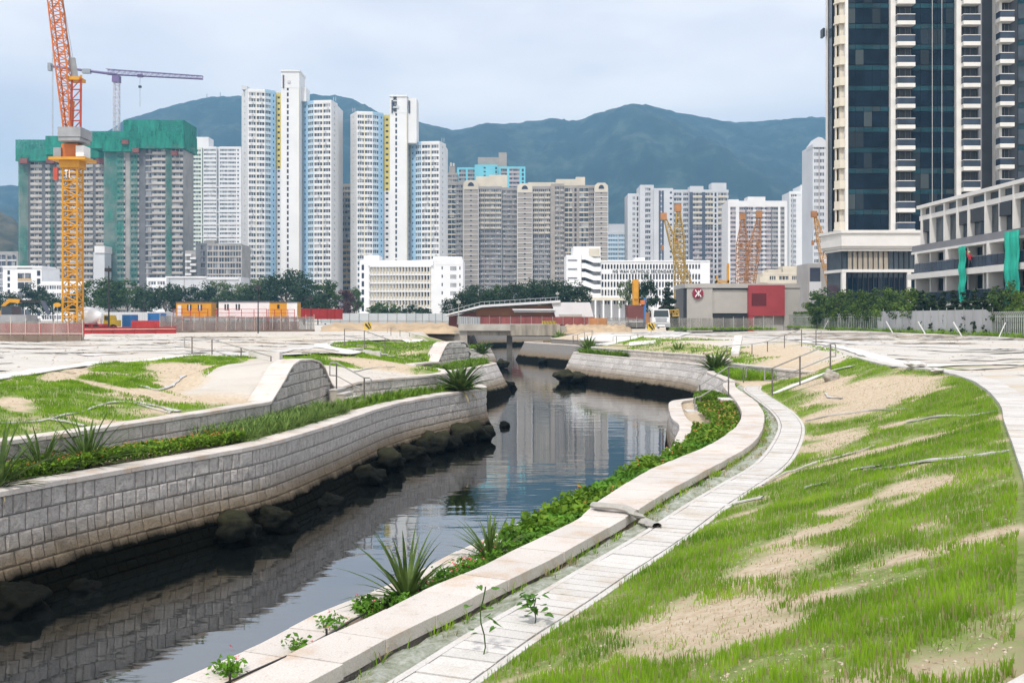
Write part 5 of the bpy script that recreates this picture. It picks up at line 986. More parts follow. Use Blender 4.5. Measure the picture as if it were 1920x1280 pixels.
# crawler cranes behind the station block
def crawler(label, d, foot, tip, w, mat, head='rust_orange', w1=.35, name='crawler_crane'):
    r = thing(name, label, 'crane', (XD(foot[0], d), d, Z_PLT)); a, b_ = Vector(PD(foot[0], foot[1], d)), Vector(PD(tip[0], tip[1], d)); m1 = a.lerp(b_, .2); m2 = a.lerp(b_, .72)
    build(lattice(a, m1, w * .4, w, 4, .09, rd=.055), 'boom_foot', mat, r, kind='stuff'); build(lattice(m1, m2, w, w, 12, .09, rd=.055), 'boom', mat, r, kind='stuff'); build(lattice(m2, b_, w, w1, 8, .085, rd=.05), 'boom_tip', mat, r, kind='stuff')
    build(MB().box(b_.x - .7, b_.x + .5, d - .5, d + .5, b_.z - .9, b_.z + .5), 'head_sheaves', head, r)
    bx, bz = a.x, Z_PLT
    build(MB().box(bx - 2.2, bx + 2.6, d - 1.6, d + 1.6, bz + 1.2, bz + 3.2), 'house', mat, r); build(MB().box(bx - 3, bx + 3, d - 2.4, d - 1.5, bz, bz + 1.1), 'track', 'rubber', r); build(MB().box(bx - 3, bx + 3, d + 1.5, d + 2.4, bz, bz + 1.1), 'track', 'rubber', r)
    build(MB().bar(b_, (b_.x + (.3 if tip[0] > foot[0] else -.4), d, b_.z - 6), .03, 4), 'hoist_rope', 'black_paint', r); build(MB().box(b_.x - .6, b_.x - .1, d - .25, d + .25, b_.z - 7, b_.z - 6), 'hook_block', head, r); return r
crawler('old yellow crawler crane with upright boom beside the red and grey station block', 200, (1276, 598), (1272, 388), 1.9, 'old_yellow')
crawler('crawler crane with pale boom leaning left above the lettered school', 215, (1312, 598), (1245, 404), 1.5, 'old_yellow'); crawler('brown crawler crane with upright boom, left of the pair over the station roof', 230, (1390, 598), (1393, 404), 2.2, 'rust_orange'); crawler('orange crawler crane with boom leaning right over the station roof', 225, (1396, 598), (1424, 400), 2.0, 'rust_orange')
crawler('yellow crane with hanging hook beside the slim gabled tower', 235, (1575, 598), (1527, 400), 1.6, 'crane_yellow')
# low yellow gantry on the station roof line and the leader of a rig
g = thing('lifting_frame', 'yellow lifting frame standing over the station roof', 'frame', (XD(1355, 200), 200, Z_PLT)); build(MB().box(XD(1343, 200), XD(1367, 200), 199.7, 200.3, ZD(530, 200), ZD(526, 200)), 'cross_beam', 'crane_yellow', g); build(MB().box(XD(1363, 200), XD(1367, 200), 199.7, 200.3, ZD(622, 200), ZD(494, 200)), 'post', 'crane_yellow', g); build(MB().box(XD(1343, 200), XD(1345, 200), 199.7, 200.3, ZD(622, 200), ZD(516, 200)), 'post', 'crane_yellow', g)
dr = thing('drill_rig', 'orange drilling rig with blue mast foot among the trees, left of the station block', 'drill rig', (XD(1192, 170), 170, Z_PLT))
build(MB().box(XD(1186, 170), XD(1197, 170), 169.6, 170.5, ZD(575, 170), ZD(524, 170)).box(XD(1188, 170), XD(1195, 170), 169.3, 169.7, ZD(560, 170), ZD(530, 170)), 'mast', 'crane_yellow', dr); build(MB().box(XD(1176, 170), XD(1206, 170), 169, 173, ZD(600, 170), ZD(572, 170)), 'house', 'maroon', dr); build(MB().box(XD(1206, 170), XD(1210, 170), 169, 170, ZD(605, 170), ZD(558, 170)), 'hydraulic_leg', 'site_blue', dr); build(MB().box(XD(1199, 170), XD(1207, 170), 168.8, 169.2, ZD(571, 170), ZD(563, 170)), 'panel', 'crane_orange', dr); build(MB().box(XD(1172, 170), XD(1208, 170), 168.4, 169, Z_PLT, ZD(604, 170)), 'track', 'rubber', dr)
# truck facing the camera
DTk = 150.0; tk = thing('lorry', 'white cabbed lorry with grey grille parked facing the camera by the station block', 'lorry', (XD(1234, DTk), DTk, Z_PLT)); xc = XD(1234, DTk)
build(MB().slabxz([(xc - 1.2, 4.0), (xc + 1.2, 4.0), (xc + 1.2, 5.3), (xc + 1.05, 6.3), (xc - 1.05, 6.3), (xc - 1.2, 5.3)], DTk - 3, DTk - .9), 'cab', 'white_paint', tk); build(MB().slabxz([(xc - 1.05, 5.25), (xc + 1.05, 5.25), (xc + .95, 6.15), (xc - .95, 6.15)], DTk - 3.06, DTk - 3.0), 'windscreen', 'tower_glass', tk); build(MB().box(xc - .8, xc + .8, DTk - 3.08, DTk - 3, 4.55, 5.1), 'grille', 'steel_grey', tk); build(MB().box(xc - 1.25, xc + 1.25, DTk - 3.2, DTk - 2.9, 3.85, 4.35), 'bumper', 'steel_grey', tk)
for s_ in (-1, 1):
    build(MB().box(xc + s_ * .95 - .18, xc + s_ * .95 + .18, DTk - 3.1, DTk - 3.0, 4.55, 4.85), 'headlight', 'white_paint', tk); w_ = MB().lathe([((0, 0, -.15), .5), ((0, 0, .15), .5)], 14); build(MB().add(w_, Matrix.Translation((xc + s_ * 1.02, DTk - 1.9, Z_PLT + .5)) @ Matrix.Rotation(math.pi / 2, 4, 'Y')), 'wheel', 'rubber', tk); build(MB().box(xc + s_ * 1.45 - .12, xc + s_ * 1.45 + .12, DTk - 2.9, DTk - 2.8, 5.2, 5.8), 'mirror', 'black_paint', tk)
build(MB().box(xc - 1.2, xc + 1.2, DTk - .8, DTk + 5, 4.2, 5.9), 'cargo_body', 'rust_orange', tk); build(MB().box(xc - .5, xc + .5, DTk - 3.25, DTk - 3.2, 3.95, 4.15), 'number_plate', 'white_paint', tk)
# orange truck-mounted lattice boom lying level behind the truck
build(lattice(PD(1225, 590, 160), PD(1272, 586, 160), .9, .9, 8, .09), 'lattice_boom', 'old_yellow', tk, kind='stuff')
# excavator
DE = 118.0; exc = thing('excavator', 'excavator with orange boom and dark blue arm behind the mesh fence at far left', 'excavator', (XD(20, DE), DE, Z_PLT)); E = lambda px, py, o=0: Vector(PD(px, py, DE + o))
build(MB().slabxz([(E(a, b_).x, E(a, b_).z) for a, b_ in ((2, 591), (9, 590), (10, 575), (20, 567), (38, 568), (39, 561), (18, 560), (5, 572))], DE - .25, DE + .25), 'boom', 'crane_yellow', exc); build(MB().slabxz([(E(a, b_).x, E(a, b_).z) for a, b_ in ((38, 567), (79, 567), (82, 563), (38, 562))], DE - .2, DE + .2), 'arm', 'black_paint', exc)
build(MB().slabxz([(E(a, b_).x, E(a, b_).z) for a, b_ in ((77, 563), (83, 564), (94, 588), (90, 590), (84, 580))], DE - .22, DE + .22), 'breaker', 'dark_blue_strip', exc); build(MB().box(E(12, 0).x, E(31, 0).x, DE - 1.2, DE + 1.2, Z_PLT + 1.0, E(0, 574).z), 'cabin', 'grey_glass', exc); build(MB().box(E(8, 0).x, E(60, 0).x, DE - 1.4, DE + 1.4, Z_PLT + .7, E(0, 590).z), 'house', 'steel_grey', exc); build(MB().box(E(6, 0).x, E(62, 0).x, DE - 1.7, DE + 1.7, Z_PLT, Z_PLT + .7), 'tracks', 'rubber', exc)
mr_ = thing('site_mirror', 'orange oval safety mirror on a thin pole left of the yellow crane mast', 'mirror', (XD(108, DE), DE - 2, Z_PLT)); build(MB().bar((XD(108, DE - 2), DE - 2, Z_PLT), (XD(108, DE - 2), DE - 2, ZD(573, DE - 2)), .04, 5), 'pole', 'steel_grey', mr_); q_ = PD(108, 571.5, DE - 2); build(MB().slabxz([(q_[0] + .42 * math.cos(k * .314), q_[2] + .24 * math.sin(k * .314)) for k in range(20)], DE - 2.15, DE - 2.0), 'mirror_face', 'crane_yellow', mr_)
# concrete mixer
DM = 133.0; mx_ = thing('mixer_lorry', 'white concrete mixer drum lorry right of the crane mast', 'lorry', (XD(168, DM), DM, Z_PLT)); dm = MB(); ax = [(0, .45), (.35, 1.15), (1.2, 1.35), (2.0, 1.15), (2.7, .55), (2.95, .5)]; dm.lathe([((0, 0, a), r_) for a, r_ in ax], 16)
build(MB().add(dm, Matrix.Translation((XD(147, DM), DM, ZD(597, DM))) @ Matrix.Rotation(math.radians(84), 4, 'Y')), 'drum', 'white_paint', mx_, smooth=True); build(MB().box(XD(140, DM), XD(196, DM), DM - 1.1, DM + 1.1, Z_PLT + .7, Z_PLT + 1.0), 'chassis', 'site_red', mx_); build(MB().box(XD(184, DM), XD(190, DM), DM - .4, DM + .4, ZD(606, DM), ZD(592, DM)), 'chute', 'cream', mx_); build(MB().box(XD(134, DM), XD(145, DM), DM - 1.1, DM + 1.1, Z_PLT + .9, ZD(585, DM)), 'cab', 'white_paint', mx_)
for px in (142, 166, 186):
    for s_ in (-1, 1): build(MB().add(MB().lathe([((0, 0, -.15), .48), ((0, 0, .15), .48)], 12), Matrix.Translation((XD(px, DM), DM + s_ * 1.0, Z_PLT + .48)) @ Matrix.Rotation(math.pi / 2, 4, 'X')), 'wheel', 'rubber', mx_)
yd = thing('dumper', 'small yellow dumper beside the black lamp post', 'dumper', (XD(210, 138), 138, Z_PLT)); build(MB().slabxz([(XD(a, 138), ZD(b_, 138)) for a, b_ in ((199, 612), (222, 612), (222, 600), (214, 600), (212, 591), (200, 590))], 137, 139), 'body', 'hazard_yellow', yd); build(MB().slabxz([(XD(a, 138), ZD(b_, 138)) for a, b_ in ((202, 600), (211, 600), (209.5, 592.5), (202, 592))], 136.9, 137.0), 'window', 'grey_glass', yd)
for px in (203, 218): build(MB().add(MB().lathe([((0, 0, -.2), .45), ((0, 0, .2), .45)], 12), Matrix.Translation((XD(px, 138), 137, Z_PLT + .45)) @ Matrix.Rotation(math.pi / 2, 4, 'X')), 'wheel', 'rubber', yd)
def crate(label, mat, px0, px1, y0, d, dep=2.2, name='site_container', cat='container'):
    r = thing(name, label, cat, (XD((px0 + px1) / 2, d), d + dep / 2, Z_PLT)); z1 = ZD(y0, d); xa, xb = XD(px0, d), XD(px1, d); build(MB().box(xa, xb, d, d + dep, Z_PLT + .1, z1), 'body', mat, r); nb = max(3, int((xb - xa) / .35))
    for k in range(nb): x = xa + (xb - xa) * (k + .25) / nb; build(MB().box(x, x + (xb - xa) / nb * .45, d - .05, d, Z_PLT + .2, z1 - .1), 'rib', mat, r)
    return r
crate('blue steel container right of the black lamp post', 'site_blue', 229, 248, 590, 140); crate('bright blue tarpaulin covered container near the orange cabin', 'site_blue', 277, 302, 587, 142); crate('rust red ribbed steel tank behind the mesh fence', 'site_red', 246, 300, 601, 136); crate('long pale grey site shed roof behind the blue containers', 'pale_grey', 187, 330, 585, 150, 4)
# site cabins
def cabin(label, mat, px0, px1, y0, y1, d, wins, door=None, end=None):
    r = thing('site_cabin', label, 'cabin', (XD((px0 + px1) / 2, d), d + 1.2, ZD(y1, d))); zt_, zb_ = ZD(y0, d), ZD(y1, d); build(MB().box(XD(px0, d), XD(px1, d), d, d + 2.6, zb_, zt_), 'body', mat, r); build(MB().box(XD(px0 - .6, d), XD(px1 + .6, d), d - .12, d + 2.75, zt_ + .005, zt_ + .14), 'roof', 'dark_blue_strip', r)
    if end: build(MB().box(XD(end, d), XD(px1, d) + .02, d - .02, d - .002, zb_, zt_), 'end_panel', 'white_paint', r)
    for w0, w1 in wins:
        f = build(MB().box(XD(w0, d), XD(w1, d), d - .05, d - .005, ZD(y0 + 15, d), ZD(y0 + 4, d)), 'window', 'grey_glass', r)
        for q_ in (w0 + (w1 - w0) * .5,): build(MB().box(XD(q_ - .8, d), XD(q_ + .8, d), d - .08, d - .052, ZD(y0 + 15, d), ZD(y0 + 4, d)), 'mullion', 'white_paint', f)
    if door: build(MB().box(XD(door[0], d), XD(door[1], d), d - .05, d - .005, zb_ + .05, ZD(y0 + 5, d)), 'door', 'white_paint', r)
    build(MB().box(XD(px0, d), XD(px1, d), d - 1.5, d + 2.6, zb_ - .18, zb_ - .01), 'platform', 'site_red', r)
    for px in np.linspace(px0 + 1, px1 - 1, 5):
        build(MB().box(XD(px, d) - .08, XD(px, d) + .08, d - 1.3, d - 1.1, Z_PLT, zb_ - .18), 'platform_leg', 'site_red', r); build(MB().box(XD(px, d) - .04, XD(px, d) + .04, d - 1.45, d - 1.37, zb_ - .01, zb_ + 1.1), 'rail_post', 'site_red', r)
    for z in (.55, 1.05): build(MB().box(XD(px0, d), XD(px1, d), d - 1.44, d - 1.38, zb_ + z, zb_ + z + .06), 'guard_rail', 'site_red', r)
    return r
cabin('orange site cabin with two windows and a white door', 'crane_yellow', 330, 396, 567, 594, 150, [(351, 359), (371, 379)], (333, 340)); cabin('white site cabin between the two orange cabins', 'white_paint', 410, 505, 566, 594, 151, [(421, 429), (442, 450)])
cb = cabin('orange site cabin end with small black mark, right of the white cabin', 'crane_yellow', 506, 557, 567, 595, 147, [], None, 538); build(MB().box(XD(520, 147), XD(524, 147), 146.93, 146.98, ZD(578, 147), ZD(571, 147)), 'notice', 'black_paint', cb)
# ================================================================ fences
net('mesh_grey', (0.30, 0.285, 0.26), 0.42); net('mesh_red', (0.33, 0.10, 0.09), 0.7); M('post_pale', (0.58, 0.54, 0.46), 0.7, 0.12, 1); M('kerb_brown', (0.22, 0.17, 0.13), 0.9, 0.3, .8, .3, 5); M('hoard_blue', (0.50, 0.55, 0.58), 0.6, 0.08, .5, perobj=.06); M('hoard_grey', (0.43, 0.43, 0.44), 0.6, 0.08, .4, perobj=.07); M('pale_post', (0.40, 0.42, 0.39), 0.6, 0.1, 1)
def fence(label, pts, h, sp, panel, postm, pr=.05, post_extra=0.1, name='site_fence', rails=(), railm=None, kerb=None, lean=0.0, panelw=None, seed=1):
    rg = random.Random(seed); c = resample(np.array([p[:2] for p in pts], float), sp); zz_ = np.interp(np.r_[0, np.cumsum(np.linalg.norm(np.diff(c, axis=0), axis=1))], np.r_[0, np.cumsum([math.dist(a[:2], b_[:2]) for a, b_ in zip(pts, pts[1:])])], [p[2] for p in pts])
    mid = len(c) // 2; r = thing(name, label, 'fence', (c[mid][0], c[mid][1], zz_[mid]))
    for k, (p, z) in enumerate(zip(c, zz_)):
        o = rg.uniform(-lean, lean); build(MB().bar((p[0], p[1] - .06, z - .1), (p[0] + o, p[1] - .06, z + h + post_extra * rg.uniform(.3, 1.5)), pr, 4), 'post', postm, r)
        if k + 1 < len(c):
            q = c[k + 1]; z2 = zz_[k + 1]; hh = h * rg.uniform(.93, 1.0) if lean else h
            if panel: build(MB().hexa([(p[0] + .03, p[1], z), (q[0] - .03, q[1], z2), (q[0] - .03, q[1] + .03, z2), (p[0] + .03, p[1] + .03, z), (p[0] + .03, p[1], z + hh), (q[0] - .03, q[1], z2 + hh), (q[0] - .03, q[1] + .03, z2 + hh), (p[0] + .03, p[1] + .03, z + hh)]), 'panel', panel, r)
    for hz_ in rails: build(MB().tube([(p[0], p[1] - .1, z + hz_) for p, z in zip(c, zz_)], .035, 4), 'rail', railm or postm, r)
    if kerb: 
        for k in range(len(c) - 1): p, q = c[k], c[k + 1]; build(MB().hexa([(p[0] + .01, p[1] - .35, zz_[k] - .1), (q[0] - .01, q[1] - .35, zz_[k] - .1), (q[0] - .01, q[1] + .2, zz_[k] - .1), (p[0] + .01, p[1] + .2, zz_[k] - .1), (p[0] + .01, p[1] - .35, zz_[k] + kerb), (q[0] - .01, q[1] - .35, zz_[k] + kerb), (q[0] - .01, q[1] + .2, zz_[k] + kerb), (p[0] + .01, p[1] + .2, zz_[k] + kerb)]), 'kerb', 'kerb_brown', r)
    return r
G = lambda px, d, z=Z_PLT: (XD(px, d), d, z)
fence('grey see-through mesh fence on a brown kerb at far left', [G(-60, 80), G(156, 80)], 1.55, 1.1, 'mesh_grey', 'post_pale', .03, .2, rails=(.55,), kerb=.42, lean=.06, seed=3)
fence('long red steel barrier behind the mesh fence, left of the site cabins', [G(-40, 112), G(150, 114), G(330, 120)], .75, 2.2, 'site_red', 'site_red', .05, .3, name='steel_barrier', rails=(.5,), railm='cream', seed=4)
fence('grey mesh fence with red bands in front of the site cabins', [G(300, 124), G(420, 128), G(590, 138)], 2.0, 1.3, 'mesh_grey', 'post_pale', .025, .2, lean=.08, kerb=.25, seed=5)
fence('bright red plastic barrier behind the mesh fence at far left', [G(-40, 97), G(158, 98)], 1.25, 2.0, 'site_red', 'site_red', .05, .1, name='plastic_barrier', seed=44)
fence('red lower screen in front of the site cabins', [G(300, 125.5), G(420, 129.5), G(560, 139)], 1.25, 2.5, 'mesh_red', 'site_red', .03, 0, name='site_screen', seed=6)
fence('bright red hoarding right of the site cabins', [G(556, 175, 4.9), G(642, 185, 4.9)], 1.75, 2.0, 'site_red', 'site_red', .05, 0, name='red_hoarding', seed=7)
fence('pale blue grey panel hoarding left of the entrance hall', [G(602, 196, 4.1), G(780, 198, 4.1), G(868, 190, 4.0)], 1.85, 1.7, 'hoard_blue', 'steel_grey', .05, .05, name='hoarding', rails=(.5,), railm='pale_post', seed=8)
fence('falling pale hoarding that slopes down to the bridge', [G(846, 178, 4.15), G(900, 150, 3.9)], 1.3, 2.2, 'hoard_blue', 'steel_grey', .05, .05, name='hoarding', seed=9)
fence('maroon mesh fence with thin pale posts behind the bridge', [G(878, 160, 4.1), G(1115, 160, 4.1)], 1.15, 1.6, 'mesh_red', 'pale_post', .03, .2, seed=10)
fence('orange mesh fence piece right of the maroon fence', [G(1104, 156, 4.1), G(1138, 156, 4.1)], 1.0, 1.3, 'rust_orange', 'pale_post', .03, .1, seed=11)
fence('grey mesh fence left of the parked lorry', [G(1138, 156, 3.9), G(1212, 158, 3.7)], 1.3, 1.6, 'mesh_grey', 'pale_post', .03, .2, seed=12)
fence('grey mesh fence with white posts in front of the station block', [G(1252, 150, 3.4), G(1340, 152), G(1450, 156)], 1.7, 1.7, 'mesh_grey', 'pale_post', .04, .25, seed=13)
# palisade fences: separate bent-topped pales
def palisade(label, p0, p1, h, sp):
    a, b_ = Vector(p0), Vector(p1); L = (b_ - a).length; nn = int(L / sp); u = (b_ - a) / L; r = thing('palisade_fence', label, 'fence', tuple((a + b_) / 2)); me = bpy.data.meshes.new('pale'); mb = MB().bar((0, 0, 0), (0, 0, h * .86), .06, 4).bar((0, 0, h * .86), (-.22, -.1, h), .055, 4); me.from_pydata(mb.v, [], mb.f); me.materials.append(MAT['pale_post'])
    for k in range(nn + 1): p = a + u * sp * k; put(me, 'pale', r, p.x, p.y, p.z)
    for z in (.35, h * .8): build(MB().bar(a + Vector((0, 0, z)), b_ + Vector((0, 0, z)), .035, 4), 'rail', 'pale_post', r)
    for k in range(8, nn, 40): p = a + u * sp * k; build(MB().bar(p + Vector((-.9, -.5, 0)), p + Vector((-.1, -.05, 1.3)), .05, 4), 'brace', 'white_paint', r)
FA, FB_, FC, FD = P(1452, 613.2, Z_PLT), P(1645, 621.5, Z_PLT), P(1861, 630, Z_PLT), P(1990, 637.5, Z_PLT)
palisade('long palisade fence of bent grey pales under the green hedge', FA, FB_, 2.35, .85); palisade('short palisade fence of bent pales at the right picture edge', FC, FD, 2.3, .55)
fence('tall solid grey panel hoarding on the right between the palisade fences', [FB_, FC], 2.55, 2.3, 'hoard_grey', 'pale_post', .04, .25, name='panel_hoarding', seed=14)
for k, px in enumerate((1672, 1733, 1800)):
    p = P(px, 624 + k * 3, Z_PLT); pb_ = solo(MB().bar((p[0] - .2, p[1] - .9, p[2]), (p[0] - .75, p[1] - .3, p[2] + 1.35), .06, 4), 'prop', 'white_paint', 'white leaning prop against the grey panel hoarding, ' + ('leftmost', 'middle one', 'rightmost')[k] + ' of three', 'prop', (p[0] - .2, p[1] - .9, p[2]))
# lamp posts
def lamp(label, px, ytop, d, head=True, r0=.09, mat='black_paint'):
    q = thing('lamp_post', label, 'lamp post', (XD(px, d), d, Z_PLT)); x = XD(px, d); z = ZD(ytop, d); build(MB().bar((x, d, Z_PLT), (x, d, z), r0, 6, r0 * .7), 'pole', mat, q); build(MB().box(x - .3, x + .3, d - .5, d + .15, z - .15, z + .25).bar((x, d, z + .2), (x, d, z + .5), .06, 5), 'lamp_head', mat, q)
lamp('tall black lamp post right of the crane and mixer', 204, 507, 120, r0=.11); lamp('slim black lamp post in front of the white site cabin', 484, 540, 120, r0=.08); lamp('black lamp post with white head in front of the red hoarding', 583, 560, 150, r0=.07)
for k, (px, y, d) in enumerate(((230, 557, 300), (243, 554, 300), (252, 554, 290), (401, 548, 290), (408, 550, 290), (551, 550, 280), (1010, 530, 250), (1045, 551, 200), (860, 567, 160), (56, 532, 300))):
    w_ = ('left of three poles by the netted tower', 'middle of three poles by the netted tower', 'right of three poles by the netted tower', 'left of two poles above the orange cabin', 'right of two poles above the orange cabin', 'right of the site cabins', 'above the trees behind the entrance hall roof', 'at the high end of the entrance hall roof', 'at the low end of the entrance hall roof', 'in front of the white school at far left')[k]
    lamp('thin pale lamp post ' + w_, px, y, d, r0=.07, mat='pale_post')
# warning boards
def chevron(label, px, py, d, tilt=1):
    z = gz(XD(px, d), d); q = thing('chevron_sign', label, 'sign', (XD(px, d), d, z)); c = Vector(PD(px, py, d)); h = .40
    build(MB().bar((c.x, d + .05, z), (c.x, d + .05, c.z), .03, 4), 'post', 'steel_grey', q); b_ = build(MB().box(c.x - h, c.x + h, d - .04, d, c.z - h, c.z + h), 'board', 'hazard_yellow', q); s2 = MB()
    for o in (-.55, .15): s2.slabxz([(c.x + (o + a_) * h, c.z + b_ * h) for a_, b_ in ((-.25, .9), (.15, .9), (.75, -.35), (.75, -.9))] if o > 0 else [(c.x + (o + a_) * h, c.z + b_ * h) for a_, b_ in ((-.3, .3), (-.05, .9), (1.2, -.75), (.8, -.92))], d - .06, d - .042)
    build(s2, 'stripes', 'sign_black', b_, kind='stuff')
chevron('yellow and black chevron board on the left bank before the blue grey hoarding', 690, 611, 118); chevron('yellow and black chevron board by the parked lorry', 1221, 612, 118)
# ================================================================ leaves, grass and trees
def leaf_mat(name, dark, light, trans=0.25, perobj=0.12, scale=1.2, dead=None):
    m, n, l, b = new_mat(name); t = noise_node(n, l, scale, 3); stops = [(0.3, dark), (0.68, light)] + ([(0.82, dead)] if dead else [])
    r = ramp(n, l, t.outputs['Fac'], stops); oi = n.new('ShaderNodeObjectInfo'); hs = n.new('ShaderNodeHueSaturation'); mr = n.new('ShaderNodeMapRange'); mr.inputs['To Min'].default_value = 1 - perobj; mr.inputs['To Max'].default_value = 1 + perobj
    l.new(oi.outputs['Random'], mr.inputs['Value']); l.new(mr.outputs[0], hs.inputs['Value']); l.new(r.outputs[0], hs.inputs['Color']); l.new(hs.outputs[0], b.inputs['Base Color']); b.inputs['Roughness'].default_value = 0.65; b.inputs['Specular IOR Level'].default_value = 0.25
    tr = n.new('ShaderNodeBsdfTranslucent'); l.new(hs.outputs[0], tr.inputs['Color']); ms = n.new('ShaderNodeMixShader'); ms.inputs[0].default_value = trans; l.new(b.outputs[0], ms.inputs[1]); l.new(tr.outputs[0], ms.inputs[2]); l.new(ms.outputs[0], n['Material Output'].inputs['Surface'])
leaf_mat('leaf_dark', (0.016, 0.036, 0.016), (0.045, 0.085, 0.030), scale=.7); leaf_mat('leaf_mid', (0.028, 0.060, 0.014), (0.085, 0.145, 0.032), scale=.8); leaf_mat('leaf_pale', (0.06, 0.10, 0.04), (0.16, 0.21, 0.09), scale=.7); leaf_mat('leaf_light', (0.045, 0.095, 0.012), (0.14, 0.22, 0.035), scale=.8)
leaf_mat('leaf_weed', (0.05, 0.13, 0.015), (0.12, 0.27, 0.04), .3, scale=9); leaf_mat('leaf_red', (0.05, 0.02, 0.02), (0.13, 0.05, 0.05), scale=.7); leaf_mat('leaf_conifer', (0.012, 0.028, 0.012), (0.035, 0.065, 0.022), scale=1.5)
leaf_mat('bed_leaf', (0.05, 0.12, 0.008), (0.20, 0.34, 0.025), .3, scale=3.5); leaf_mat('clover_leaf', (0.05, 0.14, 0.010), (0.17, 0.38, 0.035), .3, scale=2.2, dead=(.28, .40, .06)); leaf_mat('strap_leaf', (0.06, 0.12, 0.02), (0.24, 0.36, 0.09), scale=4); leaf_mat('agave_leaf', (0.030, 0.070, 0.016), (0.13, 0.20, 0.045), scale=5, dead=(0.28, 0.25, 0.09))
leaf_mat('grass_blade', (0.10, 0.22, 0.010), (0.31, 0.50, 0.032), .4, scale=1.1, dead=(0.44, 0.46, 0.09)); leaf_mat('grass_dry', (0.26, 0.22, 0.09), (0.50, 0.42, 0.23), .3, scale=2)
M('bark', (0.12, 0.09, 0.065), 0.95, 0.3, 2, .5, 12); M('petal_orange', (0.62, 0.20, 0.06), 0.6, 0.2, 6); M('petal_pink', (0.60, 0.13, 0.14), 0.6, 0.2, 6); M('petal_yellow', (0.65, 0.48, 0.10), 0.6, 0.2, 6); M('petal_white', (0.75, 0.75, 0.70), 0.6, 0.1, 6)
def quads(c, nrm, size, asp=1.6, rg=RNG):          # leaf cards: centre, normal, size arrays
    n_ = len(c); u = np.cross(nrm, rg.normal(size=(n_, 3))); u /= np.linalg.norm(u, axis=1)[:, None] + 1e-9; v = np.cross(nrm, u); s_ = np.asarray(size).reshape(-1, 1)
    a = c - u * s_ * asp / 2; b_ = c + v * s_ / 2 * .8 + nrm * s_ * .12; d = c + u * s_ * asp / 2; e = c - v * s_ / 2 * .8 + nrm * s_ * .12
    V = np.stack([a, b_, d, e], 1).reshape(-1, 3); Fq = np.arange(4 * n_).reshape(n_, 4); return V, Fq
def crown_mesh(name, mat, h0, h1, w, nclump, nleaf, leaf, seed, shape=0, clump=.22):
    rg = np.random.default_rng(seed); cc = []
    while len(cc) < nclump:
        p = rg.uniform(-1, 1, 3)
        if shape == 1:                              # cone
            t_ = (p[2] + 1) / 2
            if math.hypot(p[0], p[1]) > (1 - t_) ** .8 * .9 + .06: continue
        else:
            q = np.linalg.norm(p)
            if q > 1 or q < .35 * rg.random() + .25: continue
            if p[2] < -.55 and rg.random() < .6: continue
        cc.append(p)
    cc = np.array(cc); cc[:, 0] *= w / 2 * rg.uniform(.85, 1); cc[:, 1] *= w / 2; hc, hh = (h0 + h1) / 2, (h1 - h0) / 2; cc[:, 2] = hc + cc[:, 2] * hh
    r_ = rg.uniform(.6, 1.3, len(cc)) * clump * w; k = nleaf // nclump; P_ = []; N__ = []
    for c, r0 in zip(cc, r_):
        o = rg.normal(size=(k, 3)); o /= np.linalg.norm(o, axis=1)[:, None]; rad = rg.random(k) ** .4; P_.append(c + o * rad[:, None] * r0 * np.array([1, 1, .75])); N__.append(o + rg.normal(size=(k, 3)) * .5 + np.array([0, 0, .35]))
    P_ = np.concatenate(P_); N__ = np.concatenate(N__); N__ /= np.linalg.norm(N__, axis=1)[:, None]
    V, Fq = quads(P_, N__, rg.uniform(.7, 1.35, len(P_)) * leaf, rg=rg); me_o = np_mesh(name, V, Fq, mat); me = me_o.data; bpy.data.objects.remove(me_o); return me, cc
def tree_proto(seed, h, w, mat, trunk=.22, nclump=46, nleaf=2600, leaf=.34, h0=None, shape=0, clump=.17, stems=1):
    h0 = h0 if h0 is not None else h * .28; me, cc = crown_mesh('crown', mat, h0, h, w, nclump, nleaf, leaf, seed, shape, clump); rg = random.Random(seed); tb_ = MB(); top = Vector((rg.uniform(-.3, .3), 0, h * .62 if shape == 0 else h * .9))
    tb_.bar((0, 0, -.2), top * .5, trunk, 7, trunk * .75).bar(top * .5, top, trunk * .75, 6, trunk * .35)
    for k in range(0, len(cc), max(1, len(cc) // 9)):
        a = top * rg.uniform(.45, .9); tb_.bar(a, Vector(cc[k]), trunk * .35, 4, trunk * .1, cap=False)
    tm = bpy.data.meshes.new('trunk'); tm.from_pydata(tb_.v, [], tb_.f); tm.materials.append(MAT['bark']); return me, tm, h
PROTO = {'dark': [tree_proto(21, 10, 8.5, MAT['leaf_dark']), tree_proto(22, 10, 7, MAT['leaf_dark']), tree_proto(23, 10, 10, MAT['leaf_dark'], nclump=60, nleaf=3200)], 'mid': [tree_proto(31, 10, 8, MAT['leaf_mid']), tree_proto(32, 10, 6.5, MAT['leaf_mid'])], 'pale': [tree_proto(41, 10, 8.5, MAT['leaf_pale'], nclump=36, nleaf=1500, clump=.13)],
         'light': [tree_proto(51, 6.5, 5.0, MAT['leaf_light'], .1, 40, 2600, .24, .9), tree_proto(52, 6.5, 4.2, MAT['leaf_mid'], .1, 40, 2600, .22, .7)], 'conifer': [tree_proto(61, 5.5, 2.3, MAT['leaf_conifer'], .08, 130, 4200, .20, .2, 1, .15)], 'red': [tree_proto(71, 8, 5, MAT['leaf_red'], .12, 30, 1400, .3)], 'shrub': [tree_proto(81, 1.4, 1.8, MAT['leaf_mid'], .04, 24, 900, .12, .15), tree_proto(82, 1.4, 2.2, MAT['leaf_dark'], .04, 24, 900, .12, .15)]}
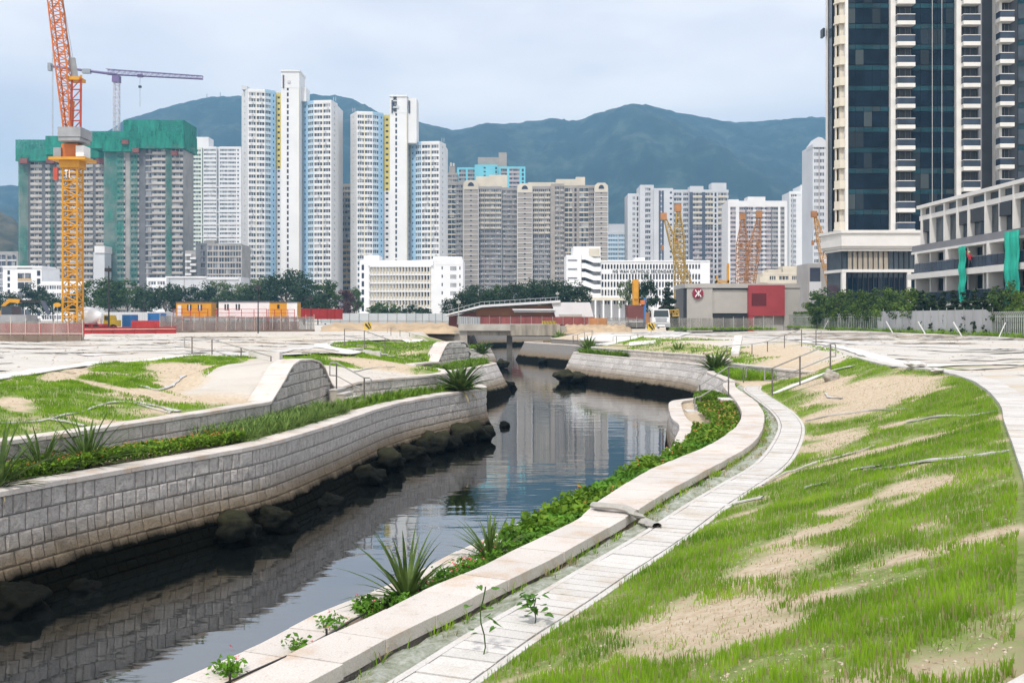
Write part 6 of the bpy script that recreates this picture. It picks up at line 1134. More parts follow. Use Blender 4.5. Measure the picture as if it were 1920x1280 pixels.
def tree(label, kind, v, px, ytop, d, group, wscale=1.0, z=Z_PLT, name='tree', cat='tree', rz=None):
    me, tm, h = PROTO[kind][v % len(PROTO[kind])]; r = thing(name, label, cat, (XD(px, d), d, z), group); hh = ZD(ytop, d) - z; k = hh / h; r.scale = (k * wscale, k * wscale, k); r.rotation_euler.z = rz if rz is not None else random.uniform(0, 6.28)
    for nm, mesh in (('crown', me), ('trunk', tm)): o = bpy.data.objects.new(nm, mesh); COL.objects.link(o); o.parent = r
    return r
g1 = 'tree belt behind the building site'
for a in [('dark tree at the left picture edge above the excavator', 'dark', 0, 12, 548, 290), ('dark round tree in front of the white school, left of the crane mast', 'dark', 1, 62, 533, 300), ('dark tree just left of the crane mast foot', 'dark', 2, 100, 550, 285), ('dark tree directly behind the crane mast foot', 'dark', 0, 138, 552, 290), ('loose mid green tree right of the crane mast', 'mid', 0, 172, 528, 285),
          ('tall mid green tree behind the black lamp post', 'mid', 1, 205, 520, 290), ('mid green tree below the green net strip', 'mid', 0, 238, 526, 300), ('dark low tree below the second netted tower', 'dark', 1, 270, 538, 280), ('dark spreading tree before the small annex', 'dark', 2, 310, 532, 275), ('tree whose dark crown rises above the orange cabin door', 'dark', 0, 345, 540, 280),
          ('dark tree above the right end of the orange cabin', 'dark', 1, 380, 533, 285), ('pale airy tree in front of the plain podium', 'pale', 0, 408, 524, 295), ('pale airy tree below the unfinished block', 'pale', 0, 447, 528, 300), ('dark tree above the white cabin windows', 'dark', 2, 430, 545, 270), ('dark dense tree below the left wing of the tallest tower', 'dark', 0, 478, 536, 275), ('pale leafy tree left of the big dark tree', 'pale', 0, 490, 520, 300),
          ('big dark tree with the highest crown, below the tallest tower', 'dark', 2, 535, 506, 285), ('dark tree right beside the big crown', 'dark', 1, 570, 528, 270), ('mid green tree left of the finned school', 'mid', 1, 610, 525, 280), ('dark low tree above the red hoarding', 'dark', 1, 596, 548, 260)]: tree(*a, g1)
for a in [('purple red leaved tree left of the finned school', 'red', 0, 647, 545, 300), ('thin mid green tree at the corner of the finned school', 'mid', 1, 668, 538, 320), ('low bush before the fins of the school', 'shrub', 0, 716, 568, 260), ('second low bush before the fins of the school, on the right', 'shrub', 1, 776, 573, 260)]: tree(*a, g1, .55 if a[1] == 'mid' else 1.2)
g2 = 'trees behind the entrance hall'
for a in [('dark bush at the left foot of the entrance hall trees', 'dark', 0, 848, 560, 205), ('dark tree at the corner of the finned school, low end of the hall roof', 'dark', 1, 872, 546, 215), ('dark rounded tree below the left gable of the grey estate', 'dark', 2, 900, 534, 225), ('mid green tree below the recessed windows of the grey estate', 'mid', 0, 930, 536, 230), ('dark tree left of the thin pale lamp post behind the hall', 'dark', 0, 962, 533, 222), ('dark tree below the middle gable of the grey estate', 'dark', 1, 990, 528, 230), ('tall dark tree right of the thin pale lamp post behind the hall', 'dark', 2, 1022, 526, 226), ('dark tree at the high end of the hall roof', 'dark', 0, 1052, 527, 220), ('dark leaning tree before the lettered school stair', 'dark', 1, 1082, 532, 215)]: tree(*a, g2)
g3 = 'trees before the lettered school'
for a in [('sparse tree left of the orange drilling rig', 'pale', 0, 1178, 522, 190), ('sparse dark tree right of the orange drilling rig', 'dark', 1, 1214, 520, 188), ('dark conical tree between rig and station block', 'conifer', 0, 1252, 530, 185)]: tree(*a, g3, .6 if a[1] != 'conifer' else 1.3)
def fence_d(px): return 1 / (1 / 201 + (px - 1452) / 409 * (1 / 101.8 - 1 / 201))
g4 = 'bushes behind the right hand fence'
pos_ = ['at the corner of the grey service block', 'first beside the podium corner', 'under the left end of the podium glazing', 'under the curtained podium windows, left part', 'under the curtained podium windows, middle', 'under the right curtained podium windows', 'below the podium column', 'below the right end of the podium', 'where podium and low block meet']
for k, (px, yt) in enumerate(((1532, 548), (1553, 534), (1577, 546), (1602, 541), (1624, 547), (1648, 536), (1670, 542), (1693, 535), (1716, 544))): tree(('light green bushy tree ' if k % 2 == 0 else 'mid green bushy tree ') + pos_[k], 'light', k, px, yt, min(fence_d(px) + 2.2, 166), g4, 1.0 + .15 * (k % 3))
g5 = 'conifers behind the panel hoarding'
pos_ = ['first from the left, below the low block corner', 'second from the left', 'third from the left', 'fourth from the left', 'left of the narrow green net', 'directly under the narrow green net', 'right of the narrow green net', 'last before the big bush at the right edge']
for k, (px, yt) in enumerate(((1728, 546), (1748, 552), (1768, 547), (1789, 545), (1809, 548), (1827, 543), (1847, 547), (1868, 549))): tree('dark conifer behind the panel hoarding, ' + pos_[k], 'conifer', 0, px, yt, fence_d(px) + 2.5, g5, 1.45)
tree('big dark bush at the right edge behind the hoarding end', 'light', 1, 1888, 520, 101, g4, .9); tree('mid green bush at the far right edge behind the palisade', 'light', 0, 1918, 548, 98, g4)
# hedges on the palisades
def hedge(label, p0, p1, z0, z1, th, n_, leaf, mat, off):
    rg = np.random.default_rng(5); a, b_ = np.array(p0), np.array(p1); t_ = rg.random(n_); c = a + (b_ - a) * t_[:, None]; nx_ = np.array([-(b_ - a)[1], (b_ - a)[0]]) / np.linalg.norm((b_ - a)[:2]); nx_ = nx_ * (1 if nx_[0] > 0 else -1); o = rg.uniform(-th, th, n_); c[:, :2] += nx_[None, :] * (o + off)[:, None]; c[:, 2] = Z_PLT + z0 + (z1 - z0) * rg.random(n_) + .25 * (fbm(t_ * 60, t_ * 0, 3) - .5)
    nn_ = rg.normal(size=(n_, 3)) + np.array([-.4, -.8, .5]); nn_ /= np.linalg.norm(nn_, axis=1)[:, None]; V, Fq = quads(c, nn_, rg.uniform(.6, 1.3, n_) * leaf, rg=rg); q = (a + b_) / 2; o = np_mesh('hedge', V - np.array([q[0], q[1], Z_PLT]), Fq, mat); o.location = (q[0], q[1], Z_PLT); tag(o, label, 'hedge')
hedge('long clipped green hedge behind the palisade fence', FA, FB_, .2, 2.75, .55, 9000, .26, 'leaf_light', 1.1); hedge('short green hedge behind the palisade at the right edge', FC, FD, .2, 2.7, .5, 6000, .2, 'leaf_light', 1.0)
# ---------------------------------------------------------------- strap-leaved plants
def blades(n_, length, width, seed, spread=(10, 80), seg=5, droop=.35, upbias=1.0):
    rg = random.Random(seed); mb = MB()
    for k in range(n_):
        az = rg.uniform(0, 2 * math.pi); el = math.radians(90 - rg.uniform(*spread) ** upbias); L = length * rg.uniform(.65, 1.1); w = width * rg.uniform(.8, 1.2); d = Vector((math.cos(az), math.sin(az), 0)); sd_ = Vector((-math.sin(az), math.cos(az), 0)); p = Vector((d.x * .03, d.y * .03, rg.uniform(0, .08 * length))); i0 = len(mb.v); e = el
        for j in range(seg + 1):
            t_ = j / seg; ww = w * (0.55 + 1.3 * t_ - 1.85 * t_ * t_) if j < seg else .001; up_ = Vector((-math.sin(e) * d.x, -math.sin(e) * d.y, math.cos(e)))
            mb.v += [tuple(p - sd_ * ww + up_ * ww * .35), tuple(p), tuple(p + sd_ * ww + up_ * ww * .35)]
            p = p + (d * math.cos(e) + Vector((0, 0, 1)) * math.sin(e)) * L / seg; e -= droop / seg * (1 + t_)
        for j in range(seg):
            a = i0 + 3 * j; mb.f += [(a, a + 1, a + 4, a + 3), (a + 1, a + 2, a + 5, a + 4)]
    return mb
AG = []
for k in range(3):
    mb = blades(46, .95, .030, 90 + k, (8, 86)); me = bpy.data.meshes.new('leaves'); me.from_pydata(mb.v, [], mb.f); me.materials.append(MAT['agave_leaf']); AG.append(me)
dm_ = blades(9, .55, .028, 77, (84, 100), droop=.8); dmesh = bpy.data.meshes.new('dead_leaves'); dmesh.from_pydata(dm_.v, [], dm_.f); dmesh.materials.append(MAT['grass_dry'])
for k in range(2):
    mb = blades(80, .62, .055, 190 + k, (4, 84)); me = bpy.data.meshes.new('leaves'); me.from_pydata(mb.v, [], mb.f); me.materials.append(MAT['agave_leaf' if k else 'strap_leaf']); AG.append(me)
def agave(label, p, k, v, group='spiky strap-leaved plants'):
    r = thing('dracaena_plant', label, 'plant', p, group); r.scale = (k, k, k); r.rotation_euler.z = v * 2.1
    for nm, me in (('leaves', AG[v]), ('dead_leaves', dmesh)): o = bpy.data.objects.new(nm, me); COL.objects.link(o); o.parent = r
def PZ(px, py, z): return P(px, py, z)
agave('spiky plant cut by the left picture edge', PZ(-4, 918, 2.0), 1.4, 0); agave('small spiky plant second from the left edge', PZ(78, 893, 2.0), 1.1, 1); agave('full spiky plant with hanging dead leaves, left flower bed', PZ(163, 878, 2.0), 1.4, 2)
agave('largest spiky plant, on the near right bank in front of the cap', PZ(762, 1130, 1.66), .98, 1); agave('second spiky plant on the near right bank, among pink flowers', PZ(918, 1052, 1.66), .78, 0)
agave('big bushy spiky plant at the tip of the left river wall', PZ(862, 735, 2.0), 2.3, 4); agave('spiky plant on the far left ledge by the second wing wall', PZ(903, 664, 2.0), 2.2, 4)
agave('big dark spiky plant at the corner of the right bay wall', PZ(1342, 698, 2.06), 2.3, 4); agave('yellow green tuft on the right promontory, left of three', PZ(1238, 671, 2.06), 2.0, 3); agave('yellow green tuft on the right promontory, middle of three', PZ(1272, 674, 2.06), 2.2, 3); agave('yellow green tuft on the right promontory, right of three', PZ(1303, 677, 2.06), 1.6, 3); agave('tuft at the tip of the right promontory', PZ(1105, 660, 2.06), 2.4, 3); agave('small tuft by the paved ramp near the bridge', PZ(1050, 642, 2.06), 2.6, 3)
# ---------------------------------------------------------------- ground cover in the planted beds
def scatter_between(c0, o0, o1, s0, s1, n_, rg):
    s_ = rg.uniform(s0, s1, n_); o = rg.uniform(o0, o1, n_); x = np.interp(s_, c0.s, c0.c[:, 0]); y = np.interp(s_, c0.s, c0.c[:, 1]); nx_ = np.interp(s_, c0.s, c0.nrm[:, 0]); ny_ = np.interp(s_, c0.s, c0.nrm[:, 1]); return x + o * nx_, y + o * ny_, s_, o
def bed(name, label, cat, x, y, zfun, hmean, leaf, mat, rg, k=1, nbias=(0, 0, .9)):
    z = zfun(x, y) + rg.random(len(x)) ** .7 * hmean; c = np.stack([x, y, z], 1); nn_ = rg.normal(size=c.shape) * .6 + np.array(nbias); nn_ /= np.linalg.norm(nn_, axis=1)[:, None]; V, Fq = quads(c, nn_, rg.uniform(.6, 1.4, len(x)) * leaf, asp=1.3, rg=rg); o = np_mesh(name, V, Fq, mat); o['kind'] = 'stuff'; tag(o, label, cat); return c
rg = np.random.default_rng(3)
sA, sB, sC = L0.near_s(-11.3, 13), L0.near_s(*P(455, 838, Z_LC)[:2]), L0.near_s(-1.6, 49)
x, y, s_, o = scatter_between(L0, -1.50, -.55, sA, sB + 1.0, 26000, rg); ub = xat(cv['U'], y); k = (x > ub + .1)
hb = lambda x, y: 2.0 + .10 * fbm(x * 3, y * 3, 3)
hh_ = lambda x, y: .12 + .22 * fbm(x * 1.7 + 9, y * 1.7, 3)
c = bed('flower_bed', 'bright green flower bed with small orange blooms, left foreground', 'flower bed', x[k], y[k], lambda a, b_: 2.0 + .16 * fbm(a * 2.4, b_ * 2.4, 3), .24, .062, 'bed_leaf', rg)
def petals(name, label, c, n_, size, mat, rg, lift=.05):
    i = rg.integers(0, len(c), n_); q = np.repeat(c[i] + np.array([0, 0, lift]), 5, 0) + rg.normal(size=(n_ * 5, 3)) * size * .5; nn_ = rg.normal(size=q.shape) * .5 + np.array([0, 0, 1]); nn_ /= np.linalg.norm(nn_, axis=1)[:, None]; V, Fq = quads(q, nn_, np.full(len(q), size), asp=1.1, rg=rg); o = np_mesh(name, V, Fq, mat); o['kind'] = 'stuff'; tag(o, label, 'flowers')
petals('orange_flowers', 'small orange blooms in the left flower bed', c[c[:, 2] > 2.18], 330, .028, 'petal_orange', rg); petals('yellow_flowers', 'small yellow blooms in the left flower bed', c[c[:, 2] > 2.18], 220, .024, 'petal_yellow', rg)
# straps
def strap_field(name, label, xs, ys, z, n_blade, L, w, mat, seed, spread=(5, 75)):
    rg_ = random.Random(seed); V = []; F_ = []; base_ = blades(n_blade, L, w, seed, spread, seg=3, droop=.9); bv_ = np.array(base_.v); bf_ = np.array(base_.f)
    for i, (a, b_) in enumerate(zip(xs, ys)):
        t_ = rg_.uniform(0, 6.28); s2 = rg_.uniform(.7, 1.25); R_m = np.array([[math.cos(t_), -math.sin(t_), 0], [math.sin(t_), math.cos(t_), 0], [0, 0, 1]]) * s2; V.append(bv_ @ R_m.T + np.array([a, b_, z if not callable(z) else z(a, b_)])); F_.append(bf_ + i * len(bv_))
    if not V: return
    o = np_mesh(name, np.concatenate(V), np.concatenate(F_), mat); o['kind'] = 'stuff'; tag(o, label, 'plants')
sD = L0.near_s(*P(690, 771, Z_LC)[:2])
x, y, s_, o = scatter_between(L0, -1.75, -.6, sB + .6, sD, 420, rg); k = x > xat(cv['U'], y) + .12; strap_field('strap_plants', 'variegated light green strap-leaved plants beside the humped wing wall', x[k], y[k], 2.0, 16, .48, .016, 'strap_leaf', 5)
x, y, s_, o = scatter_between(L0, -1.6, -.55, sD + .8, sC, 420, rg); k = x > xat(cv['U'], y) + .15; strap_field('bed_grass', 'dark green grassy bed behind the tip of the left river wall', x[k], y[k], 2.0, 16, .40, .013, 'bed_leaf', 6)
x, y, s_, o = scatter_between(L0, -1.7, -.5, L0.near_s(-3.2, 62), L0.near_s(-1.3, 74), 260, rg); k = x > xat(cv['U'], y) + .15; strap_field('bed_grass', 'green grassy ledge on the sloping second left wall', x[k], y[k], 2.0, 14, .55, .02, 'bed_leaf', 8)
x, y, s_, o = scatter_between(L0, -2.2, -.6, L0.near_s(-4.8, 99), L0.near_s(-2.6, 111), 160, rg); strap_field('bed_grass', 'small green ledge planting near the bridge, left bank', x, y, 2.0, 12, .6, .025, 'bed_leaf', 9)
x, y, s_, o = scatter_between(RW, .5, 1.9, RW.near_s(10.35, 53.6), RW.near_s(10.9, 60), 120, rg); strap_field('bed_grass', 'bushy green corner planting on the right bay wall', x, y, 2.05, 16, .5, .018, 'clover_leaf', 10)
x = rg.uniform(10.9, 15.2, 900); y = rg.uniform(50.5, 58.5, 900); t_ = (x - 10.9) / 4.6; k = (y > 51.6 + t_ * 0.4) & (y < 57.0 - t_ * 6.0 + 1.0) & (x > 11.0); strap_field('long_grass', 'patch of long dark green grass inside the curved cap, right bank', x[k], y[k], 2.04, 14, .55, .012, 'grass_blade', 11)
x, y, s_, o = scatter_between(RW, .5, 1.4, RW.near_s(7.7, 81.2), RW.near_s(5.4, 90), 200, rg); strap_field('bed_shrubs', 'low dark green planting on the tip of the right promontory', x, y, 2.05, 14, .6, .03, 'bed_leaf', 12)
# right berm
sR0, sR1 = RL_.near_s(*P(870, 1028, Z_BERM)[:2]), RL_.L
rr = lambda a, b_: 1.62
x, y, s_, o = scatter_between(RL_, .45, 2.6, sR0 - .5, RL_.near_s(4.9, 31.4), 60000, rg); ra = xat(cv['RA'], y); k = (x < ra - .10) & (rg.random(len(x)) < np.clip((s_ - sR0 + .5) / 2.2, .12, 1))
c = bed('clover_bed', 'dense bright green leafy ground cover between water and the near right cap', 'ground cover', x[k], y[k], lambda a, b_: 1.62 + .26 * fbm(a * 1.6 + 3, b_ * 1.6, 3), .24, .080, 'clover_leaf', rg)
i = rg.permutation(len(c)); i = i[fbm(c[i, 0] * .8 + 2, c[i, 1] * .8, 3) > .52][:5200]; q = c[i] + np.array([0, 0, .05]); bed('broad_leaves', 'taller pale broad leaved weeds scattered through the right ground cover', 'weeds', q[:, 0], q[:, 1], lambda a, b_: q[:, 2] - .05, .13, .095, 'bed_leaf', rg); petals('orange_flowers', 'a few orange blooms in the right ground cover', q, 46, .035, 'petal_orange', rg, .2)
x, y, s_, o = scatter_between(RL_, .95, 4.6, RL_.near_s(4.9, 31.4), sR1, 42000, rg); ra = xat(cv['RA'], np.minimum(y, 41.3)); k = (x < ra - .12) & (x > 5.6 - .2 * (y < 36) + (y > 41) * 1.1) & ~((y > 38.6) & (y < 40.4) & (x > 6.6))
c2 = bed('flower_bed', 'green flower bed with red and orange blooms at the berm stairs, right bank', 'flower bed', x[k], y[k], lambda a, b_: 1.66 + .30 * fbm(a * 1.5, b_ * 1.5, 3), .30, .085, 'bed_leaf', rg)
c3 = c2[(c2[:, 1] < 38) & (c2[:, 2] > 1.88)]; petals('orange_flowers', 'orange blooms in the right berm flower bed', c3, 90, .04, 'petal_orange', rg); petals('red_flowers', 'red blooms in the right berm flower bed', c3, 34, .045, 'petal_pink', rg); petals('yellow_flowers', 'yellow blooms in the right berm flower bed', c3, 80, .035, 'petal_yellow', rg)
q = np.array([PZ(a + rg.normal() * 14, b_ + rg.normal() * 5, 1.66) for a, b_ in [(690, 1150)] * 500 + [(745, 1140)] * 500 + [(800, 1115)] * 700 + [(845, 1092)] * 900 + [(885, 1072)] * 1200 + [(925, 1050)] * 1300 + [(965, 1030)] * 1300 + [(560, 1225)] * 90 + [(430, 1268)] * 160 + [(620, 1180)] * 120]); q[:, 2] += rg.random(len(q)) * .16
nn_ = rg.normal(size=q.shape) * .7 + np.array([0, 0, .8]); nn_ /= np.linalg.norm(nn_, axis=1)[:, None]; V, Fq = quads(q, nn_, rg.uniform(.6, 1.3, len(q)) * .045, rg=rg); o = np_mesh('weeds', V, Fq, 'clover_leaf'); o['kind'] = 'stuff'; tag(o, 'small green weeds along the near right berm', 'weeds')
petals('pink_flowers', 'pink blooms round the near right spiky plants', q[rg.permutation(len(q))[:800]], 60, .03, 'petal_pink', rg, .08); petals('white_flowers', 'tiny pale blooms round the near right spiky plants', q[rg.permutation(len(q))[:800]], 45, .016, 'petal_white', rg, .14)
# ---------------------------------------------------------------- turf
def turf(name, label, n_, xr, yr, test, hgt, wid, mat, seed, ypow=1.0, thr=.12, lean=.4):
    rg = np.random.default_rng(seed); y = yr[0] + (yr[1] - yr[0]) * rg.random(n_) ** ypow; x = rg.uniform(*xr, n_); x = x * np.ones_like(y)
    k = test(x, y) & (np.abs(x / np.maximum(y, 1)) < .66); x, y = x[k], y[k]; z = np.array([gz(a, b_) for a, b_ in zip(x, y)]); g, _ = mask_grass(x, y, z); k = (g > thr + rg.random(len(g)) * .55); x, y, z, g = x[k], y[k], z[k], g[k]
    m_ = len(x); h = hgt * (.35 + .8 * g) * rg.uniform(.6, 1.3, m_) * (.75 + .6 * fbm(x * 1.1, y * 1.1, 2)); w = wid * rg.uniform(.7, 1.3, m_) * (1 + .022 * y); az = rg.uniform(0, 6.283, m_); bx = np.cos(az) * w; by = np.sin(az) * w; la = rg.uniform(0, 6.283, m_); ln = h * lean * rg.random(m_)
    a = np.stack([x - bx, y - by, z - .01], 1); b_ = np.stack([x + bx, y + by, z - .01], 1); cmid = np.stack([x + np.cos(la) * ln * .35, y + np.sin(la) * ln * .35, z + h * .6], 1); tip = np.stack([x + np.cos(la) * ln, y + np.sin(la) * ln, z + h], 1)
    V = np.stack([a, b_, cmid + np.stack([bx, by, 0 * bx], 1) * .7, tip, cmid - np.stack([bx, by, 0 * bx], 1) * .7], 1).reshape(-1, 3); i = np.arange(m_) * 5; F_ = np.concatenate([np.stack([i, i + 1, i + 2], 1), np.stack([i, i + 2, i + 4], 1), np.stack([i + 4, i + 2, i + 3], 1)]); o = np_mesh(name, V, F_, mat); o['kind'] = 'stuff'; tag(o, label, 'grass'); return m_
tR = lambda x, y: (x > xat(RD, y) + .12) & (x < xat(cv['PL'], y) - .03); tL = lambda x, y: (x < xat(cv['U'], y) - .6) & (x > xat(cv['TL'], y) + .3)
turf('turf', 'patchy bright green turf on the right foreground slope', 620000, (-3, 17), (4.5, 47), tR, .074, .0038, 'grass_blade', 1, 1.7); turf('dry_grass', 'straw coloured grass among the turf, right foreground slope', 190000, (-3, 17), (4.5, 47), tR, .052, .0034, 'grass_dry', 2, 1.6, -.08)
turf('turf', 'patchy green turf on the left foreground slope', 190000, (-17, -4), (12, 47), tL, .085, .006, 'grass_blade', 3, .9); turf('turf', 'thin turf on the far left slope by the second stairs', 60000, (-14, -2), (47, 82), tL, .12, .012, 'grass_blade', 4); turf('turf', 'thin turf on the far right slope behind the low wall', 60000, (9, 20), (47, 100), lambda x, y: (x > xat(cv['UR'], y) + .3) & (x < xat(np.array(TR_pts), y)), .12, .012, 'grass_blade', 5)
def sprouts(label, n_, seed):
    rg = np.random.default_rng(seed); y = 4.8 + 26 * rg.random(n_) ** 1.6; x = rg.uniform(-2, 11, n_); k = tR(x, y) & (np.abs(x / y) < .52); x, y = x[k], y[k]; q = fbm(x * 1.4 + 5, y * 1.4, 3) > .47; return x[q], y[q]
x, y = sprouts('', 2600, 9); strap_field('grass_sprouts', 'small separate grass sprouts on the bare parts of the right slope', x, y, gz, 6, .085, .0035, 'grass_blade', 21, (5, 60))
x, y, s_, o = scatter_between(CV['RB'], -.02, .12, CV['RB'].near_s(-2.5, 6.5), CV['RB'].L, 260, rg); strap_field('swale_weeds', 'green weeds along the foot of the near right cap', x, y, 2.0, 9, .16, .006, 'grass_blade', 31, (5, 65))
x, y, s_, o = scatter_between(CV['RC'], -.75, -.05, CV['RC'].near_s(-1.5, 7.5), CV['RC'].L, 420, rg); k = fbm(x * .9, y * .9, 3) > .5; strap_field('dry_weeds', 'straw coloured weeds in the swale beside the channel covers', x[k], y[k], 2.04, 8, .13, .005, 'grass_dry', 32, (10, 85))
x = np.concatenate([np.linspace(XD(1255, 148), XD(1450, 153), 150) + rg.normal(size=150) * .2, np.linspace(FA[0], FB_[0], 130) - .4, np.linspace(FB_[0], FC[0], 90) - .4, np.linspace(FC[0], FD[0], 50) - .4]); y = np.concatenate([np.linspace(148, 153, 150), np.linspace(FA[1], FB_[1], 130), np.linspace(FB_[1], FC[1], 90), np.linspace(FC[1], FD[1], 50)]) - .5
strap_field('verge_grass', 'rough green grass along the foot of the right hand fences', x, y, Z_PLT, 14, .75, .03, 'grass_blade', 33, (5, 70))
# tall weed and leafy sapling on the channel covers
def weed(label, px, py, z, h, n_, leaf, seed):
    p = PZ(px, py, z); r = thing('weed_plant', label, 'plant', p); rg_ = random.Random(seed); a = Vector(p); t_ = MB(); pts = [a + Vector((.04 * math.sin(k * 1.3) * h, .02 * k * h, h * k / 6)) for k in range(7)]; t_.tube([tuple(q) for q in pts], .006, 4); build(t_, 'stem', 'agave_leaf', r); rgn = np.random.default_rng(seed); C_ = []
    for k in range(n_): q = pts[rg_.randrange(2, 7)]; d = Vector((rg_.uniform(-1, 1), rg_.uniform(-1, 1), rg_.uniform(-.1, .4))) * leaf * 1.5; C_.append(tuple(q + d))
    C_ = np.array(C_); lv = MB()
    for q in C_:                         # heart shaped leaves, folded along the midrib
        q = Vector(q); az = rg_.uniform(0, 6.28); d = Vector((math.cos(az), math.sin(az), rg_.uniform(-.7, .1))).normalized(); sd_ = d.cross(Vector((0, 0, 1))).normalized(); up_ = sd_.cross(d); k = leaf * rg_.uniform(.6, 1.1); i0 = len(lv.v)
        pr = [(-.15, .0), (-.28, .28), (-.05, .46), (.3, .40), (.65, .2), (1, 0)]
        for sg in (-1, 1):
            j0 = len(lv.v); lv.v += [tuple(q + d * a * k + sd_ * sg * b_ * k + up_ * abs(b_) * k * .35) for a, b_ in pr]; f = tuple(range(j0, j0 + 6)); lv.f.append(f if sg > 0 else f[::-1])
    build(lv, 'leaves', 'leaf_weed', r, kind='stuff')
weed('single tall weed with heart shaped leaves standing on the channel edge', 905, 1235, 2.1, .62, 14, .085, 4); weed('low leafy sapling beside the channel covers', 1003, 1168, 2.14, .24, 34, .085, 5); weed('dry flower stalks on the left wall tip', 905, 668, 2.0, .9, 14, .12, 6)
tree('small dark bush beside the boulder on the right slope', 'shrub', 1, 1592, 688, 41.5, None, 1.1, z=gz(XD(1592, 41.5), 41.5), name='bush', cat='bush'); tree('small bush on the far right slope behind the low wall', 'shrub', 0, 1487, 678, 55, None, 1.0, z=gz(XD(1487, 55), 55), name='bush', cat='bush')
# ================================================================ channels, paths, sheets
def slabs(root, curve, o0, o1, z, ln, gap, mat, s0, s1, name='slab', t=.07, zf=None):
    s_ = s0
    while s_ < s1 - .05:
        e = min(s1, s_ + ln); a, b_, c, d = curve.at(s_ + gap, o0), curve.at(e - gap, o0), curve.at(e - gap, o1), curve.at(s_ + gap, o1); j = random.uniform(-.006, .006); zz_ = z + j
        build(MB().hexa([(*a, zz_ - t), (*d, zz_ - t), (*c, zz_ - t), (*b_, zz_ - t), (*a, zz_), (*d, zz_), (*c, zz_), (*b_, zz_)]), name, mat, root); s_ = e
RCc = CV['RC']; ch = thing('covered_channel', 'white slotted concrete channel covers curving along the near right bank', 'drain channel', (*RCc.at(RCc.L * .6), 2.0)); slabs(ch, RCc, 0, .52, Z_CH, .235, .011, 'concrete_white', RCc.near_s(-3.0, 4), RCc.L, 'cover')
kb = MB(); q_ = resample(RCc.c[RCc.s >= RCc.near_s(-3, 4)][:, :2], .5); kc = Curve(q_)
for o0, o1 in ((-.09, -.015), (.535, .61)):
    i0 = len(kb.v)
    for s_ in kc.s: kb.v += [(*kc.at(s_, o0), 1.9), (*kc.at(s_, o0), Z_CH - .005), (*kc.at(s_, o1), Z_CH - .005), (*kc.at(s_, o1), 1.9)]
    for k in range(len(kc.s) - 1):
        for j in range(3): a = i0 + 4 * k + j; kb.f.append((a, a + 4, a + 5, a + 1))
build(kb, 'channel_walls', 'concrete_white', ch, kind='stuff'); build(MB().add(kb), 'channel_bed', 'concrete_dark', ch, kind='stuff').location.z = -.12
PLc = CV['PL']; pc_ = thing('covered_channel', 'white slab covers of the upper channel along the top of the right slope', 'drain channel', (*PLc.at(PLc.L * .6), 3.2)); slabs(pc_, PLc, .04, .66, Z_PLT + .05, .48, .008, 'concrete_white', PLc.near_s(1.3, 2.6), PLc.L, 'cover', .16)
def drape(px_pts, w, lift=.03, st=.35, world=None, wob=.0, zfix=None):
    pts = world if world else [tuple(ground_px(*p)) for p in px_pts]; c = catmull([p[:2] for p in pts], st) if len(pts) > 2 else resample(np.array([p[:2] for p in pts]), st); cu = Curve(c); mb = MB(); nn_ = 3
    for k, s_ in enumerate(cu.s):
        ww = w * (1 + wob * (2 * fbm(np.float64(s_ * 1.3), np.float64(len(c)), 2) - 1) * 1.6)
        for j in range(nn_ + 1):
            x, y = cu.at(s_, (j / nn_ - .5) * ww); z = zfix if zfix else max(gz(x, y), gz(*cu.at(s_, 0))); mb.v.append((x, y, z + lift + (wob * .05 * fbm(np.float64(s_ * 3 + j * 7), np.float64(j * 3.3), 2) if wob else 0)))
    for k in range(len(cu.s) - 1):
        for j in range(nn_): a = k * (nn_ + 1) + j; mb.f.append((a, a + 1, a + nn_ + 2, a + nn_ + 1))
    n0 = len(mb.v); mb.v += [(x, y, z - .025) for x, y, z in mb.v]; mb.f += [tuple(n0 + q for q in reversed(f)) for f in mb.f[:]]; K_ = len(cu.s)
    for k in range(K_ - 1):
        for j in (0, nn_): a = k * (nn_ + 1) + j; f = (a, a + nn_ + 1, n0 + a + nn_ + 1, n0 + a); mb.f.append(f if j else f[::-1])
    return mb
M('path_pale', (0.66, 0.65, 0.62), 0.85, 0.08, 1.2, .3, 12); M('path_mid', (0.56, 0.545, 0.52), 0.85, 0.1, .8, .3, 8)
TLc = CV['TL']; seg_ = lambda a, b_: [TLc.at(s_) for s_ in np.linspace(TLc.near_s(*a), TLc.near_s(*b_), 14)]
struct(drape(None, .75, .035, world=seg_((-17, 18), (-15.6, 41))), 'path', 'path_pale'); struct(drape(None, .8, .04, world=seg_((-15.4, 41.6), (-9.3, 47.8))), 'path', 'path_pale'); struct(drape(None, 1.0, .05, world=seg_((-9.2, 48.0), (-12.3, 71))), 'path', 'path_pale'); struct(drape(None, .9, .05, world=seg_((-12.2, 72), (-7.2, 85))), 'path', 'path_pale')
struct(drape([(1690, 690), (1760, 686), (1850, 684), (1930, 684)], .9, .05), 'path', 'path_pale'); struct(drape([(1500, 640), (1570, 650), (1660, 676), (1720, 690)], .8, .05), 'path', 'path_pale')
struct(drape([(160, 668), (330, 662), (470, 664), (600, 648)], 1.3, .03), 'path', 'path_mid'); struct(drape([(1940, 655), (1700, 648), (1500, 636), (1330, 628), (1200, 624)], 2.4, .035), 'path', 'path_mid')
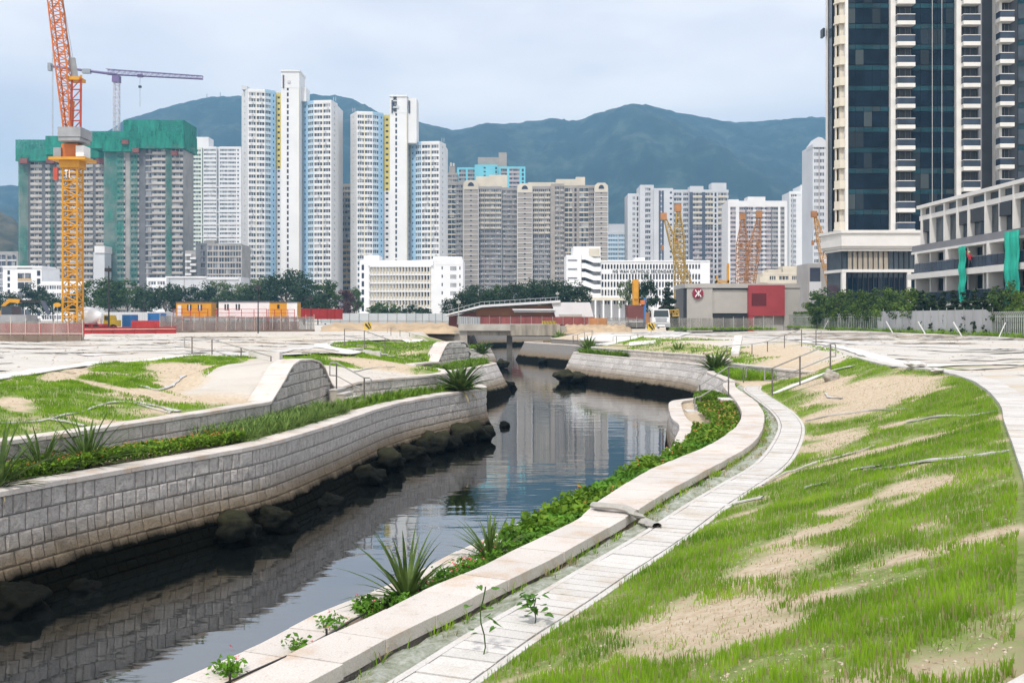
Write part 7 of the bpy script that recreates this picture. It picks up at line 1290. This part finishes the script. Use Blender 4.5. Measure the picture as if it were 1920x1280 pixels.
# paved ramp of pale concrete towards the bridge, right bank
mb = MB(); up_, dn_ = [(1085, 634), (1130, 627), (1180, 622), (1240, 620.5), (1300, 623)], [(1105, 646.5), (1140, 648), (1180, 649), (1225, 645), (1270, 633)]
for a, b_ in zip(up_, dn_):
    for t_ in np.linspace(0, 1, 5): h = ground_px(a[0] + (b_[0] - a[0]) * t_, a[1] + (b_[1] - a[1]) * t_); mb.v.append((h.x, h.y, h.z + .05))
for k in range(4):
    for j in range(4): a = k * 5 + j; mb.f.append((a, a + 1, a + 6, a + 5))
struct(mb, 'paved_ramp', 'path_pale')
# loose geotextile lying on the plateau
m, n, l, b = new_mat('geotextile'); t = noise_node(n, l, 2.2, 8, .7, stretch=(.6, 1.6, 1)); oi = n.new('ShaderNodeNewGeometry'); r = ramp(n, l, t.outputs['Fac'], [(.3, (.45, .42, .37)), (.55, (.54, .515, .47)), (.75, (.60, .58, .54))]); l.new(r.outputs[0], b.inputs['Base Color']); b.inputs['Roughness'].default_value = .9
bp = n.new('ShaderNodeBump'); bp.inputs['Strength'].default_value = .6; bp.inputs['Distance'].default_value = .08; l.new(t.outputs['Fac'], bp.inputs['Height']); l.new(bp.outputs[0], b.inputs['Normal'])
def sheets(label, boxes, n_, seed, mat):
    rg = np.random.default_rng(seed); mb = MB()
    for _ in range(n_):
        x0, x1, y0, y1 = boxes[rg.integers(len(boxes))]; cx, cy = rg.uniform(x0, x1), rg.uniform(y0, y1); L_, w_ = rg.uniform(1.5, 9), rg.uniform(.25, 1.3) * (cy / 55); a_ = rg.normal() * .12; nn_ = 12; i0 = len(mb.v); ok = True; tmp = []
        for k in range(nn_ + 1):
            t_ = k / nn_ - .5; ww = w_ * (1 - (2 * t_) ** 6 * .7) * (1 + .5 * (fbm(np.float64(cx + k * .7), np.float64(cy), 2) - .5) * 2)
            for sg in (-.5, .5):
                x = cx + t_ * L_ * math.cos(a_) - sg * ww * math.sin(a_); y = cy + t_ * L_ * math.sin(a_) + sg * ww * math.cos(a_) + .3 * math.sin(t_ * 5 + cx); z = gz(x, y)
                if z < 3.2: ok = False
                tmp.append((x, y, z + .012 + .05 * rg.random()))
        if not ok: continue
        mb.v += tmp; mb.f += [(i0 + 2 * k, i0 + 2 * k + 1, i0 + 2 * k + 3, i0 + 2 * k + 2) for k in range(nn_)]
    o = build(mb, 'geotextile_sheets', mat, None, kind='stuff'); tag(o, label, 'sheeting')
sheets('pale torn sheeting and mud streaks lying over the left site plateau', [(-40, -10, 44, 78), (-32, -16, 30, 60), (-45, -12, 78, 112)], 60, 1, 'geotextile'); sheets('pale torn sheeting lying over the right site plateau', [(14, 44, 48, 95), (10, 44, 80, 125), (12, 26, 34, 60), (9, 28, 12, 46)], 95, 2, 'geotextile')
M('mud', (0.38, 0.31, 0.23), .95, .3, 1.5, .4, 10); sheets('brown mud streaks on the left site plateau', [(-40, -10, 44, 78), (-45, -12, 70, 110)], 24, 3, 'mud'); sheets('brown mud streaks on the right site plateau', [(14, 44, 48, 95), (10, 44, 80, 125)], 45, 4, 'mud')
# crumpled netting in the swale between cap and channel
m, n, l, b = new_mat('swale_net'); t = noise_node(n, l, 6, 8, .75); r = ramp(n, l, t.outputs['Fac'], [(.3, (.10, .13, .06)), (.45, (.30, .33, .24)), (.6, (.50, .52, .46)), (.75, (.62, .62, .58))]); l.new(r.outputs[0], b.inputs['Base Color']); b.inputs['Roughness'].default_value = .7
bp = n.new('ShaderNodeBump'); bp.inputs['Strength'].default_value = .8; bp.inputs['Distance'].default_value = .1; l.new(t.outputs['Fac'], bp.inputs['Height']); l.new(bp.outputs[0], b.inputs['Normal'])
sw_ = Curve(resample(cv['RB'][:, :2], .14)); V = []; nn_ = 10
s_lo = sw_.near_s(-3.6, 4); ss = [s_ for s_ in sw_.s if s_ > s_lo]
rcx = resample(cv['RC'][:, :2], .1)
for s_ in ss:
    a = np.array(sw_.at(s_, .0)); k = int(np.argmin(((rcx - a) ** 2).sum(1))); e = rcx[k]
    for j in range(nn_ + 1):
        p = a + (e - a) * (j / nn_); w_ = fbm(np.float64(p[0] * 3.2), np.float64(p[1] * 3.2), 4); w2 = fbm(np.float64(p[0] * 11), np.float64(p[1] * 11), 2); V.append((p[0], p[1], 1.99 + .22 * (w_ - .35) * math.sin(math.pi * min(1, max(.05, j / nn_))) + .05 * (w2 - .5) + .03))
idx = np.arange(len(V)).reshape(-1, nn_ + 1); fq = np.stack([idx[:-1, :-1], idx[:-1, 1:], idx[1:, 1:], idx[1:, :-1]], -1).reshape(-1, 4)
o = np_mesh('crumpled_netting', V, fq, 'swale_net'); o['kind'] = 'stuff'; tag(o, 'crumpled pale green netting lying in the swale beside the near right cap', 'netting')
# strips of white sheeting and ropes on the slopes
M('plastic_white', (.52, .51, .48), .6, .12, 5, .5, 20)
for lb, pts, w_ in [('long white sheeting strip crossing the right slope to the upper channel', [(1620, 884), (1700, 874), (1790, 862), (1890, 850)], .09), ('short crumpled white sheeting lump on the right slope', [(1596, 884), (1620, 879), (1650, 877)], .22), ('white sheeting strip leading down to the channel covers', [(1215, 985), (1300, 968), (1380, 945), (1430, 935)], .10), ('thin white rope strip high on the right slope', [(1510, 790), (1580, 777), (1640, 770), (1700, 768)], .06), ('crumpled white sheeting on the upper right slope', [(1548, 738), (1556, 746), (1578, 748)], .14), ('pale strip under the upper channel edge, right slope', [(1700, 793), (1770, 782), (1870, 774)], .09), ('pale sheeting strip across the middle of the right slope', [(1430, 912), (1500, 880), (1560, 862), (1640, 838)], .06), ('small white plastic lump in the right slope grass', [(1510, 916), (1530, 911), (1545, 909)], .16),
                   ('long torn white sheeting strip across the left grass slope', [(0, 795), (90, 788), (160, 772), (205, 757), (240, 755), (330, 773)], .28), ('torn white sheeting leading up to the stone spur, left slope', [(255, 722), (295, 732), (325, 722), (345, 705)], .22), ('white sheeting strip low on the left slope', [(90, 787), (130, 793), (160, 800)], .12), ('narrow white strip running down the left slope to the planter wall', [(250, 757), (290, 768), (320, 775)], .10), ('white strip on the far left slope by the stair rail', [(665, 697), (700, 690), (740, 688)], .12)]:
    mb = drape(pts, w_ * .62, .022, .12, wob=.75); solo(mb, 'sheeting_strip', 'plastic_white', lb, 'sheeting', mb.v[0])
M('grey_cloth', (.40, .385, .35), .9, .1, 6, .4, 30)
tie = MB(); tp = [P(1112, 946, 2.24), P(1140, 949, 2.26), P(1170, 952, 2.25), P(1192, 962, 2.22), P(1203, 972, 2.12), P(1215, 980, 2.12), P(1232, 986, 2.17)]; tc_ = catmull(tp, .06); tcc = Curve(tc_)
for k, s_ in enumerate(tcc.s):
    w_ = .07 + .05 * math.sin(k * .55) ** 2
    for j in range(7): th = 2 * math.pi * j / 7; x, y = tcc.at(s_, w_ * math.cos(th)); tie.v.append((x, y, tc_[k][2] + .05 * math.sin(th)))
for k in range(len(tc_) - 1):
    for j in range(7): tie.f.append((k * 7 + j, k * 7 + (j + 1) % 7, (k + 1) * 7 + (j + 1) % 7, (k + 1) * 7 + j))
solo(tie, 'cloth_tie', 'grey_cloth', 'twisted grey cloth lying across the cap of the near right wall', 'cloth', tp[0])
pipe = [(*RL_.at(s_, .56 + .02 * math.sin(s_ * 2)), 1.74) for s_ in np.arange(RL_.near_s(-5, 5.9), RL_.near_s(*P(797, 1066, Z_BERM)[:2]), .5)]; pw_ = thing('irrigation_pipe', 'thin black irrigation pipe on pegs along the near right berm', 'pipe', pipe[len(pipe) // 2]); build(MB().tube(pipe, .012, 5), 'pipe', 'black_paint', pw_)
for k in range(0, len(pipe), 3): p = pipe[k]; build(MB().bar((p[0], p[1], 1.6), (p[0], p[1], 1.82), .012, 4), 'peg', 'black_paint', pw_)
# ================================================================ stairs and hand rails
M('rail_steel', (.40, .385, .36), .4, .1, 3, metal=.6); M('post_steel', (.16, .145, .13), .5, .15, 3, metal=.3)
def rail(label, posts, loop0=True, loop1=True, mid=True, r=.025):
    a0 = Vector(PD(posts[0][0], posts[0][2], posts[0][3])); q = thing('handrail', label, 'handrail', tuple(a0)); tops = []; mids = []
    for px, y0, y1, d in posts:
        t_, b_ = Vector(PD(px, y0, d)), Vector(PD(px, y1, d)); build(MB().bar(b_ - Vector((0, 0, .12)), t_, r * 1.15, 6), 'post', 'post_steel', q); tops.append(t_); mids.append(t_ - Vector((0, 0, .46)))
    def ext(e, f): v = (e - f); v.z = 0; v = v.normalized() * .32; return v
    tp_, md = list(tops), list(mids)
    if loop0 and len(tops) > 1: v = ext(tops[0], tops[1]); tp_ = [mids[0] + v, tops[0] + v - Vector((0, 0, .05)), tops[0] + v * .8] + tp_; md = [mids[0] + v] + md
    if loop1 and len(tops) > 1: v = ext(tops[-1], tops[-2]); tp_ = tp_ + [tops[-1] + v * .8, tops[-1] + v - Vector((0, 0, .05)), mids[-1] + v]; md = md + [mids[-1] + v]
    build(MB().tube([tuple(p) for p in tp_], r, 6), 'top_rail', 'rail_steel', q)
    if mid: build(MB().tube([tuple(p) for p in md], r * .85, 6), 'middle_rail', 'rail_steel', q)
rail('steel handrail of the stairs beside the humped wing wall, left bank', [(631, 680, 728, 38.3), (683, 708, 756, 37.6)]); rail('dark handrail on the left plateau left of the humped wing wall', [(360, 631, 674, 45), (397.5, 636, 674, 45), (452, 652, 676, 43.5), (508, 668, 684, 42)], loop1=False)
rail('far left handrail descending from the plateau to the second stairs', [(646, 616, 644, 66), (683, 620, 648, 64), (722, 634, 660, 66), (762, 648, 676, 70)], loop0=False); rail('short handrail beside the second wing wall', [(810, 648, 669, 68), (840, 664, 686, 71)]); rail('distant low handrail behind the second wing wall, left bank', [(733, 614, 626, 100), (750, 619, 631, 100), (768, 624, 637, 100), (780, 628, 640, 99)], mid=False)
rail('nearest steel handrail climbing the right slope', [(1448, 690, 735, 39.2), (1500, 668, 716, 38.4), (1557, 645, 691, 39.5)]); rail('handrail of the berm stairs, camera side, right bank', [(1312, 744, 770, 39.6), (1366, 711, 743, 41.0)], loop1=False, mid=False); rail('handrail of the berm stairs, far side, right bank', [(1312, 722, 748, 42.5), (1366, 687, 716, 44.5), (1394, 688, 712, 46)], mid=False, loop0=False)
rail('far handrail climbing to the right plateau by the pale sloping slab', [(1363, 648, 675, 66), (1410, 645, 672, 66), (1439, 640, 664, 67), (1471, 628, 651, 68), (1503, 617, 646, 67), (1530, 618, 645, 67)], mid=False); rail('distant railing of thin posts along the paved ramp near the bridge', [(1075, 629, 641, 112), (1083, 627, 639, 114), (1096, 623, 635, 116), (1110, 619, 631, 118)], mid=False); rail('distant thin handrail on the paved ramp before the right promontory', [(1156, 630, 641, 98), (1182, 630, 640, 98), (1196, 626, 636, 98)], mid=False, loop1=False)
def stairs(label, p0, dirv, wv, n_, rise, run, width, zt_, side='concrete'):
    a = Vector((*p0, 0)); d = Vector((*dirv, 0)).normalized(); w = Vector((*wv, 0)).normalized(); q = thing('stairs', label, 'stairs', (a.x, a.y, zt_ - n_ * rise))
    for k in range(n_):
        s0, s1 = a + d * run * k, a + d * run * (k + 1) - d * .01; z1 = zt_ - k * rise; z0 = zt_ - (n_ + 1.5) * rise
        build(MB().hexa([(*(s0).xy, z0), (*(s1).xy, z0), (*(s1 + w * width).xy, z0), (*(s0 + w * width).xy, z0), (*(s0).xy, z1 - .05), (*(s1).xy, z1 - .05), (*(s1 + w * width).xy, z1 - .05), (*(s0 + w * width).xy, z1 - .05)]), 'riser', side, q)
        s0, s1 = s0 - d * .005, s1 + d * .03; e = w * .03
        build(MB().hexa([(*(p).xy, z) for z in (z1 - .048, z1) for p in (s0 - e, s1 - e, s1 + w * width + e, s0 + w * width + e)]), 'tread', 'concrete_white', q)
stairs('short flight of pale steps down to the left planter beside the humped wing wall', (-6.5, 38.0), (1, -.12), (.12, 1), 5, .14, .27, 1.1, 2.56); stairs('pale steps from the near right cap down to the berm', (8.15, 39.1), (-1, .05), (.05, 1), 4, .15, .42, 1.2, 2.10); stairs('small flight of grey steps at the second wing wall', (-5.2, 66.4), (1, .6), (-.5, 1), 5, .15, .3, 1.2, 2.5, 'concrete_dark')
stairs('narrow steps down the far left slope', (-9.2, 62.5), (.9, .7), (-.6, .8), 8, .12, .55, 1.0, 3.32); mb = drape([(1452, 740), (1490, 724), (1545, 702), (1600, 688)], .35, .05); solo(mb, 'kerb_strip', 'path_pale', 'thin pale kerb strip under the nearest handrail on the right slope', 'kerb', mb.v[0])
# pale sloping slab on the far right slope, kerb stones on the left plateau
o = solo(MB().hexa([PD(1370, 672, 66), PD(1385, 672, 66), PD(1392, 637, 70), PD(1377, 637, 70)] + [(a, b_ - .05, c_ + .3) for a, b_, c_ in (PD(1370, 672, 66), PD(1385, 672, 66), PD(1392, 637, 70), PD(1377, 637, 70))]), 'sloping_slab', 'concrete_white', 'pale sloping cap slab on the far right bank', 'slab', PD(1378, 672, 66))
for lb, px0, px1, y, d in (('long pale kerb block lying on the left plateau edge behind the humped wall', 466, 524, 671, 44), ('grey concrete kerb block on the far left grass slope', 670, 712, 672, 56), ('pale flat kerb block beside the second wing wall top', 795, 820, 640, 80)):
    z = gz(XD((px0 + px1) / 2, d), d); solo(MB().box(XD(px0, d), XD(px1, d), d, d + .6, z - .1, z + .28), 'kerb_block', 'concrete_white', lb, 'kerb', (XD((px0 + px1) / 2, d), d, z))
# ================================================================ rocks
m, n, l, b = new_mat('rock_wet'); pos = n.new('ShaderNodeNewGeometry'); sx = n.new('ShaderNodeSeparateXYZ'); l.new(pos.outputs['Position'], sx.inputs[0]); t = noise_node(n, l, 3, 8, .7)
zz = n.new('ShaderNodeMath'); zz.operation = 'MULTIPLY_ADD'; l.new(t.outputs['Fac'], zz.inputs[0]); zz.inputs[1].default_value = .6; l.new(sx.outputs['Z'], zz.inputs[2]); r = ramp(n, l, zz.outputs[0], [(.38, (.0015, .002, .0015)), (.80, (.006, .007, .004)), (1.15, (.034, .034, .018))]); l.new(r.outputs[0], b.inputs['Base Color']); b.inputs['Roughness'].default_value = .75; b.inputs['Specular IOR Level'].default_value = .12
bp = n.new('ShaderNodeBump'); bp.inputs['Strength'].default_value = .8; bp.inputs['Distance'].default_value = .1; l.new(t.outputs['Fac'], bp.inputs['Height']); l.new(bp.outputs[0], b.inputs['Normal']); M('rock_dry', (.36, .33, .28), .9, .3, 3, .6, 12)
import bmesh
ROCK = []
for k in range(4):
    bm = bmesh.new(); bmesh.ops.create_icosphere(bm, subdivisions=4, radius=1)
    for v in bm.verts: p = v.co * 1.1 + Vector((k * 9, 3, 1)); f = .75 + .5 * noise.noise(p) + .2 * noise.noise(p * 2.7) + .1 * noise.noise(p * 6); v.co *= f
    me = bpy.data.meshes.new('rock'); bm.to_mesh(me); me.polygons.foreach_set('use_smooth', [True] * len(me.polygons)); bm.free(); me.materials.append(MAT['rock_wet']); ROCK.append(me)
def rock(label, px, py, z, s_, v, mat=None, group='dark boulders at the foot of the river walls', squash=.65):
    p = P(px, py, z); me = ROCK[v % 4]
    if py > 805 and not mat and px < 940:          # at the foot of the near left wall: stand it on the flare
        k = int(np.argmin(np.abs(HX + FPX * (L0.c[:, 0] + L0.nrm[:, 0] * .9) / np.maximum(L0.c[:, 1] + L0.nrm[:, 1] * .9, 1) - px) + (L0.c[:, 1] > 49) * 999)); x_, y_ = L0.at(L0.s[k], flare(z) + .28 * s_); p = (x_, y_, z)
    if mat: me = me.copy(); me.materials[0] = MAT[mat]
    o = bpy.data.objects.new('boulder', me); COL.objects.link(o); o.location = p; o.scale = (s_, s_ * .85, s_ * squash); o.rotation_euler.z = v * 1.7; tag(o, label, 'boulder', group)
for a in [('wide dark boulder at the left picture edge, foot of the near wall', 45, 1120, .12, .75, 0), ('dark boulder joined to the wide one at the left picture edge', 105, 1108, .12, .55, 1), ('low black boulder right of the left edge pair', 190, 1092, .0, .40, 2), ('pale topped boulder of the pair in the middle of the near wall foot', 470, 975, .26, .78, 3), ('rounder right boulder of the pair at the near wall foot', 545, 945, .26, .66, 0), ('dark low boulder between the wall foot pair and the tip rocks', 640, 900, .05, .50, 1), ('first dark boulder of the row at the wall tip', 715, 850, .2, .72, 2), ('second dark boulder of the row at the wall tip', 752, 838, .28, .8, 3), ('third dark boulder of the row at the wall tip', 790, 828, .2, .78, 0), ('fourth dark boulder of the row at the wall tip', 822, 820, .3, .85, 1), ('fifth dark boulder of the row at the wall tip', 853, 818, .25, .85, 2), ('sixth dark boulder of the row at the wall tip', 880, 816, .3, .9, 3), ('last and outermost boulder at the near wall tip', 905, 812, .3, .95, 2), ('flat lone rock in the water right of the wall tip', 946, 799, .02, .40, 3),
          ('dark boulder at the tip of the second left wall', 950, 724, .2, .8, 0), ('black boulder behind the second left wall by the pier', 940, 684, .3, 1.0, 1), ('big black boulder at the tip of the right promontory', 1062, 709, .35, 1.25, 2), ('second black boulder beside the promontory tip', 1084, 711, .3, 1.0, 3), ('low boulder under the promontory wall, left part', 1120, 714, .15, .8, 0), ('low boulder under the promontory wall, middle', 1160, 719, .15, .8, 1), ('low boulder under the promontory wall, right part', 1212, 727, .2, 1.0, 2), ('black lump at the foot of the far right wall', 1017, 678, .2, .8, 3)]: rock(*a)
hb_ = ground_px(1556, 716); rock('grey dry boulder half hidden by a bush on the right slope', 1556, 716 - 8, hb_.z + .12, .40, 1, 'rock_dry', None, .85); rock('small white stone on the upper channel, right plateau', 1716, 684, 3.5, .45, 2, 'concrete_white', None, .35); rock('second smaller pale stone on the upper channel, right plateau', 1756, 694, 3.45, .3, 3, 'concrete_white', None, .3)
# rubble in the bare patches
def rubble(label, n_, xr, yr, test, seed, size, lim=.35):
    rg = np.random.default_rng(seed); x = rg.uniform(*xr, n_); y = yr[0] + (yr[1] - yr[0]) * rg.random(n_) ** 1.5; k = test(x, y); x, y = x[k], y[k]; z = np.array([gz(a, b_) for a, b_ in zip(x, y)]); g, _ = mask_grass(x, y, z); k = (g < lim) & (np.abs(x / y) < .53) & ~((x > -10.6) & (x < -6) & (y > 30) & (y < 45)); x, y, z = x[k], y[k], z[k]; m_ = len(x); s_ = size * rg.uniform(.35, 1.2, m_) ** 2 * (1 + y * .012)
    t0 = rg.normal(size=(m_, 6, 3)) * .25 + np.array([[1, 0, 0], [-1, 0, 0], [0, 1, 0], [0, -1, 0], [0, 0, .55], [0, 0, -.5]]); V = np.stack([x, y, z], 1)[:, None, :] + t0 * s_[:, None, None]; F_ = np.array([[0, 2, 4], [2, 1, 4], [1, 3, 4], [3, 0, 4]]); F_ = (F_[None] + np.arange(m_)[:, None, None] * 6).reshape(-1, 3); o = np_mesh('rubble', V.reshape(-1, 3), F_, 'rubble_stone'); o['kind'] = 'stuff'; tag(o, label, 'rubble')
m, n, l, b = new_mat('rubble_stone'); t = noise_node(n, l, 9, 2); r = ramp(n, l, t.outputs['Fac'], [(.3, (.26, .18, .11)), (.5, (.46, .37, .27)), (.64, (.56, .50, .41)), (.76, (.40, .16, .09))]); l.new(r.outputs[0], b.inputs['Base Color']); b.inputs['Roughness'].default_value = .9
rubble('loose stones and brick bits on the bare parts of the right slope', 190000, (-3, 17), (4.5, 47), tR, 1, .0105, .5); rubble('loose stones on the bare parts of the left slope', 14000, (-17, -4), (12, 47), tL, 2, .022); rubble('scattered stones on the left site plateau', 2200, (-40, -9), (32, 110), lambda x, y: x < xat(cv['TL'], y) - .5, 3, .035); rubble('scattered stones on the right site plateau', 3500, (6, 44), (10, 110), lambda x, y: x > np.where(y < 46, xat(cv['PL'], y) + .8, 15), 4, .03)
# ================================================================ worker on the balcony edge
wp = A + U_ * s_px(1839) + N_ * 1.2; M('cloth_red', (.42, .03, .04), .9, .1, 5); M('cloth_dark', (.04, .04, .06), .9, .2, 5); M('skin', (.36, .21, .14), .6, .05, 5); M('helmet', (.70, .62, .20), .4, .05, 3)
J = {'pelvis': (0, 0, .86), 'chest': (-.06, -.03, 1.28), 'neck': (-.09, -.05, 1.47), 'head': (-.11, -.08, 1.66), 'lh': (-.1, 0, .84), 'lk': (-.16, -.14, .47), 'la': (-.2, -.02, .07), 'lt': (-.22, -.2, .03), 'rh': (.1, 0, .84), 'rk': (.22, -.1, .5), 'ra': (.24, .02, .07), 'rt': (.27, -.16, .03), 'ls': (-.25, -.03, 1.40), 'le': (-.42, -.14, 1.60), 'lw': (-.46, -.2, 1.86), 'lf': (-.47, -.23, 1.97), 'rs': (.12, -.02, 1.38), 're': (.30, -.08, 1.2), 'rw': (.34, -.28, 1.05), 'rf': (.34, -.36, 1.0)}
names = list(J); E_ = [('pelvis', 'chest'), ('chest', 'neck'), ('neck', 'head'), ('pelvis', 'lh'), ('lh', 'lk'), ('lk', 'la'), ('la', 'lt'), ('pelvis', 'rh'), ('rh', 'rk'), ('rk', 'ra'), ('ra', 'rt'), ('chest', 'ls'), ('ls', 'le'), ('le', 'lw'), ('lw', 'lf'), ('chest', 'rs'), ('rs', 're'), ('re', 'rw'), ('rw', 'rf')]
RAD = dict(pelvis=.15, chest=.17, neck=.065, head=.105, lh=.105, lk=.07, la=.05, lt=.04, rh=.105, rk=.07, ra=.05, rt=.04, ls=.075, le=.05, lw=.036, lf=.035, rs=.075, re=.05, rw=.036, rf=.035)
me = bpy.data.meshes.new('body'); me.from_pydata([J[k] for k in names], [(names.index(a), names.index(b_)) for a, b_ in E_], []); tmp = bpy.data.objects.new('body', me); COL.objects.link(tmp); md = tmp.modifiers.new('skin', 'SKIN')
for k, nm in enumerate(names): v = me.skin_vertices[0].data[k]; v.radius = (RAD[nm], RAD[nm]); v.use_root = nm == 'pelvis'
tmp.modifiers.new('sub', 'SUBSURF').levels = 1; dg = bpy.context.evaluated_depsgraph_get(); bm_ = bpy.data.meshes.new_from_object(tmp.evaluated_get(dg)); bpy.data.objects.remove(tmp)
for mm_ in ('cloth_dark', 'cloth_red', 'skin'): bm_.materials.append(MAT[mm_])
for p in bm_.polygons: c = p.center; p.material_index = 0 if c.z < .92 else (2 if (c.z > 1.5 and c.x > -.35) or (c.z > 1.72) or (c.z < 1.14 and c.x > .3) else 1)
pr_ = thing('person', 'person in red shirt and dark trousers reaching up beside the narrow green net', 'person', (wp.x, wp.y, zl(10.0))); bo = bpy.data.objects.new('body', bm_); COL.objects.link(bo); bo.parent = pr_; pr_.rotation_euler.z = math.radians(-12)
hm = MB().lathe([((-.11, -.08, 1.70), .135), ((-.11, -.08, 1.74), .13), ((-.11, -.08, 1.81), .10), ((-.11, -.08, 1.85), .04)], 12); me = bpy.data.meshes.new('helmet'); me.from_pydata(hm.v, [], hm.f); me.materials.append(MAT['helmet']); o = bpy.data.objects.new('helmet', me); COL.objects.link(o); o.parent = pr_
